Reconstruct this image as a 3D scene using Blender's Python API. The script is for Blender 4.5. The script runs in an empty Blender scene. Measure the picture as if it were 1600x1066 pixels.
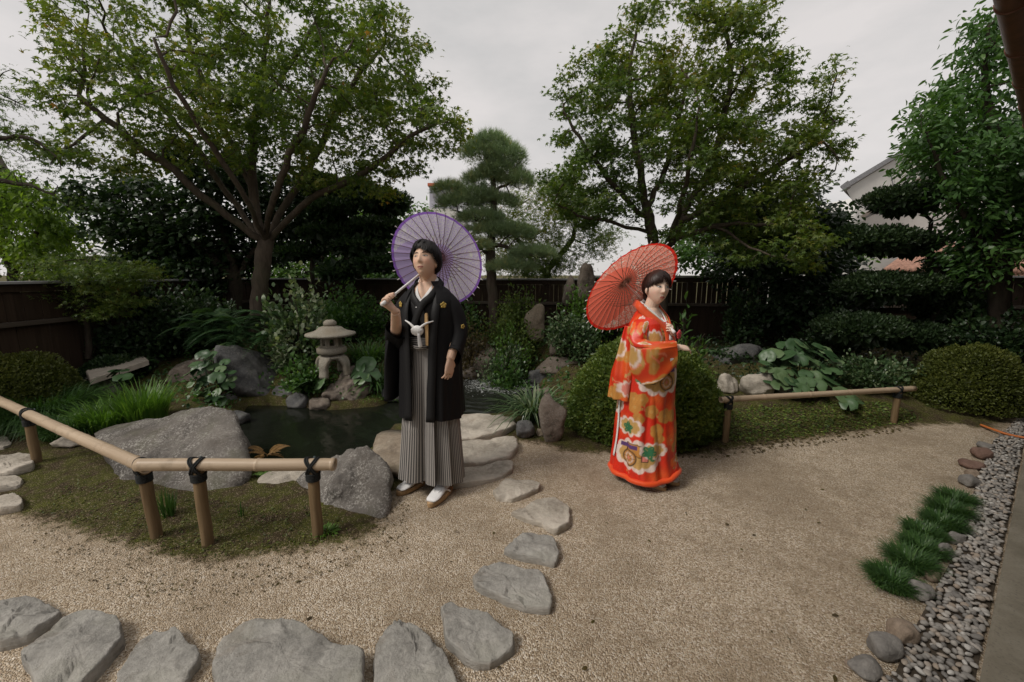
import bpy, bmesh, math, random
import numpy as np
from mathutils import Vector, Matrix, noise as mnoise

R = math.radians
sc = bpy.context.scene
rng = np.random.default_rng(11)
random.seed(11)

# ------------------------------------------------------------------ camera
CAM_H, PITCH, FPX = 1.5, R(9.2), 640.0
cam = bpy.data.cameras.new('camera')
cam.sensor_width = 36.0
cam.lens = FPX / 1600.0 * 36.0
cam.clip_start = 0.05
cam.clip_end = 2000
cam_ob = bpy.data.objects.new('camera', cam)
sc.collection.objects.link(cam_ob)
cam_ob.location = (0, 0, CAM_H)
cam_ob.rotation_euler = (R(90) - PITCH, 0, 0)
sc.camera = cam_ob

# ------------------------------------------------------------------ sky and sun (overcast day)
SUN_EL, SUN_AZ = R(48), R(-118)          # azimuth from +Y, clockwise seen from above
world = bpy.data.worlds.new('World')
sc.world = world
world.use_nodes = True
wn, wl = world.node_tree.nodes, world.node_tree.links
wn.clear()
w_out = wn.new('ShaderNodeOutputWorld')
w_sky = wn.new('ShaderNodeTexSky')
w_sky.sky_type = 'NISHITA'
w_sky.sun_disc = False
w_sky.sun_elevation = SUN_EL
w_sky.sun_rotation = SUN_AZ
w_bg = wn.new('ShaderNodeBackground')
w_bg.inputs['Strength'].default_value = 0.06
wl.new(w_sky.outputs[0], w_bg.inputs['Color'])
w_cl = wn.new('ShaderNodeBackground')
w_tc = wn.new('ShaderNodeTexCoord')
w_map = wn.new('ShaderNodeMapping')
w_map.inputs['Scale'].default_value = (1.2, 1.2, 3.2)
wl.new(w_tc.outputs['Generated'], w_map.inputs['Vector'])
w_no = wn.new('ShaderNodeTexNoise')
w_no.inputs['Scale'].default_value = 2.6
w_no.inputs['Detail'].default_value = 6
w_no.inputs['Roughness'].default_value = 0.55
wl.new(w_map.outputs[0], w_no.inputs['Vector'])
w_rp = wn.new('ShaderNodeValToRGB')
w_rp.color_ramp.elements[0].position = 0.30
w_rp.color_ramp.elements[0].color = (0.45, 0.441, 0.432, 1)
w_rp.color_ramp.elements[1].position = 0.62
w_rp.color_ramp.elements[1].color = (0.575, 0.545, 0.53, 1)
wl.new(w_no.outputs['Fac'], w_rp.inputs['Fac'])
wl.new(w_rp.outputs['Color'], w_cl.inputs['Color'])
w_cl.inputs['Strength'].default_value = 1.0
w_mx = wn.new('ShaderNodeMixShader')
w_mx.inputs['Fac'].default_value = 0.92
wl.new(w_bg.outputs[0], w_mx.inputs[1])
wl.new(w_cl.outputs[0], w_mx.inputs[2])
wl.new(w_mx.outputs[0], w_out.inputs['Surface'])

sun = bpy.data.lights.new('sun', 'SUN')
sun.energy = 1.5
sun.angle = R(18)
sun.color = (1.0, 0.945, 0.865)
sun_ob = bpy.data.objects.new('sun', sun)
sc.collection.objects.link(sun_ob)
sd = Vector((math.sin(SUN_AZ) * math.cos(SUN_EL), math.cos(SUN_AZ) * math.cos(SUN_EL), math.sin(SUN_EL)))
sun_ob.rotation_euler = sd.to_track_quat('Z', 'Y').to_euler()

vs = sc.view_settings
vs.view_transform = 'Standard'
vs.look = 'None'
vs.exposure = 0.46
vs.gamma = 1.0
vs.use_curve_mapping = False
sc.cycles.max_bounces = 6
sc.cycles.diffuse_bounces = 3
sc.cycles.glossy_bounces = 3
sc.cycles.transmission_bounces = 5
sc.cycles.transparent_max_bounces = 8
sc.cycles.use_denoising = True
sc.cycles.sample_clamp_indirect = 6

# ------------------------------------------------------------------ measuring helpers
CP, SP = math.cos(PITCH), math.sin(PITCH)
def ray(px, py):
    u, v = (px - 800) / FPX, (py - 533) / FPX
    return np.array([u, CP - v * SP, -SP - v * CP])
def at(px, py, Y):                       # the point at depth Y on the line of sight of a photo pixel
    d = ray(px, py)
    t = Y / d[1]
    return np.array([0, 0, CAM_H]) + d * t
def G(px, py, z=0.0):                    # the point of the level plane z seen at a photo pixel
    d = ray(px, py)
    t = (z - CAM_H) / d[2]
    return np.array([0, 0, CAM_H]) + d * t

# ------------------------------------------------------------------ object helpers
def link(o, parent=None):
    sc.collection.objects.link(o)
    if parent is not None:
        o.parent = parent
    return o
def tag(o, label=None, cat=None, group=None, kind=None):
    if label: o['label'] = label
    if cat: o['category'] = cat
    if group: o['group'] = group
    if kind: o['kind'] = kind
    return o
def empty(name, loc=(0, 0, 0), rz=0.0):
    o = bpy.data.objects.new(name, None)
    o.empty_display_size = 0.1
    o.location = Vector([float(c) for c in loc])
    o.rotation_euler = (0, 0, rz)
    return link(o)
def mesh_data(name, V, F, mat=None, smooth=True, col=None, tint=None, uv=None):
    V = np.ascontiguousarray(np.asarray(V, dtype=np.float32).reshape(-1, 3))
    F = np.ascontiguousarray(np.asarray(F, dtype=np.int32))
    n, k = F.shape
    me = bpy.data.meshes.new(name)
    me.vertices.add(len(V))
    me.vertices.foreach_set('co', V.ravel())
    me.loops.add(n * k)
    me.loops.foreach_set('vertex_index', F.ravel())
    me.polygons.add(n)
    me.polygons.foreach_set('loop_start', np.arange(0, n * k, k, dtype=np.int32))
    me.polygons.foreach_set('loop_total', np.full(n, k, dtype=np.int32))
    me.update(calc_edges=True)
    me.polygons.foreach_set('use_smooth', np.full(n, bool(smooth)))
    if tint is not None:
        a = me.attributes.new('tint', 'FLOAT', 'POINT')
        a.data.foreach_set('value', np.ascontiguousarray(tint, dtype=np.float32))
    if col is not None:
        a = me.attributes.new('col', 'FLOAT_COLOR', 'POINT')
        c4 = np.ones((len(V), 4), np.float32)
        c4[:, :3] = col
        a.data.foreach_set('color', c4.ravel())
    if uv is not None:
        l = me.uv_layers.new(name='UVMap')
        l.data.foreach_set('uv', np.ascontiguousarray(np.asarray(uv, np.float32)[F.ravel()]).ravel())
    if mat is not None:
        me.materials.append(mat)
    return me
def build(name, V, F, mat=None, parent=None, smooth=True, **kw):
    return link(bpy.data.objects.new(name, mesh_data(name, V, F, mat, smooth, **kw)), parent)
def from_mesh(name, me, parent=None, loc=(0, 0, 0), rot=(0, 0, 0), scale=(1, 1, 1)):
    o = bpy.data.objects.new(name, me)
    o.location = Vector([float(c) for c in loc]); o.rotation_euler = rot
    o.scale = scale
    return link(o, parent)

class MB:                                 # collects triangles for one mesh
    def __init__(s): s.V, s.F, s.n, s.T = [], [], 0, []
    def add(s, V, F, tint=0.0):
        V = np.asarray(V, float).reshape(-1, 3); F = np.asarray(F, int)
        if F.shape[1] == 4: F = np.concatenate([F[:, [0, 1, 2]], F[:, [0, 2, 3]]])
        s.V.append(V); s.F.append(F + s.n); s.n += len(V)
        s.T.append(np.broadcast_to(np.asarray(tint, float), (len(V),)))
        return s
    def get(s): return np.concatenate(s.V), np.concatenate(s.F)
    def build(s, name, mat, parent=None, smooth=True, **kw):
        V, F = s.get()
        return build(name, V, F, mat, parent, smooth, tint=np.concatenate(s.T), **kw)

def norm(a): return a / np.maximum(np.linalg.norm(a, axis=-1, keepdims=True), 1e-9)
def grid_faces(m, n, closed):
    i = np.arange(m - 1)[:, None]; jn = n if closed else n - 1
    j = np.arange(jn)[None, :]
    a = i * n + j; b = i * n + (j + 1) % n
    return np.stack([a, b, b + n, a + n], -1).reshape(-1, 4)
def loft(rings, closed=True, caps=True):
    rings = np.asarray(rings, float); m, n, _ = rings.shape
    F = grid_faces(m, n, closed)
    F = np.concatenate([F[:, [0, 1, 2]], F[:, [0, 2, 3]]])
    V = rings.reshape(-1, 3)
    if caps and closed:
        c0, c1 = rings[0].mean(0), rings[-1].mean(0)
        k = len(V); V = np.concatenate([V, [c0, c1]])
        j = np.arange(n); j2 = (j + 1) % n
        F = np.concatenate([F, np.stack([j2, j, np.full(n, k)], -1),
                            np.stack([(m - 1) * n + j, (m - 1) * n + j2, np.full(n, k + 1)], -1)])
    return V, F
def frames(P, ref=None):
    P = np.asarray(P, float)
    T = norm(np.gradient(P, axis=0))
    u = np.cross(T[0], [0, 0, 1] if ref is None else ref)
    if np.linalg.norm(u) < 1e-3: u = np.cross(T[0], [1, 0, 0])
    u = u / np.linalg.norm(u)
    U = []
    for t in T:
        u = u - t * np.dot(u, t); u = u / max(np.linalg.norm(u), 1e-9); U.append(u)
    U = np.array(U)
    return T, U, np.cross(T, U)
def tube(P, r, n=8, caps=True):
    P = np.asarray(P, float); r = np.broadcast_to(np.asarray(r, float), (len(P),))
    T, U, W = frames(P)
    a = np.linspace(0, 2 * np.pi, n, endpoint=False)
    rings = P[:, None] + r[:, None, None] * (np.cos(a)[None, :, None] * U[:, None] + np.sin(a)[None, :, None] * W[:, None])
    return loft(rings, True, caps)
def spline(P, n):                          # Catmull-Rom through the points
    P = np.asarray(P, float)
    Q = np.concatenate([[2 * P[0] - P[1]], P, [2 * P[-1] - P[-2]]])
    out = []
    for t in np.linspace(0, len(P) - 1 - 1e-6, n):
        i = int(t); f = t - i
        a, b, c, d = Q[i], Q[i + 1], Q[i + 2], Q[i + 3]
        out.append(0.5 * (2 * b + (c - a) * f + (2 * a - 5 * b + 4 * c - d) * f ** 2 + (3 * b - a - 3 * c + d) * f ** 3))
    return np.array(out)
def box_vf(c, s, rz=0.0, bev=0.0):
    c = np.asarray(c, float); hx, hy, hz = [v / 2 for v in s]
    b = min(bev, hx * .45, hy * .45, hz * .45)
    def ring(x, y, z): return [(-x, -y, z), (x, -y, z), (x, y, z), (-x, y, z)]
    rs = [ring(hx - b, hy - b, -hz), ring(hx, hy, -hz + b), ring(hx, hy, hz - b), ring(hx - b, hy - b, hz)] if b else [ring(hx, hy, -hz), ring(hx, hy, hz)]
    V, F = loft(rs)
    ca, sa = math.cos(rz), math.sin(rz)
    V = V @ np.array([[ca, sa, 0], [-sa, ca, 0], [0, 0, 1]]) + c
    return V, F
def sstep(a, b, x):
    t = np.clip((x - a) / (b - a), 0, 1); return t * t * (3 - 2 * t)
def fbm(P, scale=1.0, octv=4, off=0.0):
    return np.array([mnoise.fractal(Vector((p[0] * scale + off, p[1] * scale - off, p[2] * scale + off * .7)), 0.7, 2.1, octv) for p in P])
def vnoise(P, scale=1.0, off=0.0):         # cheap smooth vectorised noise from sines
    P = np.asarray(P, float) * scale + off
    x, y, z = P[..., 0], P[..., 1], P[..., 2]
    return (np.sin(1.7 * x + 2.3 * np.sin(.9 * y + .4 * z)) + np.sin(2.1 * y + 1.9 * np.sin(1.1 * z + .5 * x)) + np.sin(1.9 * z + 2.1 * np.sin(1.3 * x - .7 * y)) + .6 * np.sin(3.7 * x + 2.9 * y - 3.1 * z)) / 3.6
def rotm(ax, a):
    c, s = math.cos(a), math.sin(a)
    return np.array({'x': [[1, 0, 0], [0, c, -s], [0, s, c]], 'y': [[c, 0, s], [0, 1, 0], [-s, 0, c]], 'z': [[c, -s, 0], [s, c, 0], [0, 0, 1]]}[ax])
def poly_sd(P, poly):                      # signed distance to a polygon in plan, negative inside
    P = np.asarray(P, float)[:, :2]; poly = np.asarray(poly, float)[:, :2]
    d = np.full(len(P), 1e9); ins = np.zeros(len(P), bool)
    for i in range(len(poly)):
        a, b = poly[i], poly[(i + 1) % len(poly)]
        e = b - a; w = P - a
        t = np.clip((w @ e) / max(e @ e, 1e-12), 0, 1)
        d = np.minimum(d, np.linalg.norm(w - t[:, None] * e, axis=1))
        c = ((a[1] > P[:, 1]) != (b[1] > P[:, 1])) & (P[:, 0] < (b[0] - a[0]) * (P[:, 1] - a[1]) / ((b[1] - a[1]) if b[1] != a[1] else 1e-12) + a[0])
        ins ^= c
    return np.where(ins, -d, d)

# ------------------------------------------------------------------ materials
class Mat:
    def __init__(s, name):
        s.m = bpy.data.materials.new(name); s.m.use_nodes = True
        s.nt = s.m.node_tree; s.N = s.nt.nodes; s.L = s.nt.links
        s.b = s.N['Principled BSDF']; s.out = s.N['Material Output']
        s.tc = None
    def n(s, t, **kw):
        nd = s.N.new('ShaderNode' + t)
        for k, v in kw.items():
            if k.startswith('_'): setattr(nd, k[1:], v)
            else: s.set(nd, k, v)
        return nd
    def set(s, nd, k, v):
        i = nd.inputs[int(k[1:])] if (k[0] == 'i' and k[1:].isdigit()) else nd.inputs[k.replace('_', ' ')]
        if isinstance(v, bpy.types.NodeSocket): s.L.new(v, i)
        elif isinstance(v, bpy.types.Node): s.L.new(v.outputs[0], i)
        else:
            if i.type == 'RGBA' and len(v) == 3: v = (*v, 1)
            i.default_value = v
    def P(s, **kw):
        for k, v in kw.items(): s.set(s.b, k, v)
        return s
    def obj(s):
        if s.tc is None: s.tc = s.n('TexCoord')
        return s.tc.outputs['Object']
    def geo(s):
        return s.n('NewGeometry').outputs['Position']
    def noise(s, scale, detail=4, rough=.55, vec=None, dist=0.0):
        return s.n('TexNoise', Vector=vec if vec is not None else s.obj(), Scale=scale, Detail=detail, Roughness=rough, Distortion=dist).outputs['Fac']
    def voro(s, scale, vec=None, feature='F1', out='Distance', rnd=1.0):
        return s.n('TexVoronoi', _feature=feature, Vector=vec if vec is not None else s.obj(), Scale=scale, Randomness=rnd).outputs[out]
    def ramp(s, fac, stops, interp='LINEAR'):
        nd = s.n('ValToRGB', Fac=fac); cr = nd.color_ramp; cr.interpolation = interp
        while len(cr.elements) < len(stops): cr.elements.new(0.5)
        for e, (p, c) in zip(cr.elements, stops):
            e.position = p; e.color = (*c, 1) if not isinstance(c, (int, float)) else (c, c, c, 1)
        return nd.outputs['Color']
    def mix(s, f, a, b, mode='MIX'):
        nd = s.n('Mix', _data_type='RGBA', _blend_type=mode)
        for idx, v in ((0, f), (6, a), (7, b)):
            i = nd.inputs[idx]
            if isinstance(v, bpy.types.NodeSocket): s.L.new(v, i)
            elif idx == 0: i.default_value = v
            else: i.default_value = (*v, 1) if len(v) == 3 else v
        return nd.outputs[2]
    def math(s, op, a, b=0.0, c=None):
        nd = s.n('Math', _operation=op)
        for i, v in enumerate((a, b, c)):
            if v is None: continue
            if isinstance(v, bpy.types.NodeSocket): s.L.new(v, nd.inputs[i])
            else: nd.inputs[i].default_value = v
        return nd.outputs[0]
    def attr(s, name, out='Fac'):
        return s.n('Attribute', _attribute_name=name).outputs[out]
    def bump(s, h, strength=.3, dist=.01, normal=None):
        kw = dict(Height=h, Strength=strength, Distance=dist)
        if normal is not None: kw['Normal'] = normal
        o = s.n('Bump', **kw).outputs[0]
        s.set(s.b, 'Normal', o)
        return o

def m_stone(name, c1, c2, c3, speck=.0, moss=.0, scale=1.0, strata=False):
    m = Mat(name)
    v = m.obj()
    if strata:
        mp = m.n('Mapping', Vector=v, Scale=(1.0, 1.0, 6.0), Rotation=(.3, .5, .4)).outputs[0]
    else: mp = v
    n1 = m.noise(5 * scale, 8, .65, mp, .6)
    col = m.ramp(n1, [(.28, c1), (.5, c2), (.72, c3)])
    n2 = m.noise(38 * scale, 5, .7, v)
    col = m.mix(m.ramp(n2, [(.38, .0), (.7, .55)]), col, tuple(x * .55 for x in c1))
    n3 = m.noise(2.0 * scale, 3, .5, v)
    col = m.mix(m.ramp(n3, [(.42, 0.), (.62, .5)]), col, tuple(x * 1.25 for x in c3))
    if speck:
        s = m.noise(85 * scale, 4, .75, v, .5)
        s2 = m.noise(7 * scale, 5, .65, v)
        f = m.math('MULTIPLY', m.ramp(s, [(.50, 0.), (.60, 1.)]), m.ramp(s2, [(.40, 0.), (.62, speck * .8)]))
        col = m.mix(f, col, (.46, .44, .40))
    st = m.ramp(m.noise(3.3 * scale, 6, .65, v, .8), [(.52, 0.), (.68, .55)])
    col = m.mix(st, col, (c1[0] * .75, c1[1] * .62, c1[2] * .5))
    if moss:
        nz = m.n('SeparateXYZ', Vector=m.n('NewGeometry').outputs['Normal']).outputs[2]
        f = m.math('MULTIPLY', m.ramp(nz, [(.3, 0.), (.8, 1.)]), m.ramp(m.noise(4 * scale, 5, .6, v), [(.5, 0.), (.66, moss)]))
        col = m.mix(f, col, (.05, .06, .015))
    m.P(Base_Color=col, Roughness=.88, Specular_IOR_Level=.25)
    h = m.math('ADD', m.math('MULTIPLY', m.noise(22 * scale, 8, .7, mp), 1.0), m.math('MULTIPLY', m.noise(110 * scale, 3, .6, v), .35))
    m.bump(h, .65, .02)
    return m.m
def m_leaf(name, stops, trans=.35, rough=.45, tcol=None, spec=.4):
    m = Mat(name)
    col = m.ramp(m.attr('tint'), stops)
    m.P(Base_Color=col, Roughness=rough, Specular_IOR_Level=spec)
    t = m.n('BsdfTranslucent', Color=m.mix(1.0, col, tcol or (1.5, 1.6, .7), 'MULTIPLY'))
    mx = m.n('MixShader', i0=trans, i1=m.b.outputs[0], i2=t.outputs[0])
    m.L.new(mx.outputs[0], m.out.inputs['Surface'])
    return m.m
def m_bark(name, c1, c2, scale=1.0):
    m = Mat(name)
    mp = m.n('Mapping', Vector=m.obj(), Scale=(1, 1, .25)).outputs[0]
    n = m.noise(18 * scale, 7, .65, mp, .4)
    col = m.ramp(n, [(.3, c1), (.7, c2)])
    col = m.mix(m.ramp(m.noise(3 * scale, 3), [(.5, 0.), (.7, .5)]), col, (.07, .075, .04))
    m.P(Base_Color=col, Roughness=.9, Specular_IOR_Level=.2)
    m.bump(n, .7, .015)
    return m.m
def m_plain(name, c, rough=.7, var=.25, scale=8, bump=.2, spec=.3, metal=0.0):
    m = Mat(name)
    n = m.noise(scale, 6, .6)
    lo, hi = tuple(x * (1 - var) for x in c), tuple(min(1, x * (1 + var)) for x in c)
    m.P(Base_Color=m.ramp(n, [(.3, lo), (.7, hi)]), Roughness=rough, Specular_IOR_Level=spec, Metallic=metal)
    if bump: m.bump(m.noise(scale * 6, 5, .65), bump, .01)
    return m.m
def m_wood(name, c1, c2, axis=2):
    m = Mat(name)
    s = [30, 30, 30]; s[axis] = 1.6
    oi = m.n('ObjectInfo').outputs['Random']
    off = m.n('CombineXYZ', X=m.math('MULTIPLY', oi, 17.), Y=m.math('MULTIPLY', oi, 9.), Z=m.math('MULTIPLY', oi, 5.)).outputs[0]
    v = m.n('VectorMath', _operation='ADD', i0=m.obj(), i1=off).outputs[0]
    mp = m.n('Mapping', Vector=v, Scale=tuple(s)).outputs[0]
    n = m.noise(1.0, 6, .6, mp, .5)
    col = m.ramp(n, [(.25, c1), (.75, c2)])
    col = m.mix(m.math('MULTIPLY', oi, .45), col, tuple(x * .5 for x in c1))
    m.P(Base_Color=col, Roughness=.8, Specular_IOR_Level=.25)
    m.bump(n, .35, .006)
    return m.m
# ================================================================== ground
gravel_px = [(-700, 760), (-60, 790), (0, 800), (90, 822), (170, 845), (240, 866), (300, 880), (360, 876), (430, 866), (520, 853), (575, 845), (606, 800), (612, 770), (640, 748), (690, 730), (700, 690), (740, 668), (800, 690), (850, 694), (880, 706), (960, 708), (1060, 712), (1130, 708), (1190, 694), (1280, 684), (1350, 674), (1430, 664), (1500, 664), (1545, 672)]
gravel = [G(x, y)[:2] for x, y in gravel_px] + [(9, 6.0), (9, -3), (-9, -3), (-9, 2.2)]
pond_px = [(362, 665), (372, 700), (392, 738), (470, 745), (545, 735), (585, 706), (615, 672), (700, 660), (780, 654), (835, 640), (850, 605), (815, 580), (760, 572), (700, 590), (640, 612), (590, 634), (520, 640), (450, 633), (385, 632)]
WATER_Z = -0.08
pond = [G(x, y, WATER_Z)[:2] for x, y in pond_px]
def ground_z(P):
    P = np.atleast_2d(np.asarray(P, float)); x, y = P[:, 0], P[:, 1]
    bank = sstep(4.7, 6.8, y + .12 * np.abs(x)) * .34
    bank += .12 * np.exp(-(((x + 3.3) / 1.5) ** 2 + ((y - 4.1) / 1.1) ** 2))
    bank += .012 * np.exp(-(((x + 1.6) / 1.2) ** 2 + ((y - 2.7) / .35) ** 2))
    bank += .16 * np.exp(-(((x - 3.2) / 1.3) ** 2 + ((y - 4.6) / .6) ** 2))
    sdg = poly_sd(P, gravel)
    bank = bank * sstep(0, .3, sdg) + .012 * sstep(-.05, .2, sdg)
    sdp = poly_sd(P, pond)
    bank = bank * sstep(0.02, .45, sdp) - .42 * sstep(.04, -.22, sdp)
    bank += .006 * vnoise(np.c_[P[:, :2], P[:, 0] * 0], 2.3) + .004 * vnoise(np.c_[P[:, :2], P[:, 0] * 0], 6.1)
    return bank
def gz(x, y): return float(ground_z([[x, y]])[0])
def gp(px, py, it=6):                      # ground point under a photo pixel, on the modelled terrain
    z = 0.0
    for _ in range(it):
        p = G(px, py, z); z = gz(p[0], p[1])
    return np.array([p[0], p[1], z])

def axis(lo, hi, step, far):
    core = np.arange(lo, hi + 1e-6, step); out = []
    s, v = step, hi
    while v < far: s *= 1.35; v += s; out.append(v)
    lowp = []; s, v = step, lo
    while v > -far: s *= 1.35; v -= s; lowp.append(v)
    return np.concatenate([lowp[::-1], core, out])
gx, gy = axis(-5.6, 6.2, .055, 600), axis(.6, 8.2, .05, 600)
X, Y = np.meshgrid(gx, gy)
GP = np.c_[X.ravel(), Y.ravel()]
GZ = ground_z(GP)
sdg = poly_sd(GP, gravel); sdp = poly_sd(GP, pond)

m = Mat('ground_gravel_moss')
pos = m.geo()
cell = m.n('TexVoronoi', Vector=pos, Scale=165.0)
cellc = m.n('SeparateColor', Color=cell.outputs['Color']).outputs[0]
gcol = m.ramp(cellc, [(.0, (.25, .18, .115)), (.3, (.45, .35, .24)), (.62, (.58, .472, .345)), (.85, (.68, .58, .455)), (1., (.80, .73, .63))])
big = m.noise(1.3, 5, .6, pos)
gcol = m.mix(m.ramp(big, [(.36, .55), (.56, 0.)]), gcol, (.30, .23, .155))
med = m.noise(9, 6, .7, pos)
gcol = m.mix(m.ramp(med, [(.3, .5), (.52, 0.)]), gcol, (.24, .18, .115))
lit = m.ramp(m.noise(46, 5, .7, pos), [(.64, 0.), (.74, .6)])
gcol = m.mix(lit, gcol, (.10, .07, .04))
mossn = m.noise(7, 7, .68, pos)
mcol = m.ramp(mossn, [(.28, (.04, .028, .014)), (.42, (.08, .058, .027)), (.52, (.085, .085, .018)), (.7, (.12, .125, .022))])
mcol = m.mix(m.ramp(m.noise(60, 5, .75, pos), [(.35, .6), (.6, 0.)]), mcol, (.026, .02, .012))
mcol = m.mix(m.ramp(cellc, [(.86, 0.), (.92, .55)]), mcol, (.32, .25, .17))
fac = m.math('ADD', m.attr('tint'), m.math('MULTIPLY', m.math('SUBTRACT', m.noise(11, 7, .75, pos), .5), .62))
fac = m.math('ADD', fac, m.math('MULTIPLY', m.math('SUBTRACT', cellc, .5), .14))
fac = m.ramp(fac, [(.47, 0.), (.56, 1.)])
col = m.mix(fac, gcol, mcol)
m.P(Base_Color=col, Roughness=.92, Specular_IOR_Level=.2)
h = m.math('ADD', m.math('MULTIPLY', cell.outputs['Distance'], -1.1), m.math('MULTIPLY', m.noise(28, 6, .7, pos), .8))
m.bump(h, .8, .012)
tint = np.clip(.5 + sdg * 1.6, 0, 1)
ground = build('ground', np.c_[GP, GZ], grid_faces(len(gy), len(gx), False), m.m, tint=tint)
tag(ground, kind='structure')

# ------------------------------------------------------------------ pond water
FOUNT = G(783, 596, WATER_Z)
m = Mat('pond_water')
pos = m.geo()
m.P(Base_Color=(.010, .012, .008), Roughness=.03, IOR=1.33, Specular_IOR_Level=.5)
mp = m.n('VectorMath', _operation='SUBTRACT', i0=pos, i1=tuple(FOUNT)).outputs[0]
dist = m.n('VectorMath', _operation='LENGTH', i0=mp).outputs['Value']
near = m.ramp(m.math('MULTIPLY', dist, .5), [(.0, 1.), (.28, .75), (.6, .16), (1., .05)])
foamn = m.math('ADD', m.noise(26, 6, .75, pos, 1.2), m.math('MULTIPLY', m.math('SUBTRACT', near, .6), .55))
foam = m.ramp(foamn, [(.60, 0.), (.70, .85)])
m.P(Base_Color=m.mix(foam, (.010, .012, .008), (.62, .64, .62)), Roughness=m.ramp(foam, [(0, .03), (1, .6)]))
hh = m.math('MULTIPLY', m.noise(14, 4, .6, pos, .8), near)
m.bump(m.math('ADD', hh, m.math('MULTIPLY', m.noise(5, 3, .5, pos), .04)), .9, .06)
sx = np.linspace(min(p[0] for p in pond) - .4, max(p[0] for p in pond) + .4, 190)
sy = np.linspace(min(p[1] for p in pond) - .4, max(p[1] for p in pond) + .4, 170)
X, Y = np.meshgrid(sx, sy); Pw = np.c_[X.ravel(), Y.ravel(), np.full(X.size, WATER_Z)]
rr = np.hypot(Pw[:, 0] - FOUNT[0], Pw[:, 1] - FOUNT[1])
Pw[:, 2] += .016 * np.exp(-rr * 1.1) * np.sin(rr * 38 + 1.5 * vnoise(Pw, 6)) + .008 * np.exp(-rr * .9) * vnoise(Pw, 14)
Fq = grid_faces(170, 190, False)
cen = Pw[Fq].mean(1)
Fq = Fq[poly_sd(cen, pond) < .32]
tag(build('pond_water', Pw, Fq, m.m), kind='structure')

# ------------------------------------------------------------------ walkway slab, pebbles and edging
DV = np.array([.797, .604]); NV = np.array([.604, -.797])          # along the veranda, towards the house
W0 = G(1530, 1066)[:2]
def vpt(t, o, z=0.0): q = W0 + DV * t + NV * o; return np.array([q[0], q[1], z])
m_conc = Mat('concrete')
pos = m_conc.geo()
c = m_conc.ramp(m_conc.noise(6, 8, .7, pos), [(.3, (.19, .165, .12)), (.55, (.27, .24, .185)), (.75, (.33, .30, .24))])
c = m_conc.mix(m_conc.ramp(m_conc.noise(2.2, 4, .6, pos), [(.5, 0.), (.62, .6)]), c, (.15, .13, .09))
c = m_conc.mix(m_conc.ramp(m_conc.noise(90, 3, .6, pos), [(.55, 0.), (.7, .5)]), c, (.11, .10, .08))
m_conc.P(Base_Color=c, Roughness=.9); m_conc.bump(m_conc.noise(70, 5, .7, pos), .35, .006)
rings = []
for z, o0 in ((-.1, 0), (.035, 0), (.048, .012)):
    rings.append([vpt(-5, o0, z), vpt(9, o0, z), vpt(9, 1.7, z), vpt(-5, 1.7, z)])
V, F = loft(rings)
tag(build('walkway', V, F, m_conc.m, smooth=False), kind='structure')

strip_px = [(1330, 1110), (1400, 1050), (1425, 990), (1460, 925), (1490, 870), (1512, 800), (1530, 740), (1552, 690), (1585, 660)]
inner = np.array([G(x, y)[:2] for x, y in strip_px])
strip = [tuple(p) for p in inner] + [tuple(vpt(5.5, -.01)[:2]), tuple(vpt(-1.0, -.01)[:2])]
V = np.array([(*p, .006) for p in strip]); 
soil = m_plain('dark_soil', (.07, .055, .04), .95, .4, 20)
bm = bmesh.new(); bm.faces.new([bm.verts.new(v) for v in V]); bmesh.ops.triangulate(bm, faces=bm.faces)
me = bpy.data.meshes.new('pebble_bed'); bm.to_mesh(me); bm.free(); me.materials.append(soil)
bed = link(bpy.data.objects.new('pebble_bed', me)); tag(bed, kind='structure')

def ico(sub):
    bm = bmesh.new(); bmesh.ops.create_icosphere(bm, subdivisions=sub, radius=1)
    V = np.array([v.co[:] for v in bm.verts]); F = np.array([[v.index for v in f.verts] for f in bm.faces]); bm.free()
    return V, F
ICO = {k: ico(k) for k in (1, 2, 3, 4, 5)}
m = Mat('pebble')
oi = m.attr('tint')
c = m.ramp(oi, [(0, (.16, .15, .14)), (.3, (.29, .272, .25)), (.6, (.42, .395, .36)), (.8, (.36, .29, .225)), (.93, (.50, .475, .44)), (1, (.60, .58, .54))])
c = m.mix(m.ramp(m.noise(60, 5, .7), [(.4, .0), (.7, .4)]), c, (.16, .14, .12))
m.P(Base_Color=c, Roughness=.75); m.bump(m.noise(90, 4, .6), .25, .004)
M_PEB = m.m
pp = []
sdl = lambda q: poly_sd(np.array([q]), strip)[0]
lo = np.min(strip, 0); hi = np.max(strip, 0)
cand = rng.uniform(lo, hi, (120000, 2)); cand = cand[poly_sd(cand, strip) < -.008]
cell = {}
for q in cand:
    k = (int(q[0] / .02), int(q[1] / .02))
    if any((abs(q[0] - w[0]) < .0155 and abs(q[1] - w[1]) < .014) for a in (-1, 0, 1) for b in (-1, 0, 1) for w in cell.get((k[0] + a, k[1] + b), [])): continue
    cell.setdefault(k, []).append(q); pp.append(q)
pp = np.array(sorted(pp, key=lambda q: q[0] ** 2 + q[1] ** 2))
rocks_v = []
for k in range(10):
    v = ICO[2][0] * (1 + .17 * vnoise(ICO[2][0], 1.9, k * 3.7))[:, None]; rocks_v.append(v)
rest = MB(); peb_me = []
for k in range(10):
    for tv in range(3):
        peb_me.append(mesh_data('pebble', rocks_v[k], ICO[2][1], M_PEB, tint=np.full(len(rocks_v[k]), min(1, (k * 3 + tv) / 29.))))
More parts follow.
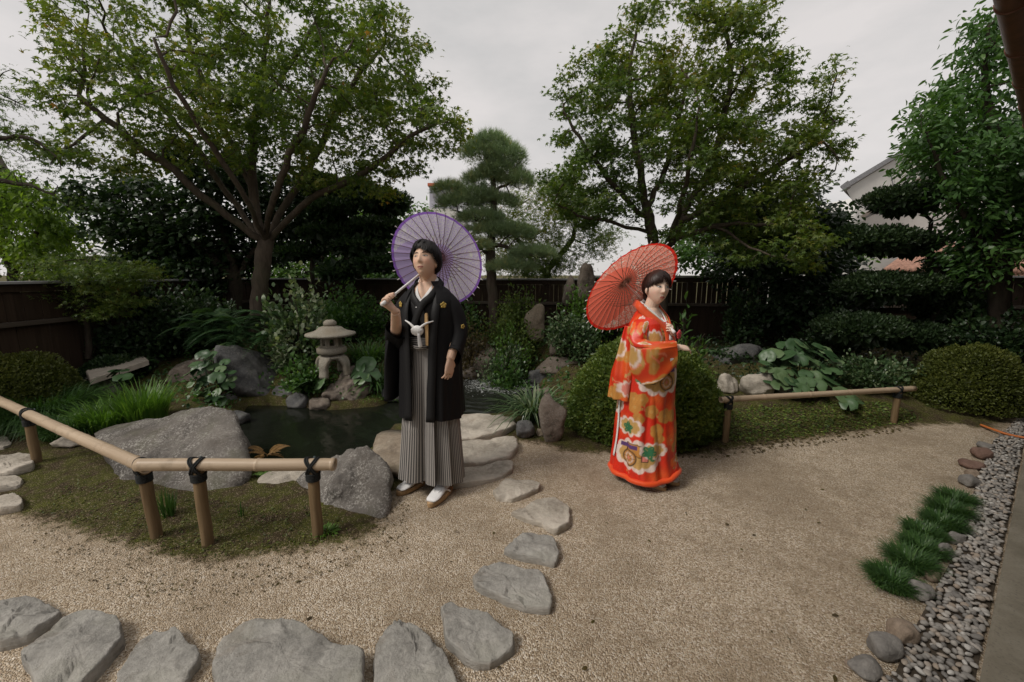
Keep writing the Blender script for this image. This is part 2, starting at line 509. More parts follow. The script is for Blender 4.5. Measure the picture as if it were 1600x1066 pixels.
for i, q in enumerate(pp):
    s = np.array([rng.uniform(.008, .021), rng.uniform(.0075, .0145), rng.uniform(.006, .011)])
    rot = (rng.uniform(-.4, .4), rng.uniform(-.4, .4), rng.uniform(0, 6.3))
    z = .008 + s[2] * .6 + rng.uniform(0, .012)
    if i < 300:
        from_mesh('pebble', peb_me[int(rng.integers(30))], bed, (q[0], q[1], z), rot, tuple(s))
    else:
        vv, ff = ICO[1] if i > 900 else (rocks_v[i % 10], ICO[2][1])
        Mx = np.array(Matrix.LocRotScale(Vector((q[0], q[1], z)), __import__('mathutils').Euler(rot), Vector(s)))
        rest.add(vv @ Mx[:3, :3].T + Mx[:3, 3], ff, rng.random())
tag(rest.build('far_pebbles', M_PEB, bed), kind='stuff')

# ================================================================== house over the walkway (eave and gutter at the upper right)
m_dark = m_wood('dark_eave_wood', (.016, .011, .008), (.035, .024, .017), 0)
m_copper = m_plain('brown_gutter', (.16, .075, .05), .45, .3, 14, .1, .5)
house = empty('veranda_house', vpt(2, 1.6))
tag(house, 'dark eave with brown half-round gutter over the concrete walkway', 'house')
hb = np.array(house.location)
E0 = at(1552, 0, 2.05); EZ = E0[2]
eo = float((E0[:2] - W0) @ NV) + .10; et = float((E0[:2] - W0) @ DV)
def quad_slab(pts, th):
    pts = np.asarray(pts, float); return loft([pts, pts + np.array([0, 0, th])])
wallV, wallF = quad_slab([vpt(-5, 1.7, 0), vpt(9, 1.7, 0), vpt(9, 1.9, 0), vpt(-5, 1.9, 0)], 3.4)
build('wall', wallV - hb, wallF, m_plain('dark_plaster', (.10, .085, .07), .9), house, False)
T_END = et + 5.6
sl = .32
pts = [vpt(-5, eo + .05, EZ + .06), vpt(T_END, eo + .05, EZ + .06), vpt(T_END, 2.4, EZ + .06 + sl * (2.35 - eo)), vpt(-5, 2.4, EZ + .06 + sl * (2.35 - eo))]
V, F = quad_slab(pts, .11)
roof = build('roof', V - hb, F, m_dark, house, False)
V, F = quad_slab([vpt(-5, eo + .02, EZ - .02), vpt(T_END, eo + .02, EZ - .02), vpt(T_END, eo + .065, EZ - .02), vpt(-5, eo + .065, EZ - .02)], .17)
build('fascia', V - hb, F, m_dark, house, False)
for k in range(int((T_END + 4) / .45)):
    t = -4 + k * .45 + .2
    a, b = vpt(t, eo + .08, EZ - .02), vpt(t, 2.0, EZ - .02 + sl * (1.92 - eo))
    d = np.array([*DV, 0]) * .03
    V, F = loft([[a - d, a + d, a + d + (0, 0, .075), a - d + (0, 0, .075)], [b - d, b + d, b + d + (0, 0, .075), b - d + (0, 0, .075)]])
    build('rafter', V - hb, F, m_dark, house, False)
ga = np.linspace(np.pi, 2 * np.pi, 11)
prof = [(math.cos(a) * .055, math.sin(a) * .055) for a in ga] + [(math.cos(a) * .050, math.sin(a) * .050) for a in ga[::-1]]
rings = [[vpt(t, eo - .045 + u, EZ + .0 + w) for u, w in prof] for t in np.linspace(-5, T_END, 40)]
V, F = loft(rings)
gut = build('gutter', V - hb, F, m_copper, house)
for t in np.arange(-3.5, T_END - .1, .62):
    rings = [[vpt(t + dt, eo - .045 + u * 1.09, EZ + w * 1.09) for u, w in prof] for dt in (-.012, .012)]
    V, F = loft(rings); build('bracket', V - hb, F, m_copper, gut)

# ================================================================== board fences round the garden
m_slat = m_wood('fence_wood', (.030, .018, .011), (.062, .040, .026))
m_rail = m_wood('fence_rail_wood', (.07, .055, .042), (.13, .105, .085), 0)
m_cap = m_plain('fence_cap_skylit', (.30, .30, .31), .5, .2, 10, .1)  # pale grey puts the sky light on the caps into their colour
def fence(A, B, label, z0, top=1.43, rail=1.0, pitch=.085, gap_low=.16, fill=.97):
    A, B = np.array(A, float), np.array(B, float); L = np.linalg.norm(B - A); d = (B - A) / L
    root = empty('board_fence', (*A, z0), math.atan2(d[1], d[0])); tag(root, label, 'fence', 'fences round the garden')
    def part(name, x0, x1, y0, y1, zz0, zz1, mat, par=root):
        V, F = box_vf(((x0 + x1) / 2, (y0 + y1) / 2, (zz0 + zz1) / 2), (x1 - x0, y1 - y0, zz1 - zz0), 0, .004)
        return build(name, V, F, mat, par, False)
    H = top - z0; Rz = rail - z0
    part('cap', 0, L, -.09, .09, H - .03, H, m_cap)
    part('top_beam', 0, L, -.035, .035, H - .115, H - .032, m_slat)
    part('middle_rail', 0, L, -.06, .05, Rz - .05, Rz, m_rail)
    part('bottom_rail', 0, L, -.03, .03, .03, .10, m_slat)
    k = np.arange(0.05, L, pitch)
    V, F = box_vf((0, 0, 0), (pitch * fill, .018, H - .118 - Rz), 0, .003); me = mesh_data('slat', V, F, m_slat, False)
    for i_, x in enumerate(k): from_mesh('slat', me, root, (x, .010 * (i_ % 2) + .003 * rng.random(), (H - .116 + Rz) / 2), (0, rng.uniform(-.008, .008), 0))
    V, F = box_vf((0, 0, 0), (gap_low * .985, .018, Rz - .16), 0, .003); me = mesh_data('lower_board', V, F, m_slat, False)
    for x in np.arange(.1, L, gap_low): from_mesh('lower_board', me, root, (x, .02, (Rz - .05 + .10) / 2), (0, rng.uniform(-.01, .01), 0))
    V, F = box_vf((0, 0, H / 2 - .1), (.1, .1, H + .14), 0, .006); me = mesh_data('post', V, F, m_slat, False)
    for x in np.arange(0.02, L, 1.75): from_mesh('post', me, root, (x, .075, 0))
    return root
fence((-5.35, 2.6), (-5.3, 8.45), 'dark wooden fence with pale middle rail along the left side', .02)
fence((-5.2, 8.55), (1.35, 7.55), 'dark slatted fence behind the pond and the pine', .30)
fence((1.4, 7.5), (9.6, 6.55), 'dark slatted fence behind the right maple', .30, top=1.48, fill=.86)

# ================================================================== neighbouring buildings
m_white = m_plain('white_siding', (.62, .60, .57), .7, .08, 3, .05)
m_roofg = m_plain('grey_roof', (.26, .26, .27), .7, .3, 20)
def prism(pxs, Y0, dY, dX=0.0):
    a = np.array([at(x, y, Y0) for x, y in pxs]); b = a + np.array([dX, dY, 0]); return loft([a, b])
def house_root(name, loc, label): r = empty(name, loc); tag(r, label, 'building'); return r
b0 = at(1400, 560, 11.0); hs = house_root('white_house', b0, 'white gable end of a house above the clipped tree')
V, F = prism([(1346, 345), (1500, 272), (1620, 272), (1620, 520), (1346, 520)], 11.3, 5); build('wall', V - b0, F, m_white, hs, False)
V, F = prism([(1319, 291), (1480, 199), (1480, 248), (1344, 338), (1334, 318)], 10.9, 2.6, 2.6); build('soffit', V - b0, F, m_white, hs, False)
V, F = prism([(1312, 292), (1480, 192), (1480, 198), (1319, 296)], 10.8, 2.8, 2.8); build('roof', V - b0, F, m_roofg, hs, False)
V, F = prism([(1314, 290), (1325, 282), (1327, 291), (1317, 298)], 10.7, 2.8, 2.8); build('gutter', V - b0, F, m_roofg, hs, False)
for a_, b_ in (((1362, 311), (1480, 240)), ((1392, 272), (1398, 300)), ((1432, 250), (1438, 277))):
    A, B = at(*a_, 10.892), at(*b_, 10.892)
    V, F = tube([A, B], .012, 6); build('panel_joint', V - b0, F, m_roofg, hs, False)

b0 = at(688, 430, 46.0); tw = house_root('apartment_block', b0, 'far pale block with lavender wall and red band on its roof')
lav = m_plain('lavender_wall', (.44, .43, .50), .8, .08, .5, 0); redm = m_plain('red_roof_band', (.55, .16, .09), .8, .3, 1.5, 0)
V, F = prism([(664, 326), (712, 326), (712, 450), (664, 450)], 45.6, 14); build('lower_wall', V - b0, F, m_white, tw, False)
V, F = prism([(671, 291), (702, 291), (702, 325.5), (671, 325.5)], 46, 8); build('wall', V - b0, F, lav, tw, False)
V, F = prism([(668, 286), (705, 286), (705, 290.5), (668, 290.5)], 45.8, 8.5); build('roof_band', V - b0, F, redm, tw, False)
for wx in (676, 688):
    V, F = prism([(wx, 300), (wx + 6, 300), (wx + 6, 308), (wx, 308)], 45.9, .2); build('window', V - b0, F, m_roofg, tw, False)

m_tile = m_plain('pink_roof_tile', (.34, .19, .14), .8, .35, 12)
b0 = at(1480, 500, 10.0); th = house_root('tiled_house', b0, 'low house with pinkish tiled roof behind the right fence')
ridge0, ridge1 = at(1455, 372, 12.0), at(1720, 362, 12.0); eav0, eav1 = at(1385, 424, 9.6), at(1720, 424, 9.6)
for k in range(44):
    f = k / 43.0
    e, r_ = eav0 + (eav1 - eav0) * f, ridge0 + (ridge1 - ridge0) * f
    V, F = tube([e, r_], .085, 8); build('roof_tile_row', V - b0, F, m_tile, th)
V, F = loft([[eav0 - (0, 0, .12), eav1 - (0, 0, .12), eav1, eav0], [ridge0 - (0, 0, .12), ridge1 - (0, 0, .12), ridge1, ridge0]]); build('roof', V - b0, F, m_tile, th, False)
V, F = prism([(1400, 431), (1720, 431), (1720, 441), (1400, 441)], 9.7, .1); build('eave_board', V - b0, F, m_white, th, False)
V, F = prism([(1420, 441), (1720, 441), (1720, 560), (1420, 560)], 9.85, 2.3); build('wall', V - b0, F, m_plain('tan_wall', (.20, .15, .11), .9), th, False)

b0 = at(-20, 480, 9.0); lh = house_root('old_house', b0, 'old house with dark sloping roof at the left edge')
m_thatch = m_plain('brown_roof', (.07, .06, .052), .9, .4, 25)
V, F = prism([(-420, 60), (-60, 135), (44, 318), (30, 322), (-80, 170), (-420, 120)], 8.8, 3.4, -4.4); build('roof', V - b0, F, m_thatch, lh, False)
V, F = prism([(-420, 120), (-80, 172), (0, 300), (0, 520), (-420, 520)], 8.9, 3.2, -4.2); build('wall', V - b0, F, m_plain('brown_wall', (.12, .085, .06), .9), lh, False)
b0 = at(165, 470, 13.0); ph = house_root('low_house', b0, 'pale low house roof showing over the small left maple')
V, F = prism([(110, 418), (135, 400), (212, 400), (240, 418)], 13, 3); build('roof', V - b0, F, m_plain('beige_roof', (.34, .28, .22), .85, .2, 4), ph, False)
V, F = prism([(118, 418.5), (232, 418.5), (232, 470), (118, 470)], 13.2, 2.6); build('wall', V - b0, F, m_white, ph, False)
# ================================================================== rocks and stones
S_GREY = m_stone('blue_grey_slate', (.22, .21, .19), (.34, .325, .295), (.46, .435, .395), .25, .3, 1.0, True)
S_PALE = m_stone('pale_stone', (.29, .255, .21), (.43, .385, .32), (.55, .495, .42), .3, .0, 1.0, True)
S_LICH = m_stone('lichened_granite', (.075, .067, .06), (.125, .112, .10), (.195, .176, .155), 1.0, .35, .8)
S_DARK = m_stone('dark_rock', (.055, .055, .058), (.10, .10, .10), (.165, .16, .155), .35, .45, 1.0)
S_BROWN = m_stone('brown_rock', (.095, .075, .06), (.165, .132, .105), (.24, .20, .165), .4, .4, 1.0)
S_TAN = m_stone('tan_rock', (.20, .155, .11), (.30, .24, .175), (.38, .32, .25), .3, .25, 1.0)

def hull_planes(pts):
    bm = bmesh.new()
    for p in pts: bm.verts.new([float(c) for c in p])
    bmesh.ops.convex_hull(bm, input=bm.verts)
    bm.normal_update()
    N = np.array([f.normal[:] for f in bm.faces]); C = np.array([f.calc_center_median()[:] for f in bm.faces]); bm.free()
    return N, C
def rock(name, label, pts, mat, rough=.05, sub=4, k=16, seed=0, cat='rock', freq=1.0, group=None, wob=.10):
    pts = np.asarray(pts, float); c = pts.mean(0)
    base = np.array([c[0], c[1], pts[:, 2].min()])
    rs = np.random.default_rng(seed + 100)
    N, C = hull_planes(pts)
    sgn = np.sign(((C - c) * N).sum(1)); N = N * sgn[:, None]
    h = np.maximum(((C - c) * N).sum(1), .006)
    D, F = ICO[sub]
    q = np.maximum(D @ N.T, 1e-4) / h[None]
    inv = (q ** k).sum(1) ** (1 / k)
    V = D / inv[:, None]
    s = float(np.mean(np.ptp(pts, axis=0)))
    off = seed * 7.31
    V = V * (1 + wob * vnoise(V / s, 3.2, off))[:, None]
    f1 = fbm(V / s, 2.2 * freq, 5, off); 
    rid = np.array([mnoise.ridged_multi_fractal(Vector(p) * (3.0 * freq / s) + Vector((off, 0, off)), 1.0, 2.0, 4, 1.0, 2.0) for p in V])
    V = V + norm(V) * (f1 * rough * s - (rid - 1.2) * rough * .45 * s)[:, None]
    o = build(name, V + c - base, F, mat)
    o.location = Vector([float(x) for x in base])
    if label: tag(o, label, cat, group)
    return o
def blob_pts(pc, w, d, h, seed, n=11, tilt=0.0, sink=.12):     # random many-sided boulder standing on pc
    rs = np.random.default_rng(seed)
    P = norm(rs.normal(size=(n, 3))); P = np.concatenate([P, norm(np.array([(1, 1, -1), (-1, 1, -1), (1, -1, -1), (-1, -1, -1)], float))])
    P = P * np.array([w / 2, d / 2, h * (1 + sink) / 2]) * 1.12
    P[:, 2] += h * (1 - sink) / 2
    P[:, 0] += tilt * P[:, 2]
    return P + np.asarray(pc)
def px_rock(name, label, px, py, wpx, hpx, mat, seed, dscale=.8, depth=None, zb=None, **kw):
    if zb is not None: pc = G(px, py, zb)
    elif depth is None: pc = gp(px, py)
    else:
        pc = at(px, py, depth)
    Y = pc[1] + .5 * wpx / FPX * pc[1] * dscale
    w = wpx / FPX * Y; h = hpx / FPX * Y
    pc = np.array([pc[0] * Y / pc[1], Y, pc[2]])
    return rock(name, label, blob_pts(pc, w, w * dscale, h, seed, tilt=kw.pop('tilt', 0.0)), mat, seed=seed, **kw)

# the big flat-topped rock behind the rail
def A(px, py, Y): return at(px, py, Y)
rock('boulder', 'largest speckled grey boulder with flat sloping top behind the bamboo rail',
     [A(205, 790, 2.60), A(300, 806, 2.45), A(392, 768, 2.66), A(398, 720, 2.95), A(372, 640, 3.25), A(348, 632, 3.35), A(140, 668, 3.45), A(150, 690, 3.05), A(300, 636, 3.45), A(390, 690, 3.4), A(200, 740, 3.6), A(280, 830, 2.7)], S_LICH, .035, 5, 22, 1, freq=1.3, wob=.03)
rock('boulder', 'jagged pointed grey boulder at the right end of the bamboo rail',
     [A(566, 688, 2.78), A(606, 715, 2.72), A(612, 742, 2.66), A(600, 842, 2.24), A(568, 838, 2.26), A(500, 792, 2.46), A(452, 770, 2.7), A(470, 740, 2.85), A(528, 722, 2.85), A(520, 800, 2.9), A(600, 800, 2.8)], S_LICH, .05, 5, 26, 2, freq=1.5, wob=.05)
rock('flat_rock', 'pale flat layered rock beside the water behind the rail',
     [A(400, 752, 2.75), A(425, 733, 2.95), A(480, 728, 3.0), A(520, 730, 2.95), A(500, 770, 2.7), A(430, 772, 2.65), A(470, 785, 2.8), A(410, 780, 2.85)], S_PALE, .05, 4, 20, 3)
rock('flat_rock', 'tan rounded rock at the pond edge behind the man',
     [A(578, 690, 3.3), A(600, 668, 3.5), A(630, 664, 3.55), A(660, 680, 3.4), A(650, 745, 2.75), A(600, 742, 2.75), A(580, 720, 2.9), A(620, 760, 3.0)], S_TAN, .045, 4, 18, 4)
px_rock('boulder', 'dark rounded boulder standing over the far pond edge', 405, 636, 104, 124, S_DARK, 5, .85, zb=-.1, tilt=-.12, sub=5, rough=.04)
px_rock('boulder', 'dark low rock at the foot of the rounded boulder', 445, 636, 60, 30, S_DARK, 31, .8, zb=-.1)
px_rock('boulder', 'brown slanting rock left of the round green leaves', 305, 622, 84, 72, S_BROWN, 6, .9, zb=-.02, tilt=.35, sub=4)
px_rock('boulder', 'dark upright rock beyond the stone bridge', 243, 572, 42, 56, S_DARK, 7, .9, depth=5.5)
px_rock('boulder', 'pale rock holding the right end of the stone bridge', 228, 602, 58, 38, S_BROWN, 8, .8, zb=0.03)
px_rock('boulder', 'grey rock half hidden in grass below the stone bridge', 170, 625, 84, 40, S_LICH, 9, .7, zb=.05)
px_rock('boulder', 'dark rock at the left end of the stone bridge', 122, 590, 32, 30, S_BROWN, 10, .9, zb=.1)
px_rock('boulder', 'small pale stone on moss left of the largest boulder', 112, 704, 50, 26, S_PALE, 11, .7)
px_rock('boulder', 'cracked brown rock carrying the stone lantern', 545, 640, 92, 62, S_BROWN, 12, .8, zb=-.1, sub=5, rough=.08, freq=1.6)
px_rock('boulder', 'brown boulder across the water right of the man', 742, 598, 84, 62, S_BROWN, 13, .8, zb=-.1)
px_rock('boulder', 'tan upright rock in front of the back fence', 838, 535, 38, 58, S_TAN, 14, .9, depth=6.6)
px_rock('boulder', 'grey leaning slab right of the tan upright rock', 872, 556, 46, 30, S_BROWN, 15, .7, depth=6.0, tilt=.6)
px_rock('boulder', 'long low slab above the fountain', 868, 588, 90, 26, S_BROWN, 16, .6, depth=5.7, tilt=.4)
px_rock('boulder', 'dark rock in the shade above the fountain', 800, 575, 70, 34, S_DARK, 17, .8, depth=6.3)
px_rock('standing_stone', 'tall grey standing stone left of the red parasol', 912, 478, 36, 68, S_BROWN, 18, .7, depth=6.6)
px_rock('standing_stone', 'low rounded standing stone beside the tall one', 888, 474, 30, 44, S_BROWN, 19, .8, depth=6.7)
px_rock('boulder', 'upright brown rock between the striped-leaf clump and the big azalea', 862, 695, 48, 94, S_BROWN, 20, .8, zb=0)
px_rock('boulder', 'small round grey stone under the striped-leaf clump', 818, 688, 38, 32, S_DARK, 21, .9)
px_rock('boulder', 'tiny pale stone beside the small round grey stone', 844, 683, 15, 12, S_TAN, 22, .9, sub=3)
px_rock('flat_rock', 'pale flat rock touching the big azalea behind the right rail', 1136, 618, 42, 32, S_PALE, 23, .9)
px_rock('flat_rock', 'pale pointed rock left of the large round leaves', 1180, 622, 62, 40, S_PALE, 24, .8)
px_rock('flat_rock', 'grey rock under the large round leaves', 1238, 624, 54, 36, S_GREY, 25, .8)
px_rock('boulder', 'dark mound rock in deep shade behind the pale rocks', 1150, 582, 90, 40, S_DARK, 26, .7, depth=5.6)
px_rock('boulder', 'dark rock in shade at the far right below the azalea', 1588, 640, 60, 50, S_DARK, 27, .8)

for i, (x, y, w, h, mt, lab) in enumerate(((470, 642, 46, 26, S_DARK, 'dark low stone at the far water edge below the pale-leaved shrub'), (502, 645, 40, 22, S_BROWN, 'brown low stone at the water left of the cracked rock'), (622, 634, 56, 28, S_DARK, 'dark stone at the far water edge behind the man'), (690, 606, 46, 30, S_BROWN, 'brown stone at the water left of the brown boulder'), (352, 646, 50, 26, S_DARK, 'dark stone at the water under the round leaves'), (800, 592, 44, 24, S_BROWN, 'brown stone at the water behind the fountain'), (838, 604, 40, 24, S_DARK, 'dark stone at the water right of the fountain'), (372, 668, 40, 22, S_DARK, 'dark stone at the left water edge above the largest boulder'), (846, 630, 34, 26, S_BROWN, 'brown stone behind the striped-leaf clump'))):
    px_rock('boulder', lab, x, y, w, h, mt, 200 + i, .8, zb=-.1)
# pale slab bridge
V = []
bl = [A(133, 578, 4.75), A(225, 556, 5.35), A(232, 562, 5.1), A(140, 592, 4.45)]
V, F = loft([[p - (0, 0, .07) for p in bl], [p - (0, 0, .012) for p in bl], [np.mean(bl, 0) + (p - np.mean(bl, 0)) * .97 for p in bl]])
o = build('stone_bridge', V - bl[0], F, m_plain('pale_bridge_stone', (.50, .44, .37), .85, .12, 10), None, False); o.location = Vector(bl[0]); tag(o, 'pale straight stone slab bridge left of the pond', 'bridge')

# stepping stones, outlines with their own thickness
def step_stone(px, label, th, mat, seed, group='stepping stones of the garden path', name='stepping_stone', cat='stepping stone'):
    P = np.array([gp(x, y)[:2] for x, y in px]); c = P.mean(0)
    # shift down the line of sight so that the upper face, not the foot, meets the outline
    sh = c / np.linalg.norm(c) * (th * np.linalg.norm(c) / (CAM_H)) 
    P = P - sh * .8; c = P.mean(0)
    Q = spline(np.concatenate([P, P[:1]])[:, :2].tolist() and np.c_[np.concatenate([P, P[:1]]), np.zeros(len(P) + 1)], 97)[:-1, :2]
    PL = np.concatenate([P, P[:1]]); tq = np.linspace(0, len(P), 97)[:-1]; i_ = tq.astype(int); Q = .45 * Q + .55 * (PL[i_] + (PL[i_ + 1] - PL[i_]) * (tq - i_)[:, None])
    n = len(Q); s = float(np.mean(np.ptp(P, axis=0)))
    ang = np.arange(n)
    jag = np.array([mnoise.fractal(Vector((q[0] * 9 + seed, q[1] * 9, seed * 1.7)), .8, 2.1, 4) for q in Q])
    jag2 = np.array([mnoise.fractal(Vector((q[0] * 28 + seed, q[1] * 28, seed * 1.7)), .6, 2.1, 3) for q in Q])
    Q = c + (Q - c) * (1 + .05 * jag + .018 * jag2)[:, None]
    z0 = gz(*c)
    rings = []
    for f, z in ((1.0, -.05), (1.015, th * .3), (1.012, th * .72), (1.0, th * .90), (.982, th * .985), (.95, th), (.9, th), (.82, th), (.72, th), (.6, th), (.48, th), (.36, th), (.24, th), (.1, th)):
        r = np.c_[c + (Q - c) * f, np.full(n, z)]
        rings.append(r)
    rings = np.array(rings)
    flat = rings.reshape(-1, 3)
    nz = np.array([mnoise.fractal(Vector((p[0] * 5 + seed * 3, p[1] * 5, p[2] * 8)), .9, 2.2, 5) for p in flat])
    rd = np.array([mnoise.ridged_multi_fractal(Vector((p[0] * 3.2 + p[1] * 2 + seed, p[1] * 6.5 - p[0] * 2.5, p[2] * 4 + seed)), 1.0, 2.0, 4, 1.0, 2.0) for p in flat])
    w = sstep(-.02, th * .9, flat[:, 2])
    flat[:, 2] += w * (nz * .016 + (rd - 1.2) * .013 - .018 * (np.floor(((flat[:, 0] * .6 + flat[:, 1] * .8) * 3.1 + .5 * nz + seed) ) % 2) * .6)
    lat = norm(np.c_[flat[:, :2] - c, np.zeros(len(flat))])
    flat += lat * ((1 - w * .6) * nz * .015)[:, None]
    V, F = loft(rings)
    o = build(name, V - np.array([c[0], c[1], 0]), F, mat); o.location = (float(c[0]), float(c[1]), z0)
    return tag(o, label, cat, group)
ss = [
 ([(640, 668), (700, 652), (775, 648), (802, 655), (792, 668), (745, 683), (690, 692), (640, 690)], 'long pale slab at the water edge right of the man', .07, S_PALE),
 ([(680, 702), (740, 686), (800, 685), (807, 698), (790, 712), (735, 724), (690, 728), (668, 716)], 'long pale slab between the water-edge slab and the narrow one', .06, S_PALE),
 ([(690, 744), (720, 730), (770, 722), (798, 722), (800, 733), (770, 746), (735, 753), (700, 756)], 'narrow pale slab beside the hem of the striped trousers', .045, S_PALE),
 ([(772, 766), (790, 751), (820, 748), (843, 754), (840, 763), (818, 772), (800, 779), (778, 776)], 'smallest pale stepping stone, just past the narrow slab', .04, S_PALE),
 ([(800, 798), (815, 791), (840, 779), (865, 776), (888, 789), (888, 814), (866, 827), (845, 815), (815, 806)], 'bent kidney-shaped pale stepping stone', .045, S_PALE),
 ([(788, 856), (805, 839), (830, 829), (862, 841), (873, 860), (866, 877), (840, 871), (800, 862)], 'half-moon grey stepping stone below the kidney-shaped one', .05, S_GREY),
 ([(740, 895), (755, 881), (790, 877), (840, 889), (860, 925), (858, 946), (820, 944), (780, 930), (745, 910)], 'wide rippled grey stepping stone in the middle of the path', .055, S_GREY),
 ([(692, 947), (705, 937), (760, 961), (800, 986), (802, 1005), (765, 1028), (740, 1026), (700, 995)], 'pointed oval grey stepping stone near the bottom of the path', .065, S_GREY),
 ([(590, 1002), (610, 977), (632, 971), (665, 992), (700, 1027), (712, 1068), (690, 1100), (590, 1095)], 'tapering grey stepping stone at the bottom edge, left of the oval one', .06, S_GREY),
 ([(340, 1007), (370, 978), (410, 965), (470, 977), (520, 1006), (560, 1018), (566, 1066), (555, 1125), (350, 1125), (338, 1050)], 'largest blue-grey stepping stone at the bottom edge', .07, S_GREY),
 ([(182, 1050), (215, 1007), (240, 988), (275, 982), (290, 1002), (310, 1026), (290, 1060), (250, 1095), (185, 1085)], 'angular smooth stepping stone left of the largest one', .045, S_GREY),
 ([(33, 1018), (70, 987), (120, 953), (180, 967), (187, 1000), (150, 1040), (120, 1078), (70, 1078)], 'broad rough stepping stone second from the left edge', .06, S_GREY),
 ([(0, 942), (40, 932), (90, 947), (85, 960), (40, 990), (0, 1003), (-50, 990), (-50, 952)], 'stepping stone cut off by the left edge at the bottom', .055, S_GREY),
 ([(0, 713), (30, 708), (52, 714), (48, 727), (10, 737), (-30, 735), (-30, 717)], 'flat grey stone on moss by the left rail post', .05, S_PALE),
 ([(-30, 744), (20, 739), (35, 746), (25, 756), (-30, 763)], 'middle of three flat stones on moss at the left edge', .04, S_PALE),
 ([(-30, 772), (20, 768), (33, 778), (30, 790), (-30, 801)], 'lowest of three flat stones on moss at the left edge', .04, S_PALE),
 ([(-20, 690), (8, 684), (18, 690), (5, 698), (-20, 700)], 'tiny flat stone on moss above the other left ones', .03, S_PALE)]
for i, (px, lab, th, mt) in enumerate(ss): step_stone(px, lab, th, mt, i + 1)

S_EDGE = [m_stone('edging_tan', (.22, .165, .12), (.31, .24, .18), (.38, .31, .25), .1, 0, 1.6), m_stone('edging_grey', (.16, .15, .14), (.24, .225, .205), (.31, .29, .27), .1, 0, 1.6), m_stone('edging_red', (.15, .085, .065), (.21, .13, .10), (.27, .18, .145), .1, 0, 1.6)]
ed = [(1376, 1046, 66, 44, 1, 'round mauve-grey edging stone near the bottom'), (1404, 1020, 56, 44, 0, 'round tan edging stone next to the mauve-grey one'), (1346, 1072, 60, 34, 1, 'edging stone cut off by the bottom edge'),
      (1432, 948, 50, 30, 1, 'flat dark edging stone at the near end of the grass border'), (1456, 915, 28, 20, 0, 'small tan edging stone behind the near grass clump'), (1478, 880, 34, 26, 1, 'rounded grey edging stone beside the second grass clump'),
      (1490, 856, 30, 22, 1, 'dark grey edging stone above the rounded grey one'), (1497, 836, 26, 18, 1, 'small grey edging stone beside the third grass clump'), (1508, 812, 26, 18, 0, 'pale tan edging stone beside the far grass clump'),
      (1512, 766, 34, 20, 1, 'mottled grey edging stone past the far grass clump'), (1518, 750, 26, 14, 0, 'orange-tan edging stone between mottled grey and red ones'), (1516, 738, 36, 15, 2, 'flat red-brown edging stone'), (1532, 722, 34, 20, 2, 'rounded red-brown edging stone highest in the row'), (1540, 706, 28, 16, 1, 'grey edging stone past the red-brown ones'), (1325, 1048, 20, 12, 0, 'pebble-sized tan stone lying loose on the gravel')]
for i, (x, y, w, h, mi, lab) in enumerate(ed): px_rock('edging_stone', lab, x, y, w, h, S_EDGE[mi], 60 + i, .85, sub=4, rough=.025, group='edging stones of the pebble strip', cat='stone', k=8)
# ================================================================== stone lantern
m = Mat('lantern_granite')
c = m.ramp(m.noise(120, 3, .6), [(.3, (.15, .135, .105)), (.5, (.26, .235, .19)), (.7, (.35, .325, .27))])
c = m.mix(m.ramp(m.noise(6, 5, .6), [(.45, 0.), (.65, .55)]), c, (.19, .15, .10))
c = m.mix(m.ramp(m.noise(4, 4, .6), [(.58, 0.), (.7, .5)]), c, (.09, .10, .05))
m.P(Base_Color=c, Roughness=.9); m.bump(m.noise(140, 4, .7), .4, .006)
M_GRAN = m.m
def lathe(prof, n=40, sq=0.0):
    a = np.linspace(0, 2 * np.pi, n, endpoint=False)
    return loft([[(r * math.cos(t), r * math.sin(t), z) for t in a] for r, z in prof])
LY = 5.05
lb = at(521, 583, LY); LS = LY / FPX * .94                     # metres for a photo pixel at the lantern
lan = empty('stone_lantern', lb); tag(lan, 'low stone snow-viewing lantern with wide roof on the cracked rock', 'lantern')
def lpx(r, y): return (r * LS, (583 - y) * LS * 1.0)
V, F = lathe([(0.1 * LS, 91.5 * LS), (6 * LS, 91 * LS), (10 * LS, 88 * LS), (10.5 * LS, 84 * LS), (9 * LS, 81.3 * LS), (3 * LS, 81 * LS)]); build('finial', V, F, M_GRAN, lan)
V, F = lathe([(9 * LS, 81.4 * LS), (18 * LS, 79 * LS), (22 * LS, 75 * LS), (28 * LS, 72 * LS), (39 * LS, 69 * LS), (40 * LS, 66.5 * LS), (37 * LS, 64.5 * LS), (20 * LS, 62 * LS)], 48); build('roof', V, F, M_GRAN, lan)
ch = MB()
hexa = [math.pi / 6 + k * math.pi / 3 for k in range(6)]
for k in range(6):
    a0, a1 = hexa[k], hexa[(k + 1) % 6]
    p0 = np.array([math.cos(a0), math.sin(a0)]) * 17 * LS; p1 = np.array([math.cos(a1), math.sin(a1)]) * 17 * LS
    for f0, f1, z0, z1 in ((0, .26, 46, 62.4), (.74, 1, 46, 62.4), (.26, .74, 46, 49), (.26, .74, 60, 62.4)):
        q0, q1 = p0 + (p1 - p0) * f0, p0 + (p1 - p0) * f1
        i0, i1 = q0 * .8, q1 * .8
        ch.add(*loft([[(*q0, z0 * LS), (*q1, z0 * LS), (*i1, z0 * LS), (*i0, z0 * LS)], [(*q0, z1 * LS), (*q1, z1 * LS), (*i1, z1 * LS), (*i0, z1 * LS)]]))
ch.build('light_chamber', M_GRAN, lan, False)
V, F = lathe([(8 * LS, 46.2 * LS), (21 * LS, 46 * LS), (23.5 * LS, 44 * LS), (23.5 * LS, 37 * LS), (21 * LS, 35 * LS), (14 * LS, 33.5 * LS), (14 * LS, 30 * LS)], 48); build('platform', V, F, M_GRAN, lan)
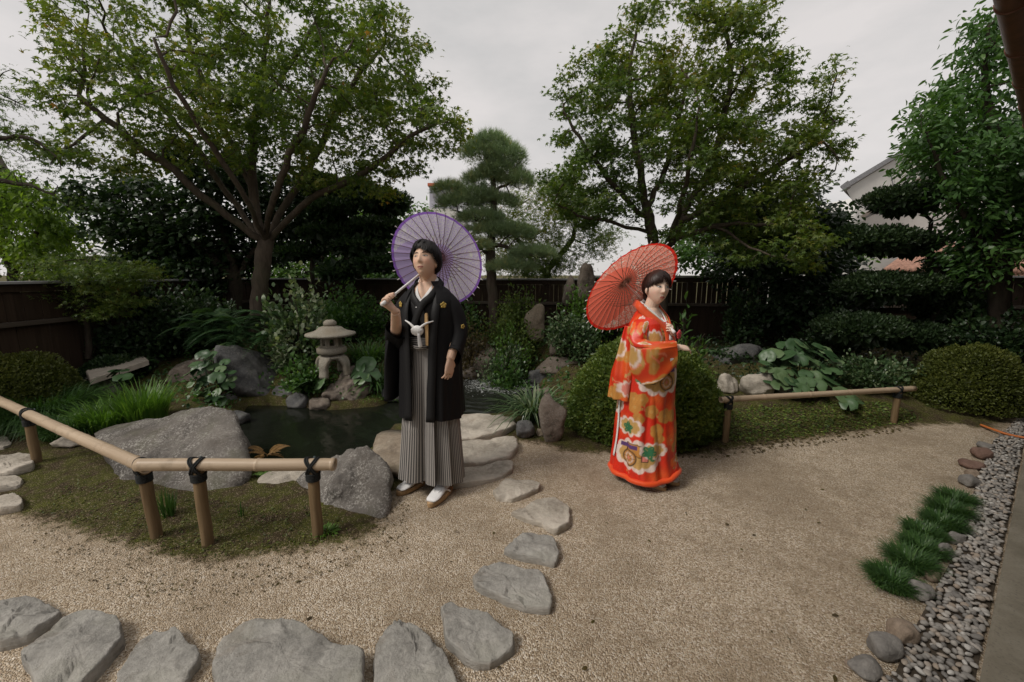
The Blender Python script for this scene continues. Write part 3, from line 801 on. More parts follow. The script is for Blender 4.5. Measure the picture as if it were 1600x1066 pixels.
V, F = lathe([(19 * LS, 31 * LS), (21 * LS, 29 * LS), (20 * LS, 26.5 * LS), (10 * LS, 25.5 * LS)], 40); build('leg_ring', V, F, M_GRAN, lan)
for k in range(4):
    a = math.radians(-100 + 90 * k); d = np.array([math.cos(a), math.sin(a), 0]); e = np.array([-d[1], d[0], 0])
    path = [d * 12 * LS + (0, 0, 28 * LS), d * 20 * LS + (0, 0, 26 * LS), d * 25 * LS + (0, 0, 17 * LS), d * 25 * LS + (0, 0, 8 * LS), d * 27 * LS + (0, 0, -3 * LS)]
    path = spline(path, 14); wv = np.interp(np.linspace(0, 1, 14), [0, .3, .6, 1], [10, 9, 6.2, 7]) * LS; dv = np.interp(np.linspace(0, 1, 14), [0, .3, 1], [4, 4, 4.5]) * LS
    T = norm(np.gradient(path, axis=0)); rings = []
    for p, t, w_, d_ in zip(path, T, wv, dv):
        nn = np.cross(t, e); rings.append([p + e * w_ * cx + nn * d_ * cy for cx, cy in ((-1, -.7), (-.7, -1), (.7, -1), (1, -.7), (1, .7), (.7, 1), (-.7, 1), (-1, .7))])
    V, F = loft(rings); build('leg', V, F, M_GRAN, lan)

# ================================================================== bamboo rails
m = Mat('bamboo_pole')
mp = m.n('Mapping', Vector=m.obj(), Scale=(1.2, 22, 22)).outputs[0]
c = m.ramp(m.noise(1, 5, .6, mp), [(.3, (.34, .25, .165)), (.6, (.47, .36, .25)), (.8, (.55, .45, .33))])
c = m.mix(m.ramp(m.noise(9, 5, .65), [(.56, 0.), (.72, .55)]), c, (.22, .16, .10))
m.P(Base_Color=c, Roughness=.42, Specular_IOR_Level=.4); m.bump(m.noise(1, 5, .6, mp), .1, .004)
M_BAM = m.m
M_POST = m_wood('round_post_wood', (.12, .075, .035), (.27, .19, .105))
M_ROPE = m_plain('black_palm_rope', (.018, .02, .02), .8, .4, 60, .5)
M_RUBB = m_plain('dark_teal_pad', (.045, .06, .062), .6, .3, 20, .2)
M_HOLE = m_plain('bamboo_inner', (.05, .038, .028), .9)
def bamboo(A, B, r, parent, nodes, ob):
    A, B = np.asarray(A, float), np.asarray(B, float); L = np.linalg.norm(B - A)
    ts = sorted(set(np.linspace(0, 1, 40).tolist())); 
    for n_ in nodes: ts += [n_ - .012 / L, n_ - .004 / L, n_, n_ + .006 / L, n_ + .016 / L]
    ts = np.array(sorted(t for t in ts if 0 <= t <= 1))
    rad = np.full(len(ts), r)
    for n_ in nodes:
        rad += .08 * r * np.exp(-((ts - n_) * L / .006) ** 2) - .03 * r * np.exp(-((ts - n_ + .012 / L) * L / .008) ** 2)
    a = np.linspace(0, 2 * np.pi, 20, endpoint=False)
    bow = np.sin(ts * 7) * .003
    rings = [[(t * L, q * math.cos(s) + b, q * math.sin(s)) for s in a] for t, q, b in zip(ts, rad, bow)]
    # hollow mouth at both ends
    def rim(x, q): return [(x, q * math.cos(s), q * math.sin(s)) for s in a]
    rings = [rim(.05, r * .78)] + [rim(0.0, r * .8)] + rings + [rim(L, r * .8), rim(L - .05, r * .78)]
    V, F = loft(rings)
    o = build('bamboo_pole', V, F, M_BAM, parent)
    d = (B - A) / L
    o.location = Vector(A - ob); o.rotation_euler = Vector(d).to_track_quat('X', 'Z').to_euler()
    return o
def post(foot, top, r, parent, ob):
    foot, top = np.asarray(foot, float), np.asarray(top, float)
    ts = np.linspace(-.15, 1, 14); P = foot + (top - foot) * ts[:, None]
    P[:, :2] += .001 * np.sin(ts * 9)[:, None]
    V, F = tube(P - foot, r * (1 + .02 * np.sin(ts * 13 + foot[0])), 16); o = build('post', V, F, M_POST, parent); o.location = Vector(foot - ob); return o
def lashing(c, d, r, pr, parent, ob, pad=True):              # rope binding where the pole rests on a post
    c = np.asarray(c, float); d = norm(np.asarray(d, float)); up = np.array([0, 0, 1.0]); s = norm(np.cross(d, up)); mb = MB()
    a = np.linspace(0, 2 * np.pi, 25)
    R1 = r * 1.1
    for k in (-1, 1):                                          # two slanting turns over the pole
        for off in (-.006, .006):
            P = np.array([c + d * (k * .028 * math.cos(t) + off) + s * (R1 * math.sin(t)) + up * (R1 * math.cos(t) * (1.0 if math.cos(t) > 0 else 1.55)) for t in a]); mb.add(*tube(P, .0055, 6))
    for q in range(5):                                         # turns round the post
        P = np.array([c - up * (r * 1.05 + .016 + q * .009) + (d * math.cos(t) + s * math.sin(t)) * (pr * 1.1) for t in a]); mb.add(*tube(P, .006, 6))
    o = mb.build('rope_lashing', M_ROPE, parent); o.location = Vector(-ob) if False else (0, 0, 0)
    for v in o.data.vertices: v.co = v.co - Vector(ob)
    if pad:
        rings = [[c + d * (w * x) + s * (-R1 * .98 - .002) * 1.0 + up * z for x, z in ()] for w in ()]
        P = []
        for t in np.linspace(-.35, 1.15, 8):
            ang = -math.pi / 2 + (1 - t) * .9 - .3
            wv = .004 + .032 * max(0, min(1, (t + .35) / 1.5))
            cen = c - s * (R1 * 1.0) * math.cos(ang * .35) - up * (t * r * 1.35 - r * .45)
            P.append([cen - d * wv, cen + d * wv, cen + d * wv - s * .006, cen - d * wv - s * .006])
        V, F = loft(P); build('lashing_pad', V - ob, F, M_RUBB, parent)
rl = empty('bamboo_rail', gp(325, 850)); tag(rl, 'low two-sided bamboo rail on four posts in front of the largest boulder', 'railing'); ob = np.array(rl.location)
f1, f2, f3, f0 = gp(245, 838), gp(325, 850), gp(497, 838), gp(58, 722)
ZR = .50
def up_to(f, px, py):                      # top of a post: over its foot, at the level where the photo shows the pole
    t = at(px, py, f[1]); return np.array([f[0], f[1], t[2]])
t1, t2, t3, t0 = up_to(f1, 220, 735), up_to(f2, 310, 735), up_to(f3, 490, 733), up_to(f0, 45, 652)
t1 = t1 + (-.02, 0, 0); t2 = t2 + (-.012, 0.01, 0)
for f, t in ((f1, t1), (f2, t2), (f3, t3), (f0, t0)): post(f, t, .030, rl, ob)
pr = .034
c1, c2, c3, c0 = [np.array(t) + (0, 0, pr * .8) for t in (t1, t2, t3, t0)]
dB = norm(c3 - c2); Bs = c2 - dB * .30; Be = c3 + dB * .125
bamboo(Bs, Be, pr, rl, [.27, .60, .985], ob)
dA = norm(c1 - c0); bamboo(c0 - dA * 1.6, c1 + dA * .05, pr * 1.02, rl, [.05, .18, .31, .43, .55, .66, .76, .86, .955], ob)
for c_, d_ in ((c1, dA), (c2, dB), (c3, dB), (c0, dA)): lashing(c_, d_, pr, .030, rl, ob)
r2 = empty('bamboo_rail', gp(1133, 690)); tag(r2, 'long single bamboo rail on two posts in front of the large round leaves', 'railing'); ob = np.array(r2.location)
g1, g2 = gp(1133, 690), gp(1396, 660)
u1, u2 = up_to(g1, 1140, 628), up_to(g2, 1403, 612)
for f, t in ((g1, u1), (g2, u2)): post(f, t, .029, r2, ob)
e1, e2 = u1 + (0, 0, .022), u2 + (0, 0, .022); dd = norm(e2 - e1)
bamboo(e1 - dd * .085, e2 + dd * .22, .027, r2, [.02, .2, .42, .63, .84], ob)
for c_ in (e1, e2): lashing(c_, dd, .027, .029, r2, ob)

# ================================================================== orange hose lying on the pebbles
P = spline([gp(1532, 667) + (0, 0, .02), gp(1552, 677) + (0, 0, .035), gp(1575, 684) + (0, 0, .03), gp(1600, 690) + (0, 0, .035), gp(1640, 697) + (0, 0, .03)], 40)
V, F = tube(P, .011, 8); o = build('garden_hose', V - P[0], F, m_plain('orange_rubber', (.55, .17, .05), .5, .1, 5, 0)); o.location = Vector(P[0]); tag(o, 'thin orange hose on the pebbles at the right edge', 'hose')

# ================================================================== fountain: a low bubbling jet
m = Mat('white_water')
m.P(Base_Color=(.78, .80, .80), Roughness=.12, Transmission_Weight=.55, IOR=1.33); m.bump(m.noise(60, 4, .7), .5, .01)
M_FOAM = m.m
fo = empty('fountain', FOUNT); tag(fo, 'small bubbling white water jet in the pond', 'fountain')
rs = np.random.default_rng(3); mb = MB()
for k in range(130):
    t = rs.random() ** .8; rad = .075 * (1 - .35 * t) * rs.random() ** .6; a = rs.uniform(0, 6.3)
    s = rs.uniform(.012, .032) * (1.1 - .3 * t)
    mb.add(ICO[2][0] * s * np.array([1, 1, 1.5]) * (1 + .25 * vnoise(ICO[2][0], 2, k))[:, None] + (rad * math.cos(a), rad * math.sin(a), t * .25), ICO[2][1])
mb.build('jet', M_FOAM, fo)
mb = MB()
for k in range(420):
    rad = abs(rs.normal(0, .34)) + .06; a = rs.uniform(0, 6.3); s = rs.uniform(.003, .011) 
    z = max(0, rs.normal(0, .05)) if rad < .35 else 0
    q = np.array([rad * math.cos(a), rad * math.sin(a) * .8, z])
    if poly_sd((FOUNT + q)[None], pond)[0] > -.05: continue
    mb.add(ICO[1][0] * s * (1, 1, .8) + q, ICO[1][1])
tag(mb.build('splash_drops', M_FOAM, fo), kind='stuff')
# ================================================================== plants
L_MAPLE = m_leaf('maple_leaf', [(0, (0.046, 0.083, 0.022)), (.4, (0.086, 0.141, 0.030)), (.68, (0.154, 0.193, 0.037)), (.88, (0.247, 0.228, 0.047)), (1, (0.391, 0.198, 0.056))], .42)
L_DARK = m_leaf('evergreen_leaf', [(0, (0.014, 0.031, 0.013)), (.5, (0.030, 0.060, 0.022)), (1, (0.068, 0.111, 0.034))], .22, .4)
L_BROAD = m_leaf('broad_leaf', [(0, (0.034, 0.079, 0.026)), (.5, (0.068, 0.146, 0.037)), (1, (0.150, 0.244, 0.066))], .35, .35)
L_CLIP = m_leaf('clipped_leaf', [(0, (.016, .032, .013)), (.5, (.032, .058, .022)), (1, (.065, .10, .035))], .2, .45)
L_BRIGHT = m_leaf('bright_leaf', [(0, (0.090, 0.162, 0.026)), (.5, (0.180, 0.270, 0.040)), (1, (0.342, 0.378, 0.072))], .45)
L_PINE = m_leaf('pine_needle', [(0, (0.162, 0.243, 0.132)), (.6, (0.304, 0.397, 0.209)), (1, (0.558, 0.501, 0.197))], .15, .6)
L_AZAL = m_leaf('azalea_leaf', [(0, (0.052, 0.090, 0.021)), (.5, (0.106, 0.162, 0.030)), (1, (0.199, 0.238, 0.047))], .25, .5)
L_OLIVE = m_leaf('olive_leaf', [(0, (0.045, 0.060, 0.013)), (.5, (0.089, 0.110, 0.020)), (1, (0.149, 0.161, 0.033))], .25, .5)
L_GRASS = m_leaf('grass_blade', [(0, (0.027, 0.068, 0.021)), (.5, (0.053, 0.117, 0.030)), (1, (0.098, 0.180, 0.045))], .25, .4)
L_LIME = m_leaf('lime_grass', [(0, (0.053, 0.120, 0.021)), (.5, (0.098, 0.203, 0.030)), (1, (0.180, 0.285, 0.053))], .3, .4)
L_VARI = m_leaf('variegated_leaf', [(0, (0.038, 0.076, 0.032)), (.45, (0.076, 0.127, 0.051)), (.7, (0.253, 0.304, 0.177)), (1, (0.531, 0.569, 0.417))], .25, .3)
L_FERN = m_leaf('fern_leaf', [(0, (0.028, 0.066, 0.028)), (.5, (0.052, 0.113, 0.044)), (1, (0.103, 0.172, 0.061))], .22, .35)
L_RED = m_leaf('bronze_leaf', [(0, (0.048, 0.034, 0.014)), (.5, (0.090, 0.066, 0.024)), (1, (0.120, 0.102, 0.036))], .25, .5)
L_DRY = m_leaf('dry_frond', [(0, (0.154, 0.083, 0.022)), (1, (0.286, 0.165, 0.055))], .25, .6)
m = Mat('round_leaf')
uvn = m.n('UVMap').outputs[0]
rr_ = m.n('VectorMath', _operation='LENGTH', i0=m.n('VectorMath', _operation='SUBTRACT', i0=uvn, i1=(.5, .5, 0)).outputs[0]).outputs['Value']
oi = m.n('ObjectInfo').outputs['Random']
c = m.ramp(oi, [(0, (.025, .06, .022)), (.5, (.055, .11, .042)), (1, (.12, .18, .08))])
c = m.mix(m.ramp(m.noise(30, 3), [(.4, 0.), (.7, .4)]), c, (.03, .06, .02))
m.P(Base_Color=c, Roughness=.42, Specular_IOR_Level=.4)
L_ROUND = m.m
B_MAPLE = m_bark('maple_bark', (.045, .035, .027), (.115, .09, .068))
B_DARK = m_bark('dark_bark', (.022, .017, .013), (.06, .046, .035))
B_PINE = m_bark('pine_bark', (.05, .036, .028), (.13, .10, .08))

def t_maple():
    V, F = [(0, -.12, 0)], []
    for a, l, w in ((0, 1.0, .17), (50, .88, .16), (-50, .88, .16), (104, .55, .13), (-104, .55, .13)):
        a = math.radians(a); d = np.array([math.sin(a), math.cos(a), 0]); s = np.array([d[1], -d[0], 0]); k = len(V)
        dr = -.18 * l
        V += [tuple(d * l * .32 + s * w + (0, 0, .02)), tuple(d * l * .32 - s * w + (0, 0, .02)), tuple(d * l + (0, 0, dr))]
        F += [(0, k, k + 1), (k, k + 2, k + 1)] if l > .6 else [(0, k + 2, k)]
    V = np.array(V) * .62; V[:, 1] += .1
    return V, np.array(F)
def t_oval(w=.28, fold=.08):
    return np.array([(0, 0, 0), (w, .36, fold), (w * .72, .74, fold * .4), (0, 1, -.10), (-w * .72, .74, fold * .4), (-w, .36, fold)]), np.array([(0, 1, 5), (1, 2, 4), (1, 4, 5), (2, 3, 4)])
def t_small(w=.3): return np.array([(0, 0, 0), (w, .5, .08), (0, 1, 0), (-w, .5, .08)]), np.array([(0, 1, 2), (0, 2, 3)])
T_STAR = (T_M0 := t_maple())[0], np.array([f for f in T_M0[1] if 0 not in f] + [(0, 1, 5), (0, 4, 8)])
T_MAPLE, T_OVAL, T_NARROW, T_SMALL = t_maple(), t_oval(), t_oval(.17), t_small()
def leaves(P, axis_, nrm, size, tmpl, tint, roll=.5):
    tv, tf = tmpl; P = np.asarray(P, float); n = len(P)
    t = norm(np.asarray(axis_, float)); nn = np.asarray(nrm, float) + rng.normal(0, roll, (n, 3))
    nn = norm(nn - t * (nn * t).sum(1, keepdims=True)); s = np.cross(t, nn)
    size = np.broadcast_to(size, (n,))
    V = P[:, None] + size[:, None, None] * (tv[None, :, 0:1] * s[:, None] + tv[None, :, 1:2] * t[:, None] + tv[None, :, 2:3] * nn[:, None])
    F = tf[None] + (np.arange(n) * len(tv))[:, None, None]
    return V.reshape(-1, 3), F.reshape(-1, 3), np.repeat(np.clip(tint, 0, 1), len(tv))
def leaf_obj(name, parts, mat, parent, origin):
    V, F, T, k = [], [], [], 0
    for v, f, t in parts: V.append(v); F.append(f + k); T.append(t); k += len(v)
    return build(name, np.concatenate(V) - origin, np.concatenate(F), mat, parent, False, tint=np.concatenate(T))
def in_ell(cs, n, shell=0.0):
    vol = np.array([np.prod(r) ** (2 / 3) for _, r in cs]); pick = rng.choice(len(cs), n, p=vol / vol.sum())
    d = norm(rng.normal(size=(n, 3))); rad = rng.uniform(shell ** 3, 1, n) ** (1 / 3)
    C = np.array([c for c, _ in cs])[pick]; Rr = np.array([r for _, r in cs])[pick]
    return C + d * Rr * rad[:, None], d
def grow(limbs, At, step=.17, kill=.24, iters=70, jit=.25):
    P, par = [], []
    for L in limbs:
        L = np.asarray(L, float); n = max(3, int(np.linalg.norm(np.diff(L, axis=0), axis=1).sum() / step)); S = spline(L, n + 1)
        S[1:] += rng.normal(0, step * .07, S[1:].shape)
        if not P: P.append(S[0]); par.append(-1); cur = 0
        else: cur = int(np.argmin(np.linalg.norm(np.array(P) - S[0], axis=1)))
        for p in S[1:]: P.append(p); par.append(cur); cur = len(P) - 1
    P = np.array(P); par = list(par)
    D = np.linalg.norm(At[:, None] - P[None], axis=2); ni = D.argmin(1); nd = D.min(1); alive = nd > kill
    for _ in range(iters):
        if not alive.any(): break
        idx = ni[alive]; d = norm(At[alive] - P[idx]); acc = np.zeros_like(P); np.add.at(acc, idx, d)
        g = np.unique(idx); dirs = norm(norm(acc[g]) + rng.normal(0, jit, (len(g), 3))); new = P[g] + dirs * step
        k0 = len(P); P = np.concatenate([P, new]); par += g.tolist()
        for a in range(0, len(new), 400):
            D = np.linalg.norm(At[:, None] - new[None, a:a + 400], axis=2); j = D.argmin(1); dd = D[np.arange(len(At)), j]
            b = dd < nd; nd[b] = dd[b]; ni[b] = k0 + a + j[b]
        alive &= nd > kill
        if len(P) > 5200: break
    return P, np.array(par)
def radii(P, par, r_root, r0=.004, e=2.3):
    r = np.zeros(len(P)); child = np.zeros(len(P), int)
    for i in range(len(P) - 1, 0, -1):
        if child[i] == 0: r[i] = r0 ** e
        r[par[i]] += r[i]; child[par[i]] += 1
    r = r ** (1 / e); rr = r[0]
    return r0 + (r - r0) * (r_root - r0) / max(rr - r0, 1e-6), child
def skeleton(P, par, r, sides=6):
    n = len(P); U = np.zeros((n, 3)); D = np.zeros((n, 3)); V = []; F = []
    main = {}
    for i in range(1, n):
        p = par[i]
        if p not in main or r[i] > r[main[p]]: main[p] = i
    D[0] = norm(P[1] - P[0]); U[0] = norm(np.cross(D[0], (0, 1, .2)))
    a = np.linspace(0, 2 * np.pi, sides, endpoint=False); ca, sa = np.cos(a)[:, None], np.sin(a)[:, None]
    start = np.zeros(n, int)
    def ring(p, d, u, q):
        w = np.cross(d, u); V.append(p + q * (ca * u + sa * w)); return (len(V) - 1) * sides
    start[0] = ring(P[0], D[0], U[0], r[0])
    j = np.arange(sides); j2 = (j + 1) % sides
    for i in range(1, n):
        p = par[i]; d = P[i] - P[p]; d = d / max(np.linalg.norm(d), 1e-9); D[i] = d
        u = U[p] - d * (U[p] @ d); l = np.linalg.norm(u); u = u / l if l > 1e-3 else norm(np.cross(d, (.3, .5, .8))); U[i] = u
        s0 = start[p] if main.get(p) == i else ring(P[p], d, u, min(r[i] * 1.25, r[p]))
        dd = d
        start[i] = ring(P[i], dd, u, r[i])
        F.append(np.stack([s0 + j, s0 + j2, start[i] + j2, start[i] + j], -1))
    return np.concatenate(V), np.concatenate(F)
def tree(name, label, limbs, cs, nat, r_root, nleaf, lsize, lmat, bmat, tmpl=T_MAPLE, step=.17, kill=.25, spread=(.16, .16, .05), clump=.9, droop=.35, group=None, shell=.0, leaf_r=.012, tbias=.0, sides=6, cat='tree', flat=1.0):
    base = np.asarray(limbs[0][0], float)
    At, _ = in_ell(cs, nat, shell)
    P, par = grow(limbs, At, step, kill)
    r, child = radii(P, par, r_root)
    root = empty(name, base); tag(root, label, cat, group)
    V, F = skeleton(P, par, r, sides); build('trunk', V - base, F, bmat, root)
    tips = np.where(r < leaf_r)[0]
    w = np.where(child[tips] == 0, 2.0, 1.0) * (.55 + .9 * (vnoise(P[tips], 1.7, 2.2) > -.25))
    pick = rng.choice(tips, nleaf, p=w / w.sum())
    q = P[pick] + rng.normal(0, 1, (nleaf, 3)) * np.array(spread)
    out = norm(P[pick] - P[par[pick]]) 
    ax = out * .6 + rng.normal(0, .7, (nleaf, 3)); ax[:, 2] = ax[:, 2] * .5 - droop
    nr = np.tile([0, 0, 1.0], (nleaf, 1)) * flat + rng.normal(0, .25, (nleaf, 3))
    ti = .42 + tbias + .22 * vnoise(q, clump, 1.0) + .16 * vnoise(q, 3.1, 5.0) + rng.normal(0, .13, nleaf)
    leaf_obj('crown', [leaves(q, ax, nr, lsize * rng.uniform(.65, 1.2, nleaf), tmpl, ti)], lmat, root, base)
    return root
def E(px, py, Y, rx, ry, rz): return (at(px, py, Y), np.array([rx, ry, rz], float))
def LP(*pts): return [at(*p) for p in pts]

# --- the two maples
tree('maple_tree', 'tall spreading maple with forked dark trunk left of the man',
     [LP((402, 520, 6.1), (405, 460, 6.1), (409, 420, 6.1), (415, 378, 6.1)),
      LP((413, 390, 6.1), (400, 330, 6.2), (396, 270, 6.2), (394, 205, 6.3), (404, 165, 6.3), (412, 110, 6.2), (418, 50, 6.1), (424, -20, 6.0)),
      LP((412, 384, 6.1), (368, 347, 5.9), (322, 312, 5.7), (276, 268, 5.5), (222, 232, 5.3), (172, 190, 5.1), (118, 150, 5.0)),
      LP((412, 380, 6.1), (378, 336, 6.25), (332, 266, 6.3), (292, 210, 6.3), (254, 166, 6.2), (214, 110, 6.1), (170, 60, 6.0)),
      LP((424, 372, 6.1), (462, 332, 6.0), (502, 300, 5.9), (546, 282, 5.8), (600, 246, 5.6), (650, 206, 5.5), (706, 190, 5.4)),
      LP((418, 372, 6.1), (450, 312, 6.3), (480, 268, 6.4), (500, 230, 6.45), (524, 180, 6.5), (560, 120, 6.5), (604, 66, 6.5)),
      LP((397, 300, 6.2), (372, 250, 6.3), (352, 200, 6.35), (318, 130, 6.4), (290, 50, 6.4)),
      LP((414, 372, 6.1), (424, 320, 5.6), (450, 250, 5.2), (486, 170, 4.9), (520, 90, 4.7)),
      LP((412, 378, 6.1), (390, 320, 5.5), (340, 240, 5.0), (280, 150, 4.6), (240, 60, 4.4)),
      LP((404, 165, 6.3), (440, 120, 6.4), (480, 60, 6.4), (510, 0, 6.4))],
     [E(390, 60, 6.0, 2.3, 1.6, 1.0), E(190, 140, 5.4, .9, .9, .7), E(140, 225, 5.2, .75, .7, .4), E(590, 130, 6.0, 1.0, 1.0, .75), E(650, 205, 5.6, .85, .7, .35), E(560, 265, 5.8, .95, .7, .42), E(300, 190, 5.6, 1.2, 1.2, .5), E(470, 180, 5.6, 1.2, 1.2, .5), E(610, 50, 6.2, .45, .5, .3)],
     1900, .125, 33000, .092, L_MAPLE, B_MAPLE, step=.16, kill=.22, spread=(.09, .09, .04), tbias=.10)
tree('maple_tree', 'broad maple with several slim stems behind the red parasol',
     [LP((1030, 500, 6.3), (1032, 450, 6.3), (1030, 410, 6.3)),
      LP((1030, 415, 6.3), (1020, 372, 6.3), (1012, 330, 6.3), (1002, 280, 6.3), (990, 200, 6.3), (984, 120, 6.3), (996, 40, 6.3)),
      LP((1032, 415, 6.3), (1050, 370, 6.25), (1076, 318, 6.2), (1110, 258, 6.1), (1132, 180, 6.0), (1142, 100, 6.0), (1130, 30, 6.0)),
      LP((1014, 345, 6.3), (962, 292, 6.1), (922, 240, 6.0), (890, 190, 5.9), (872, 150, 5.9)),
      LP((1062, 350, 6.2), (1130, 310, 6.0), (1200, 268, 5.9), (1262, 232, 5.8), (1302, 190, 5.7)),
      LP((1054, 372, 6.25), (1120, 352, 5.8), (1190, 352, 5.4), (1262, 352, 5.1)),
      LP((1012, 330, 6.3), (1040, 260, 6.5), (1062, 180, 6.6), (1078, 100, 6.6)),
      LP((1040, 395, 6.3), (1060, 330, 5.7), (1080, 250, 5.2), (1090, 160, 5.0)),
      LP((1014, 360, 6.3), (960, 350, 6.0), (905, 335, 5.9), (868, 318, 5.8)),
      LP((1120, 352, 5.8), (1180, 390, 5.3), (1240, 410, 5.0))],
     [E(1060, 100, 6.2, 1.25, 1.2, .72), E(950, 190, 6.1, .85, 1.0, .75), E(1170, 190, 6.0, 1.1, 1.1, .8), E(1230, 260, 5.8, .7, .7, .55), E(1090, 260, 6.0, 1.7, 1.2, .6), E(920, 300, 6.0, .75, .8, .5), E(1220, 390, 5.3, .85, .6, .28), E(1130, 345, 5.8, 1.3, .8, .4), E(1295, 190, 5.8, .25, .3, .2)],
     1500, .12, 35000, .090, L_MAPLE, B_MAPLE, step=.16, kill=.22, spread=(.09, .09, .04), tbias=.05)
# --- small and distant trees
tree('maple_tree', 'small light-green maple in front of the left fence', [LP((138, 560, 5.0), (136, 505, 5.0), (132, 470, 5.0)), LP((134, 490, 5.0), (110, 450, 4.9), (85, 420, 4.9)), LP((134, 485, 5.0), (160, 440, 5.1), (190, 410, 5.1)), LP((132, 470, 5.0), (140, 420, 5.0), (150, 395, 5.0))],
     [E(130, 425, 5.0, .52, .45, .24), E(185, 430, 5.1, .42, .4, .22), E(95, 470, 4.9, .32, .3, .15), E(160, 475, 5.0, .45, .35, .14)], 420, .035, 5200, .07, L_MAPLE, B_DARK, T_STAR, step=.09, kill=.12, spread=(.07, .07, .03), tbias=.02)
tree('maple_tree', 'sparse maple branches hanging in at the upper left edge', [LP((-250, 480, 4.8), (-245, 350, 4.8), (-220, 200, 4.8)), LP((-230, 300, 4.8), (-140, 200, 4.7), (-60, 150, 4.7), (20, 110, 4.6)), LP((-240, 340, 4.8), (-150, 260, 4.6), (-60, 225, 4.6), (40, 215, 4.6), (95, 250, 4.6)), LP((-150, 260, 4.6), (-40, 280, 4.6), (50, 290, 4.6), (105, 320, 4.6))],
     [E(-60, 170, 4.7, .6, .6, .4), E(10, 230, 4.6, .5, .4, .2), E(70, 290, 4.6, .35, .3, .2), E(-150, 220, 4.7, .8, .7, .7)], 600, .09, 3800, .06, L_MAPLE, B_DARK, T_STAR, step=.12, kill=.16, spread=(.10, .10, .04), tbias=-.1)
tree('leafy_tree', 'bright yellow-green leafy tree above the left fence', [LP((20, 520, 7.2), (22, 440, 7.2), (26, 380, 7.2)), LP((22, 420, 7.2), (60, 360, 7.2), (80, 320, 7.2)), LP((22, 420, 7.2), (-30, 350, 7.2), (-50, 300, 7.2))],
     [E(40, 350, 7.2, .75, .6, .75), E(-60, 340, 7.2, .8, .6, .8), E(70, 395, 7.2, .45, .5, .32), E(20, 300, 7.2, .5, .5, .35)], 520, .07, 9000, .11, L_BRIGHT, B_DARK, T_NARROW, step=.14, kill=.2, spread=(.10, .10, .08), droop=.8, flat=.3)
tree('evergreen_tree', 'dense dark evergreen behind the left maple trunk', [LP((366, 500, 7.3), (368, 440, 7.3), (355, 380, 7.3)), LP((366, 430, 7.3), (300, 380, 7.3), (220, 350, 7.2)), LP((366, 420, 7.3), (340, 340, 7.3), (320, 280, 7.3)), LP((300, 380, 7.3), (240, 410, 7.1), (190, 420, 7.0)), LP((366, 440, 7.3), (400, 390, 7.5), (440, 350, 7.6))],
     [E(260, 345, 7.3, 1.25, .8, .75), E(190, 320, 7.2, .75, .6, .5), E(330, 270, 7.5, .8, .7, .5), E(250, 425, 7.0, 1.05, .6, .45), E(370, 390, 7.7, .9, .5, .5), E(440, 330, 7.8, .8, .6, .6)], 800, .12, 20000, .11, L_DARK, B_DARK, T_OVAL, step=.17, kill=.25, spread=(.14, .14, .09))
tree('evergreen_tree', 'dark evergreen in the shade behind the right maple', [LP((1230, 540, 6.9), (1228, 470, 6.9), (1225, 400, 6.9)), LP((1228, 450, 6.9), (1180, 390, 6.9), (1150, 340, 6.9)), LP((1228, 450, 6.9), (1270, 390, 6.9), (1290, 330, 6.9))],
     [E(1220, 350, 6.9, 1.1, .6, .65), E(1180, 420, 6.8, .95, .5, .4), E(1270, 430, 6.6, .75, .5, .45), E(1150, 340, 6.9, .6, .5, .4), E(1290, 480, 6.2, .6, .5, .3), E(1215, 490, 6.6, .6, .4, .35)], 600, .10, 15000, .10, L_DARK, B_DARK, T_OVAL, step=.17, kill=.25, spread=(.14, .14, .09))
tree('broadleaf_tree', 'tall glossy-leaved tree rising under the eave at the right edge', [LP((1562, 640, 4.9), (1560, 520, 4.9), (1562, 420, 4.9), (1556, 330, 4.9)), LP((1560, 420, 4.9), (1500, 330, 4.9), (1460, 240, 4.9), (1440, 190, 4.9)), LP((1560, 380, 4.9), (1560, 260, 5.0), (1540, 130, 5.1), (1545, 40, 5.1)), LP((1560, 400, 4.9), (1620, 300, 5.0), (1650, 180, 5.1)), LP((1562, 450, 4.9), (1545, 420, 4.8), (1535, 400, 4.7))],
     [E(1560, 170, 5.1, .74, .8, .85), E(1512, 250, 4.9, .5, .7, .5), E(1610, 330, 5.0, .85, .8, .6), E(1556, 375, 4.8, .42, .6, .36), E(1640, 200, 5.2, .9, .9, .9), E(1470, 185, 5.0, .25, .4, .25), E(1560, 60, 5.2, .35, .4, .35)], 900, .10, 22000, .095, L_BROAD, B_DARK, T_NARROW, step=.14, kill=.2, spread=(.11, .11, .09), droop=.6, flat=.5)
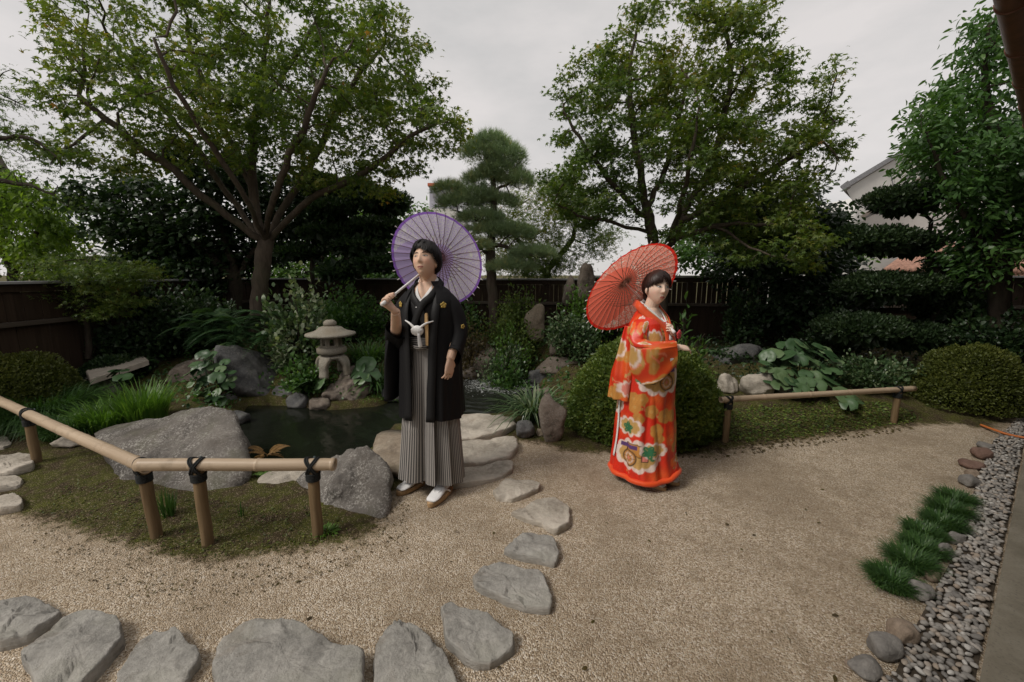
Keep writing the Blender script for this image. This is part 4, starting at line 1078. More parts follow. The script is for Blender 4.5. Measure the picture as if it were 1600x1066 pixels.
for lab, px, py, Y, cs_, lm, ls, nl in (
    ('yellow-green tree beyond the fence between pine and right maple', 850, 430, 9.2, [E(850, 350, 8.8, .9, .7, .6), E(805, 335, 8.8, .6, .6, .5), E(900, 370, 8.6, .9, .6, .6), E(880, 310, 8.8, .7, .6, .5), E(840, 405, 8.6, 1.1, .5, .4)], L_MAPLE, .115, 13000),
    ('green tree beyond the fence behind the purple parasol', 600, 430, 10.5, [E(600, 360, 10.5, 1.4, .8, .9), E(690, 390, 10.4, 1.0, .7, .6), E(520, 370, 10.4, 1.0, .7, .9)], L_BROAD, .11, 9000),
    ('dark tree beyond the fence right of the big maple trunk', 470, 440, 9.6, [E(440, 425, 9.6, 1.0, .5, .35), E(540, 428, 9.6, 1.0, .5, .3), E(640, 430, 9.6, .9, .5, .28)], L_BROAD, .15, 3200),
    ('leafy tree beyond the fence left of the big maple trunk', 180, 440, 10.0, [E(180, 430, 10.0, 1.4, .7, .35), E(280, 400, 10.0, 1.1, .7, .6), E(80, 420, 9.8, .7, .7, .5)], L_BRIGHT, .11, 6000),
    ('leafy tree beyond the fence right of the maple stems', 1180, 440, 9.8, [E(1180, 380, 9.8, 1.4, .7, .7), E(1080, 390, 9.6, 1.0, .7, .6), E(1290, 400, 9.4, .8, .7, .45)], L_BROAD, .11, 8000)):
    tree('garden_tree', lab, [LP((px, py + 60, Y), (px + 4, py + 20, Y), (px + 2, py - 20, Y)), LP((px, py, Y), (px - 40, py - 50, Y), (px - 60, py - 80, Y)), LP((px, py, Y), (px + 40, py - 50, Y), (px + 50, py - 80, Y))], cs_, 300, .09, nl, ls, lm, B_DARK, T_OVAL if lm is not L_MAPLE else T_STAR, step=.22, kill=.32, spread=(.2, .2, .12), group='trees beyond the back fence', tbias=.15)

# --- pines with needle pads, and clipped pads
def needles(P, up, L, n, w=.0022):
    m_ = len(P); d = norm(np.repeat(up, n, 0) + rng.normal(0, .55, (m_ * n, 3))); b = np.repeat(P, n, 0)
    l = L * rng.uniform(.7, 1.1, (m_ * n, 1)); s = norm(np.cross(d, rng.normal(size=d.shape))) * w
    V = np.stack([b - s, b + s, b + d * l], 1).reshape(-1, 3); F = np.arange(m_ * n * 3).reshape(-1, 3)
    return V, F
def pads_tree(name, label, limbs, pads, nn, r_root, mat, bmat, kind, lsize=.035, cat='tree'):
    base = np.asarray(limbs[0][0], float); root = empty(name, base); tag(root, label, cat)
    At = np.concatenate([c + norm(rng.normal(size=(24, 3))) * r * .75 for c, r in pads])
    P, par = grow(limbs, At, .14, .16, 60); r, ch = radii(P, par, r_root, .005); V, F = skeleton(P, par, r); build('trunk', V - base, F, bmat, root)
    tot = sum(np.prod(r_) ** (2 / 3) for _, r_ in pads)
    for c, r_ in pads:
        k = int(nn * np.prod(r_) ** (2 / 3) / tot); d = norm(rng.normal(size=(k, 3))); d[:, 2] = np.where(d[:, 2] < -.25, -d[:, 2] * .6, d[:, 2]); d = norm(d)
        bump_ = 1 + .13 * vnoise(d, 3.3, c[0] * 5)
        q = c + d * r_ * (bump_ * rng.uniform(.2, 1.0, k) ** .5)[:, None]
        up = norm(d * .8 + (0, 0, .6))
        if kind == 'needle':
            V, F = needles(q, up, .12, 9, .0028); t = np.repeat(np.clip(.45 + .25 * vnoise(q, 2.5) + rng.normal(0, .15, k), 0, 1), 27)
            build('needle_pad', V - base, F, mat, root, False, tint=t)
        else:
            ti = .45 + .2 * vnoise(q, 3.0) + rng.normal(0, .18, k)
            v = leaves(q, up + rng.normal(0, .5, (k, 3)), d, lsize * rng.uniform(.7, 1.3, k), T_SMALL, ti, .8)
            kk = k // 5; q2 = c + norm(rng.normal(size=(kk, 3))) * r_ * .62; v2 = leaves(q2, rng.normal(size=(kk, 3)), rng.normal(size=(kk, 3)), lsize * 3.2, T_SMALL, np.full(kk, .3), 1)  # coarse, darker leaves added inside each pad to block light
            leaf_obj('leaf_pad', [v, v2], mat, root, base)
    return root
pads_tree('pine_tree', 'grey-green pine rising behind the purple parasol', [LP((772, 520, 7.1), (770, 460, 7.1), (766, 400, 7.1), (770, 340, 7.1), (772, 290, 7.1), (768, 245, 7.1)), LP((768, 380, 7.1), (800, 390, 7.0), (835, 400, 6.9)), LP((768, 350, 7.1), (735, 340, 7.1), (715, 330, 7.0)), LP((771, 300, 7.1), (800, 285, 7.1)), LP((768, 400, 7.1), (735, 385, 6.9), (710, 380, 6.9))],
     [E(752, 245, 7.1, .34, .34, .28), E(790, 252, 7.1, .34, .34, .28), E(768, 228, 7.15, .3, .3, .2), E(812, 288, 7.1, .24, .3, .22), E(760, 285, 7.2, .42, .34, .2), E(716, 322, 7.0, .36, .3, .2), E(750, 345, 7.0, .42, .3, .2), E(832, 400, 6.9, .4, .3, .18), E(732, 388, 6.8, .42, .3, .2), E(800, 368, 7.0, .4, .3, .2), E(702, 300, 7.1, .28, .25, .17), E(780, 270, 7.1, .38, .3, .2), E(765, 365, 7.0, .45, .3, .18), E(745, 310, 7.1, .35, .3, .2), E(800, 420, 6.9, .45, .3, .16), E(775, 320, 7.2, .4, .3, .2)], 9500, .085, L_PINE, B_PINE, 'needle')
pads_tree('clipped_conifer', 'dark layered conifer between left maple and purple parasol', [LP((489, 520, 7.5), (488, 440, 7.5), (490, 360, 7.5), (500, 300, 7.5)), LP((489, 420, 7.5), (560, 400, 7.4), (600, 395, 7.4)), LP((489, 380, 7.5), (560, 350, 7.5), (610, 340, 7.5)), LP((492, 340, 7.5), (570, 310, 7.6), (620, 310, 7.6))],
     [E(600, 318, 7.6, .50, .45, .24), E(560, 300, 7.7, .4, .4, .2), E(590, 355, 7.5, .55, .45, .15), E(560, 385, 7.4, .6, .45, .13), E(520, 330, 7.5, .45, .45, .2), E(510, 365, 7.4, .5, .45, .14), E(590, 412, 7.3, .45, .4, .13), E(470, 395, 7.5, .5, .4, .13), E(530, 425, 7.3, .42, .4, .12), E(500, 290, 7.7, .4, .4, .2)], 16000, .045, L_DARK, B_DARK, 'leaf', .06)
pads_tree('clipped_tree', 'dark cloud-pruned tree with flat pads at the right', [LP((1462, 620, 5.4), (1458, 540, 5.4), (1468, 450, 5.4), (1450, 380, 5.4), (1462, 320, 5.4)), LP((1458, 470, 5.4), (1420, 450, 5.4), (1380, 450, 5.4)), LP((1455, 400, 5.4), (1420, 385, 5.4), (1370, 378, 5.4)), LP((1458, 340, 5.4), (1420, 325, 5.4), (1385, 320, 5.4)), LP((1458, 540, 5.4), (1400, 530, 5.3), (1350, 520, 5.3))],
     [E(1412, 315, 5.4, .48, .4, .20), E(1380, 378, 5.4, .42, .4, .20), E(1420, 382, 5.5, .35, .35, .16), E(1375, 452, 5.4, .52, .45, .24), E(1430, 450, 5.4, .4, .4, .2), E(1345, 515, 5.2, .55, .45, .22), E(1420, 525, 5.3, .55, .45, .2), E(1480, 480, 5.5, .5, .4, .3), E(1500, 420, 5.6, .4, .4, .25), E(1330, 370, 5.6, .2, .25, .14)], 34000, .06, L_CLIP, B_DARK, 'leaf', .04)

# --- clipped azalea domes
def dome(name, label, pc, rx, ry, rz, n, ls, mat, group=None):
    pc = np.asarray(pc, float); root = empty(name, pc); tag(root, label, 'shrub', group)
    d = norm(rng.normal(size=(n, 3))); d[:, 2] = np.abs(d[:, 2]) * 1.25 - .25; d = norm(d)
    c = np.array([0, 0, rz * .18]); sc_ = np.array([rx, ry, rz * .82])
    lump = 1 + .08 * vnoise(d, 3.2, pc[0]) + .06 * vnoise(d, 8.0, pc[1]) + .08 * (rng.random(n) < .06) * rng.random(n)
    q = c + d * sc_ * (lump * (1 - .16 * rng.random(n) ** 2))[:, None]; q[:, 2] = np.maximum(q[:, 2], .02)
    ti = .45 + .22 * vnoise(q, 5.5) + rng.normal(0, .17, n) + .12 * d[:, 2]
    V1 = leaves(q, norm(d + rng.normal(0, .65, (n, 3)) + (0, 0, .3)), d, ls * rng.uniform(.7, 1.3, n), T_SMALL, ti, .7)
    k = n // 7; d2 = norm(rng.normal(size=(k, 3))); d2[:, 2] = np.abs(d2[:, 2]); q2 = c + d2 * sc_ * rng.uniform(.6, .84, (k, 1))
    V2 = leaves(q2, rng.normal(size=(k, 3)), d2, ls * 3.4, T_SMALL, np.full(k, .25), .5)  # oversized inner leaves, darker in tint, added so no light passes through the dome
    leaf_obj('foliage', [V1, V2], mat, root, np.zeros(3))
    for a in range(5):
        a_ = a * 1.3; P = spline([(.04 * math.cos(a_), .04 * math.sin(a_), -.05), (.1 * math.cos(a_), .1 * math.sin(a_), rz * .3), (rx * .5 * math.cos(a_), ry * .5 * math.sin(a_), rz * .7)], 8)
        V, F = tube(P, np.linspace(.018, .006, 8), 6); build('stem', V, F, B_DARK, root)
    return root
def on(px, py, back=0.0):
    p = gp(px, py); Y = p[1] + back; return np.array([p[0] * Y / p[1], Y, gz(p[0] * Y / p[1], Y)])
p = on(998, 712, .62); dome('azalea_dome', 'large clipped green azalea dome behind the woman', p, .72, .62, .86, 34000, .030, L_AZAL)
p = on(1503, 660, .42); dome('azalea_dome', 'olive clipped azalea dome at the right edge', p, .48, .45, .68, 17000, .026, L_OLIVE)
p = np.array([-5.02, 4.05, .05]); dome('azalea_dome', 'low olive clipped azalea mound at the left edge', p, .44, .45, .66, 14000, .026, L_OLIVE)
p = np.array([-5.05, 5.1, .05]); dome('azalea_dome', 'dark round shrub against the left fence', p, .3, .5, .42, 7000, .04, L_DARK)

# --- loose shrubs
def bush(name, label, pc, r, n, ls, mat, tmpl=T_OVAL, tb=0.0, nstem=7, group=None, up=.4, cat='shrub'):
    pc = np.asarray(pc, float); r = np.asarray(r, float); root = empty(name, pc); tag(root, label, cat, group)
    tips = norm(rng.normal(size=(nstem * 7, 3))); tips[:, 2] = np.abs(tips[:, 2]); tips = tips * r * rng.uniform(.55, 1, (len(tips), 1)); tips[:, 2] += r[2] * .25
    st = MB()
    for k, tp in enumerate(tips):
        P = spline([(tp[0] * .08, tp[1] * .08, -.03), (tp[0] * .45, tp[1] * .45, tp[2] * .65), tp], 6); st.add(*tube(P, np.linspace(.009, .003, 6), 5))
    st.build('stems', B_DARK, root)
    q = tips[rng.integers(len(tips), size=n)]; f = rng.uniform(.25, 1.08, n) ** .6
    q = q * f[:, None] + rng.normal(0, .10, (n, 3)) * r; q[:, 2] = np.maximum(q[:, 2], .02)
    ax = norm(q / r) * .7 + rng.normal(0, .6, (n, 3)); ax[:, 2] += up
    ti = .45 + tb + .2 * vnoise(q, 4.0, pc[0]) + rng.normal(0, .18, n)
    leaf_obj('foliage', [leaves(q, ax, np.tile([0, -.2, 1.], (n, 1)), ls * rng.uniform(.6, 1.25, n), tmpl, ti, .5)], mat, root, np.zeros(3))
    return root
def gat(px, py, Y):                        # on the terrain, straight below the photo pixel at depth Y
    q = at(px, py, Y); return np.array([q[0], q[1], gz(q[0], q[1])])
def bush_px(label, px, ptop, Y, wpx, n, ls, mat, **kw):
    b = gat(px, 500, Y); top = at(px, ptop, Y)[2]; h = top - b[2]; w = wpx / FPX * Y / 2
    return bush(kw.pop('name', 'shrub'), label, b, (w, w * kw.pop('dep', .8), h / 1.2), n, ls, mat, **kw)
bush_px('large dark shrub in the shade between small maple and ferny shrub', 275, 440, 5.9, 150, 5200, .075, L_DARK)
bush_px('dark shrub in the shade left of the upright rock', 175, 505, 5.4, 130, 2800, .07, L_DARK)
bush_px('pale-leaved shrub beside the stone lantern', 465, 436, 5.35, 118, 2200, .085, L_VARI, tb=.04, tmpl=T_OVAL)
bush_px('dark leafy plant below the pale-leaved shrub', 468, 560, 4.95, 80, 900, .07, L_BROAD)
bush_px('wide green shrub before the back fence right of the man', 785, 462, 6.6, 130, 5200, .05, L_AZAL)
bush_px('bronze-leaved shrub behind the man’s sleeve'.replace('’', ''), 740, 500, 6.2, 60, 1600, .05, L_RED)
bush_px('bright fern-green plant left of the tan upright rock', 795, 500, 6.1, 70, 1500, .07, L_LIME, tmpl=T_NARROW)
bush_px('dotted pale-leaved plant above the brown boulder', 785, 528, 5.9, 90, 1400, .055, L_VARI, tb=-.05)
bush_px('dark glossy plant by the fountain', 795, 560, 5.7, 80, 1200, .07, L_BROAD)
bush_px('light-dotted shrub between standing stones and big azalea', 895, 486, 5.9, 95, 2600, .06, L_VARI, tb=-.12)
bush_px('yellow-green shrub in front of the standing stones', 905, 455, 6.3, 70, 1500, .06, L_LIME)
bush_px('broad-leaved plant right of the red parasol', 1075, 478, 4.9, 80, 170, .13, L_BROAD, tmpl=T_NARROW, tb=.1)
bush_px('dark climbing shrub on the right fence', 1165, 440, 6.3, 70, 1400, .08, L_DARK)
bush_px('low pale-dotted shrub between round leaves and right azalea', 1370, 552, 4.75, 130, 2600, .05, L_VARI, tb=-.12)
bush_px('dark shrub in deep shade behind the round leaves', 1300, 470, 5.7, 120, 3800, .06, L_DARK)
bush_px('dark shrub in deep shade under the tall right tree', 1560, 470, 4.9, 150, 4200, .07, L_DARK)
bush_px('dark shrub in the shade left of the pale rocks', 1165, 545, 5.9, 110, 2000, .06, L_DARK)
bush_px('dark low shrub against the fence above the lantern', 545, 448, 7.0, 150, 3400, .075, L_BROAD)
bush_px('green shrub against the fence right of the pine trunk', 815, 448, 7.0, 80, 2600, .06, L_AZAL)
bush_px('dark shrub against the fence behind the purple parasol', 690, 446, 7.0, 140, 3400, .075, L_BROAD)
bush_px('dark green shrub at the water behind the man', 655, 560, 5.7, 110, 2600, .05, L_BROAD)
bush_px('dark shrub by the fence right of the standing stones', 960, 448, 6.7, 120, 2800, .075, L_BROAD)
bush_px('tall dark shrub in front of the fence left of the lantern', 330, 470, 6.5, 110, 2600, .08, L_DARK)

# --- fronds: a stem with paired leaflets, each frond a part
def frond_mesh(L, nl, w, mat, droop, tint=.5):
    t = np.linspace(0, 1, 10); P = np.c_[np.zeros(10), L * t * (1 - .12 * t), L * (.42 * t - droop * t ** 2)]
    V0, F0 = tube(P, np.linspace(.005, .0015, 10), 4); parts = [(V0, F0, np.full(len(V0), .3))]
    tt = np.linspace(.16, 1, nl); Q = np.c_[np.zeros(nl), L * tt * (1 - .12 * tt), L * (.42 * tt - droop * tt ** 2)]
    ln = w * np.sin(np.pi * np.clip(tt * .82 + .16, 0, 1)) ** .7
    for s in (-1, 1):
        ax = np.c_[np.full(nl, s * 1.0), np.full(nl, .45), np.full(nl, -.12)]
        parts.append(leaves(Q, ax, np.tile([0, 0, 1.], (nl, 1)), ln, T_NARROW, tint + rng.normal(0, .15, nl), .12))
    V, F, T, k = [], [], [], 0
    for v, f, q in parts: V.append(v); F.append(f + k); T.append(q); k += len(v)
    return mesh_data('frond', np.concatenate(V), np.concatenate(F), mat, False, tint=np.concatenate(T))
def ferny(name, label, pc, n, L, nl, w, mat, droop=.55, h=0.0, lean=None):
    root = empty(name, pc); tag(root, label, 'plant'); ms = [frond_mesh(L * s, nl, w * s, mat, droop + .1 * k, .4 + .1 * k) for k, s in enumerate((1.0, .85, 1.15))]
    for k in range(n):
        a = 2 * math.pi * k / n + rng.uniform(-.25, .25); 
        from_mesh('frond', ms[k % 3], root, (rng.uniform(-.04, .04), rng.uniform(-.04, .04), h * rng.uniform(.5, 1)), (rng.uniform(-.1, .55), rng.uniform(-.2, .2), a), (1, 1, 1))
    return root
for i, (px, py, Y, lab) in enumerate(((372, 520, 5.4, 'ferny evergreen with long drooping fronds behind the dark boulder'), (335, 540, 5.5, 'ferny evergreen left of the other one above the brown rock'), (420, 500, 5.5, 'ferny evergreen between the other ferns and the pale-leaved shrub'))):
    b = gat(px, py, Y); ferny('fern_shrub', lab, b, 30, .52, 20, .085, L_FERN, .62, .72)
ferny('fern', 'withered brown fern on the pond edge beside the largest boulder', at(415, 706, 3.1) + (0, 0, -.05), 9, .17, 14, .035, L_DRY, .5, .03)
ferny('fern', 'small green fern below the bamboo rail at the water', at(418, 738, 2.9) + (0, 0, -.03), 7, .12, 12, .03, L_LIME, .4, .02)
ferny('fern', 'green fern clump behind the man left of the pond', gat(640, 600, 5.3), 14, .42, 18, .06, L_LIME, .5, .12)

# --- blades: grasses and strap leaves
def blades(n, base_r, L, w, spread, droop, seg=5, tb=.0, mid=0.0):
    a = rng.uniform(0, 2 * np.pi, n); rad = base_r * np.sqrt(rng.random(n)); b = np.c_[np.cos(a) * rad, np.sin(a) * rad, np.zeros(n)]
    a2 = a + rng.normal(0, .6, n); out = np.c_[np.cos(a2), np.sin(a2), np.zeros(n)]
    l = L * rng.uniform(.6, 1.1, n); sp = spread * rng.uniform(.3, 1.15, n); dr = droop * rng.uniform(.5, 1.3, n)
    t = np.linspace(0, 1, seg + 1); sd_ = np.c_[-out[:, 1], out[:, 0], np.zeros(n)]
    c = b[:, None] + out[:, None] * (l * sp)[:, None, None] * (t ** 1.3)[None, :, None]
    c[:, :, 2] += l[:, None] * (t[None] * (1 - .25 * sp[:, None]) - dr[:, None] * t[None] ** 2.4)
    ww = w * (1 - t ** 2.2 * .96) * np.where(t < .1, .7, 1)
    V = np.stack([c - sd_[:, None] * ww[None, :, None], c + sd_[:, None] * ww[None, :, None]], 2)
    nv = (seg + 1) * 2; f = np.array([(2 * i, 2 * i + 1, 2 * i + 3, 2 * i + 2) for i in range(seg)]); F = (f[None] + (np.arange(n) * nv)[:, None, None]).reshape(-1, 4)
    F = np.concatenate([F[:, [0, 1, 2]], F[:, [0, 2, 3]]])
    T = np.repeat(np.clip(.45 + tb + rng.normal(0, .2, n), 0, 1), nv)
    V = V.reshape(-1, 3); V[:, 2] = np.maximum(V[:, 2], -.02)
    return V, F, T
def tuft(name, label, pc, n, base_r, L, w, spread, droop, mat, group=None, cat='grass clump', part='blades', dup=1, rad=0.0, tb=0.0):
    root = empty(name, pc); tag(root, label, cat, group)
    for k in range(dup):
        V, F, T = blades(n, base_r, L, w, spread, droop, tb=tb)
        off = np.array([rng.uniform(-rad, rad), rng.uniform(-rad, rad) * .7, 0]) if k else 0
        build(part, V + off, F, mat, root, False, tint=T)
    return root
for i, (x, y, w, lab) in enumerate(((1400, 918, 66, 'nearest dark-green grass clump of the pebble border'), (1420, 888, 60, 'second dark-green grass clump of the pebble border, counting from the camera'), (1437, 862, 56, 'third dark-green grass clump of the pebble border, counting from the camera'), (1450, 840, 52, 'middle dark-green grass clump of the pebble border'), (1462, 820, 50, 'third grass clump from the far end of the pebble border'), (1475, 802, 48, 'second grass clump from the far end of the pebble border'), (1488, 786, 44, 'farthest dark-green grass clump of the pebble border'))):
    p = gp(x, y); r = w / FPX * p[1] / 2
    tuft('mondo_grass', lab, p + rng.uniform(-.02, .02, 3) * (1, 1, 0), 1250, r * .82, .10 + .05 * rng.random(), .0024, .7, .5, L_GRASS, 'grass clumps of the pebble border')
tuft('grass_mound', 'large dark-green drooping grass mound at the left', gat(62, 610, 3.85), 4200, .26, .62, .0045, .75, .68, L_GRASS, tb=-.05)
tuft('grass_mound', 'smaller dark-green grass clump in front of the mound', gat(105, 650, 3.5), 1300, .18, .32, .004, .7, .5, L_GRASS)
tuft('grass_clump', 'bright green upright grass behind the largest boulder', gat(225, 650, 3.75), 480, .17, .50, .006, .5, .3, L_LIME)
tuft('grass_clump', 'bright green grass left of the upright grass', gat(165, 660, 3.6), 380, .15, .40, .006, .6, .4, L_LIME)
tuft('strap_leaf_clump', 'striped strap-leaved clump beside the fountain', gat(832, 655, 4.02) + (0, 0, .02), 230, .10, .58, .013, .85, .62, L_VARI, tb=-.08, cat='plant')
tuft('strap_leaf_clump', 'arching strap-leaved clump right of the stone lantern', gat(588, 570, 5.15), 170, .14, .5, .012, .85, .6, L_BROAD, cat='plant')
tuft('strap_leaf_clump', 'low strap-leaved clump behind the lantern roof', gat(575, 545, 5.8), 200, .2, .5, .011, .7, .5, L_BROAD, cat='plant')
tuft('strap_leaf_clump', 'strap-leaved clump in shadow behind the man right arm'.replace('man right', 'man\'s'), gat(720, 590, 5.6), 200, .2, .42, .012, .8, .55, L_BROAD, cat='plant')
tuft('grass_clump', 'thin upright grass at the foot of the corner post', gp(262, 806), 46, .04, .20, .004, .25, .1, L_GRASS)
tuft('grass_clump', 'tiny blades between two right posts of the left rail', gp(378, 806), 12, .015, .10, .003, .2, .1, L_GRASS)
tuft('grass_clump', 'small weed at the foot of the right-hand post of the left rail', gp(510, 832), 120, .055, .05, .004, .9, .5, L_LIME)
gc = empty('moss_cushion', G(585, 622, -.06)); tag(gc, 'bright green cushion plant at the water below the lantern', 'plant')
q = rng.normal(0, 1, (2600, 3)) * (.17, .11, .012); q[:, 2] = .05 * np.exp(-(q[:, 0] / .25) ** 2) + np.abs(q[:, 2])
leaf_obj('foliage', [leaves(q, rng.normal(0, 1, (2600, 3)) + (0, 0, 1.2), np.tile([0, 0, 1.], (2600, 1)), .022, T_SMALL, .5 + rng.normal(0, .2, 2600))], L_LIME, gc, np.zeros(3))

# --- round-leaved plants, each leaf a part
def round_leaf_mesh(k):
    n = 22; a = np.linspace(.22, 2 * np.pi - .22, n); V = [(0, 0, 0)]; uv = [(.5, .5)]
    for q, z in ((.45, .10), (.8, .13), (1.0, .06)):
        for s in a:
            rad = q * (1 + .05 * math.sin(7 * s + k) * (q > .7)); V.append((rad * math.sin(s), -rad * math.cos(s), z + .05 * math.sin(3 * s + k) * q + .02 * math.sin(9 * s) * q)); uv.append((.5 + .5 * q * math.sin(s), .5 - .5 * q * math.cos(s)))
    F = [(0, 1 + i, 2 + i) for i in range(n - 1)]
    for r_ in range(2):
        o = 1 + r_ * n
        for i in range(n - 1): F += [(o + i, o + n + i, o + n + i + 1), (o + i, o + n + i + 1, o + i + 1)]
    return mesh_data('leaf', V, F, L_ROUND, True, uv=uv)
RL = [round_leaf_mesh(k) for k in range(4)]
def round_plant(label, pts, size):
    base = np.array([np.mean([p[0] for p in pts]), np.mean([p[1] for p in pts]), 0]); base[2] = gz(base[0], base[1])
    root = empty('leopard_plant', base); tag(root, label, 'plant')
    for i, p in enumerate(pts):
        s = size * rng.uniform(.75, 1.2); d = p - base
        P = spline([(d[0] * .25, d[1] * .25, -.02), (d[0] * .7, d[1] * .75, d[2] * .6), d], 7)
        V, F = tube(P, .004, 5); build('stalk', V, F, L_FERN, root)
        tilt = Vector((d[0] * .8 + rng.normal(0, .38), -.55 + rng.normal(0, .4), 1.0)).normalized()
        rot = tilt.to_track_quat('Z', 'Y').to_euler(); 
        from_mesh('leaf', RL[i % 4], root, tuple(d), (rot[0], rot[1], rot[2]), (s, s, s))
    return root
def px_cloud(n, x0, x1, y0, y1, Ya, Yb, seed, mind=12):
    rs = np.random.default_rng(seed); out, px = [], []
    for _ in range(4000):
        x, y = rs.uniform(x0, x1), rs.uniform(y0, y1)
        if ((x - (x0 + x1) / 2) / (x1 - x0) * 2) ** 2 + ((y - (y0 + y1) / 2) / (y1 - y0) * 2) ** 2 > 1: continue
        if any(math.hypot(x - a, y - b) < mind for a, b in px): continue
        px.append((x, y)); out.append(at(x, y, Ya + (Yb - Ya) * (y - y0) / (y1 - y0) + rs.uniform(-.08, .08)))
        if len(out) >= n: break
    return out
round_plant('round-leaved plant between brown rock and dark boulder at the pond', px_cloud(26, 292, 366, 552, 632, 4.8, 4.4, 4, 10), .075)
round_plant('large pale round-leaved plant behind the right bamboo rail', px_cloud(48, 1192, 1312, 536, 612, 4.75, 4.25, 5, 11), .09)
round_plant('single round-leaved plant hanging under the right bamboo rail', [at(1326, 632, 4.05), at(1318, 618, 4.15), at(1335, 622, 4.2)], .105)
round_plant('round-leaved plant right of the lantern legs', [at(578, 585, 4.95), at(560, 580, 5.0), at(572, 570, 5.05), at(565, 592, 4.9)], .13)
round_plant('yellow-green heart leaves under the lantern shrub', [at(476, 602, 4.75), at(500, 600, 4.8)], .10)
round_plant('grey-green round leaves beside the stone bridge', [at(178, 584, 4.5), at(192, 590, 4.45), at(186, 580, 4.55)], .08)

# --- low weeds and litter
def litter(name, label, poly_px, n, ls, mat, tmpl, zz=.012):
    P = np.array([gp(x, y)[:2] for x, y in poly_px]); lo, hi = P.min(0), P.max(0); q = rng.uniform(lo, hi, (n * 3, 2)); q = q[poly_sd(q, P) < 0][:n]
    z = ground_z(q); k = len(q); q = np.c_[q, z + zz * rng.random(k)]
    v = leaves(q, rng.normal(0, 1, (k, 3)) * (1, 1, .25), np.tile([0, 0, 1.], (k, 1)), ls * rng.uniform(.5, 1.4, k), tmpl, rng.random(k), .4)
    o = leaf_obj(name, [v], mat, None, np.zeros(3)); tag(o, label, 'ground cover', kind='stuff'); return o
litter('moss_weeds', 'tiny green weeds in the moss before the left rail', [(60, 800), (130, 740), (230, 770), (400, 790), (520, 800), (560, 840), (420, 862), (300, 876), (180, 846)], 1100, .018, L_OLIVE, T_SMALL)
litter('fallen_leaves', 'small brown fallen leaves along the moss edge', [(0, 790), (200, 800), (560, 830), (640, 770), (640, 860), (500, 900), (300, 960), (100, 900)], 1300, .013, L_RED, T_OVAL)
litter('bed_weeds', 'low green weeds in the bed under the right rail', [(1140, 690), (1140, 640), (1400, 630), (1440, 655), (1290, 678), (1200, 690)], 3200, .028, L_AZAL, T_SMALL)
litter('fallen_leaves', 'brown leaf litter along the edge of the right bed', [(1060, 715), (1140, 690), (1420, 650), (1430, 672), (1280, 695), (1130, 718)], 700, .028, L_RED, T_OVAL)
litter('gravel_leaves', 'sparse dead leaves lying on the open gravel', [(650, 800), (1000, 770), (1400, 760), (1400, 1060), (700, 1060), (250, 960)], 34, .026, L_RED, T_OVAL)

def cover(name, label, poly_px, n, ls, mat, tmpl, h, zb=0.0):        # loose ground cover standing in for what nobody could count
    P = np.array([G(x, y, zb)[:2] for x, y in poly_px]); lo, hi = P.min(0), P.max(0); q = rng.uniform(lo, hi, (n * 5, 2)); q = q[(poly_sd(q, P) < 0) & (poly_sd(q, pond) > .03) & (poly_sd(q, gravel) > .05)][:n]
    k = len(q); dens = .5 + .5 * vnoise(np.c_[q, q[:, 0] * 0], 3.0); q = np.c_[q, ground_z(q) + h * rng.random(k) * (.4 + dens)]
    v = leaves(q, rng.normal(0, .8, (k, 3)) + (0, 0, .7), np.tile([0, -.3, 1.], (k, 1)), ls * rng.uniform(.5, 1.3, k), tmpl, .35 + .2 * vnoise(q, 2.5) + rng.normal(0, .2, k), .5)
    o = leaf_obj(name, [v], mat, None, np.zeros(3)); return tag(o, label, 'ground cover', kind='stuff')
cover('bank_cover', 'dark leafy ground cover on the banks behind the pond', [(230, 650), (360, 675), (520, 668), (640, 645), (760, 615), (880, 640), (900, 560), (960, 520), (700, 505), (300, 515), (150, 540)], 15000, .058, L_BROAD, T_OVAL, .16, 0.0)
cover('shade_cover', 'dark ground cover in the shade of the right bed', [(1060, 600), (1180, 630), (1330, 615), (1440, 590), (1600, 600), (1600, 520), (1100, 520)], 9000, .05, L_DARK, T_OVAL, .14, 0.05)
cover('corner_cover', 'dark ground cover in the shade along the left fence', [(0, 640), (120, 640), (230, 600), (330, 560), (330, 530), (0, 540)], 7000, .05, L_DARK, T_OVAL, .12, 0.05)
# ================================================================== people
def m_cloth(name, col, rough=.75, weave=700, spec=.25, sheen=.2):
    m = Mat(name); m.P(Base_Color=col, Roughness=rough, Specular_IOR_Level=spec, Sheen_Weight=sheen)
    m.bump(m.noise(24, 5, .6), .12, .01); return m.m
def m_col(name, rough=.6, sss=0.0, spec=.35, bump=.1, bscale=40):
    m = Mat(name); m.P(Base_Color=m.attr('col', 'Color'), Roughness=rough, Specular_IOR_Level=spec)
    if sss: m.P(Subsurface_Weight=sss, Subsurface_Radius=(.012, .005, .003), Subsurface_Scale=.6)
    if bump: m.bump(m.noise(bscale, 4, .6), bump, .004)
    return m.m
M_SKIN = m_col('skin', .5, .12, .35, .04, 160); M_FACE = m_col('face_detail', .4, 0, .4, 0)
m = Mat('black_hair'); m.P(Base_Color=(.010, .008, .007), Roughness=.5, Specular_IOR_Level=.3); M_HAIR_B = m.m
m = Mat('brown_hair'); m.P(Base_Color=(.026, .012, .009), Roughness=.45, Specular_IOR_Level=.35); M_HAIR_W = m.m
M_BLACK = m_cloth('black_silk', (.0075, .0070, .0078), .7, spec=.22, sheen=.0)
M_BLACK2 = m_cloth('black_kimono_silk', (.010, .0095, .010), .6, spec=.25, sheen=.0)
M_WHITE = m_cloth('white_cotton', (.74, .73, .72), .8)
m = Mat('striped_silk'); uvn = m.n('UVMap').outputs[0]; ux = m.n('SeparateXYZ', Vector=uvn)
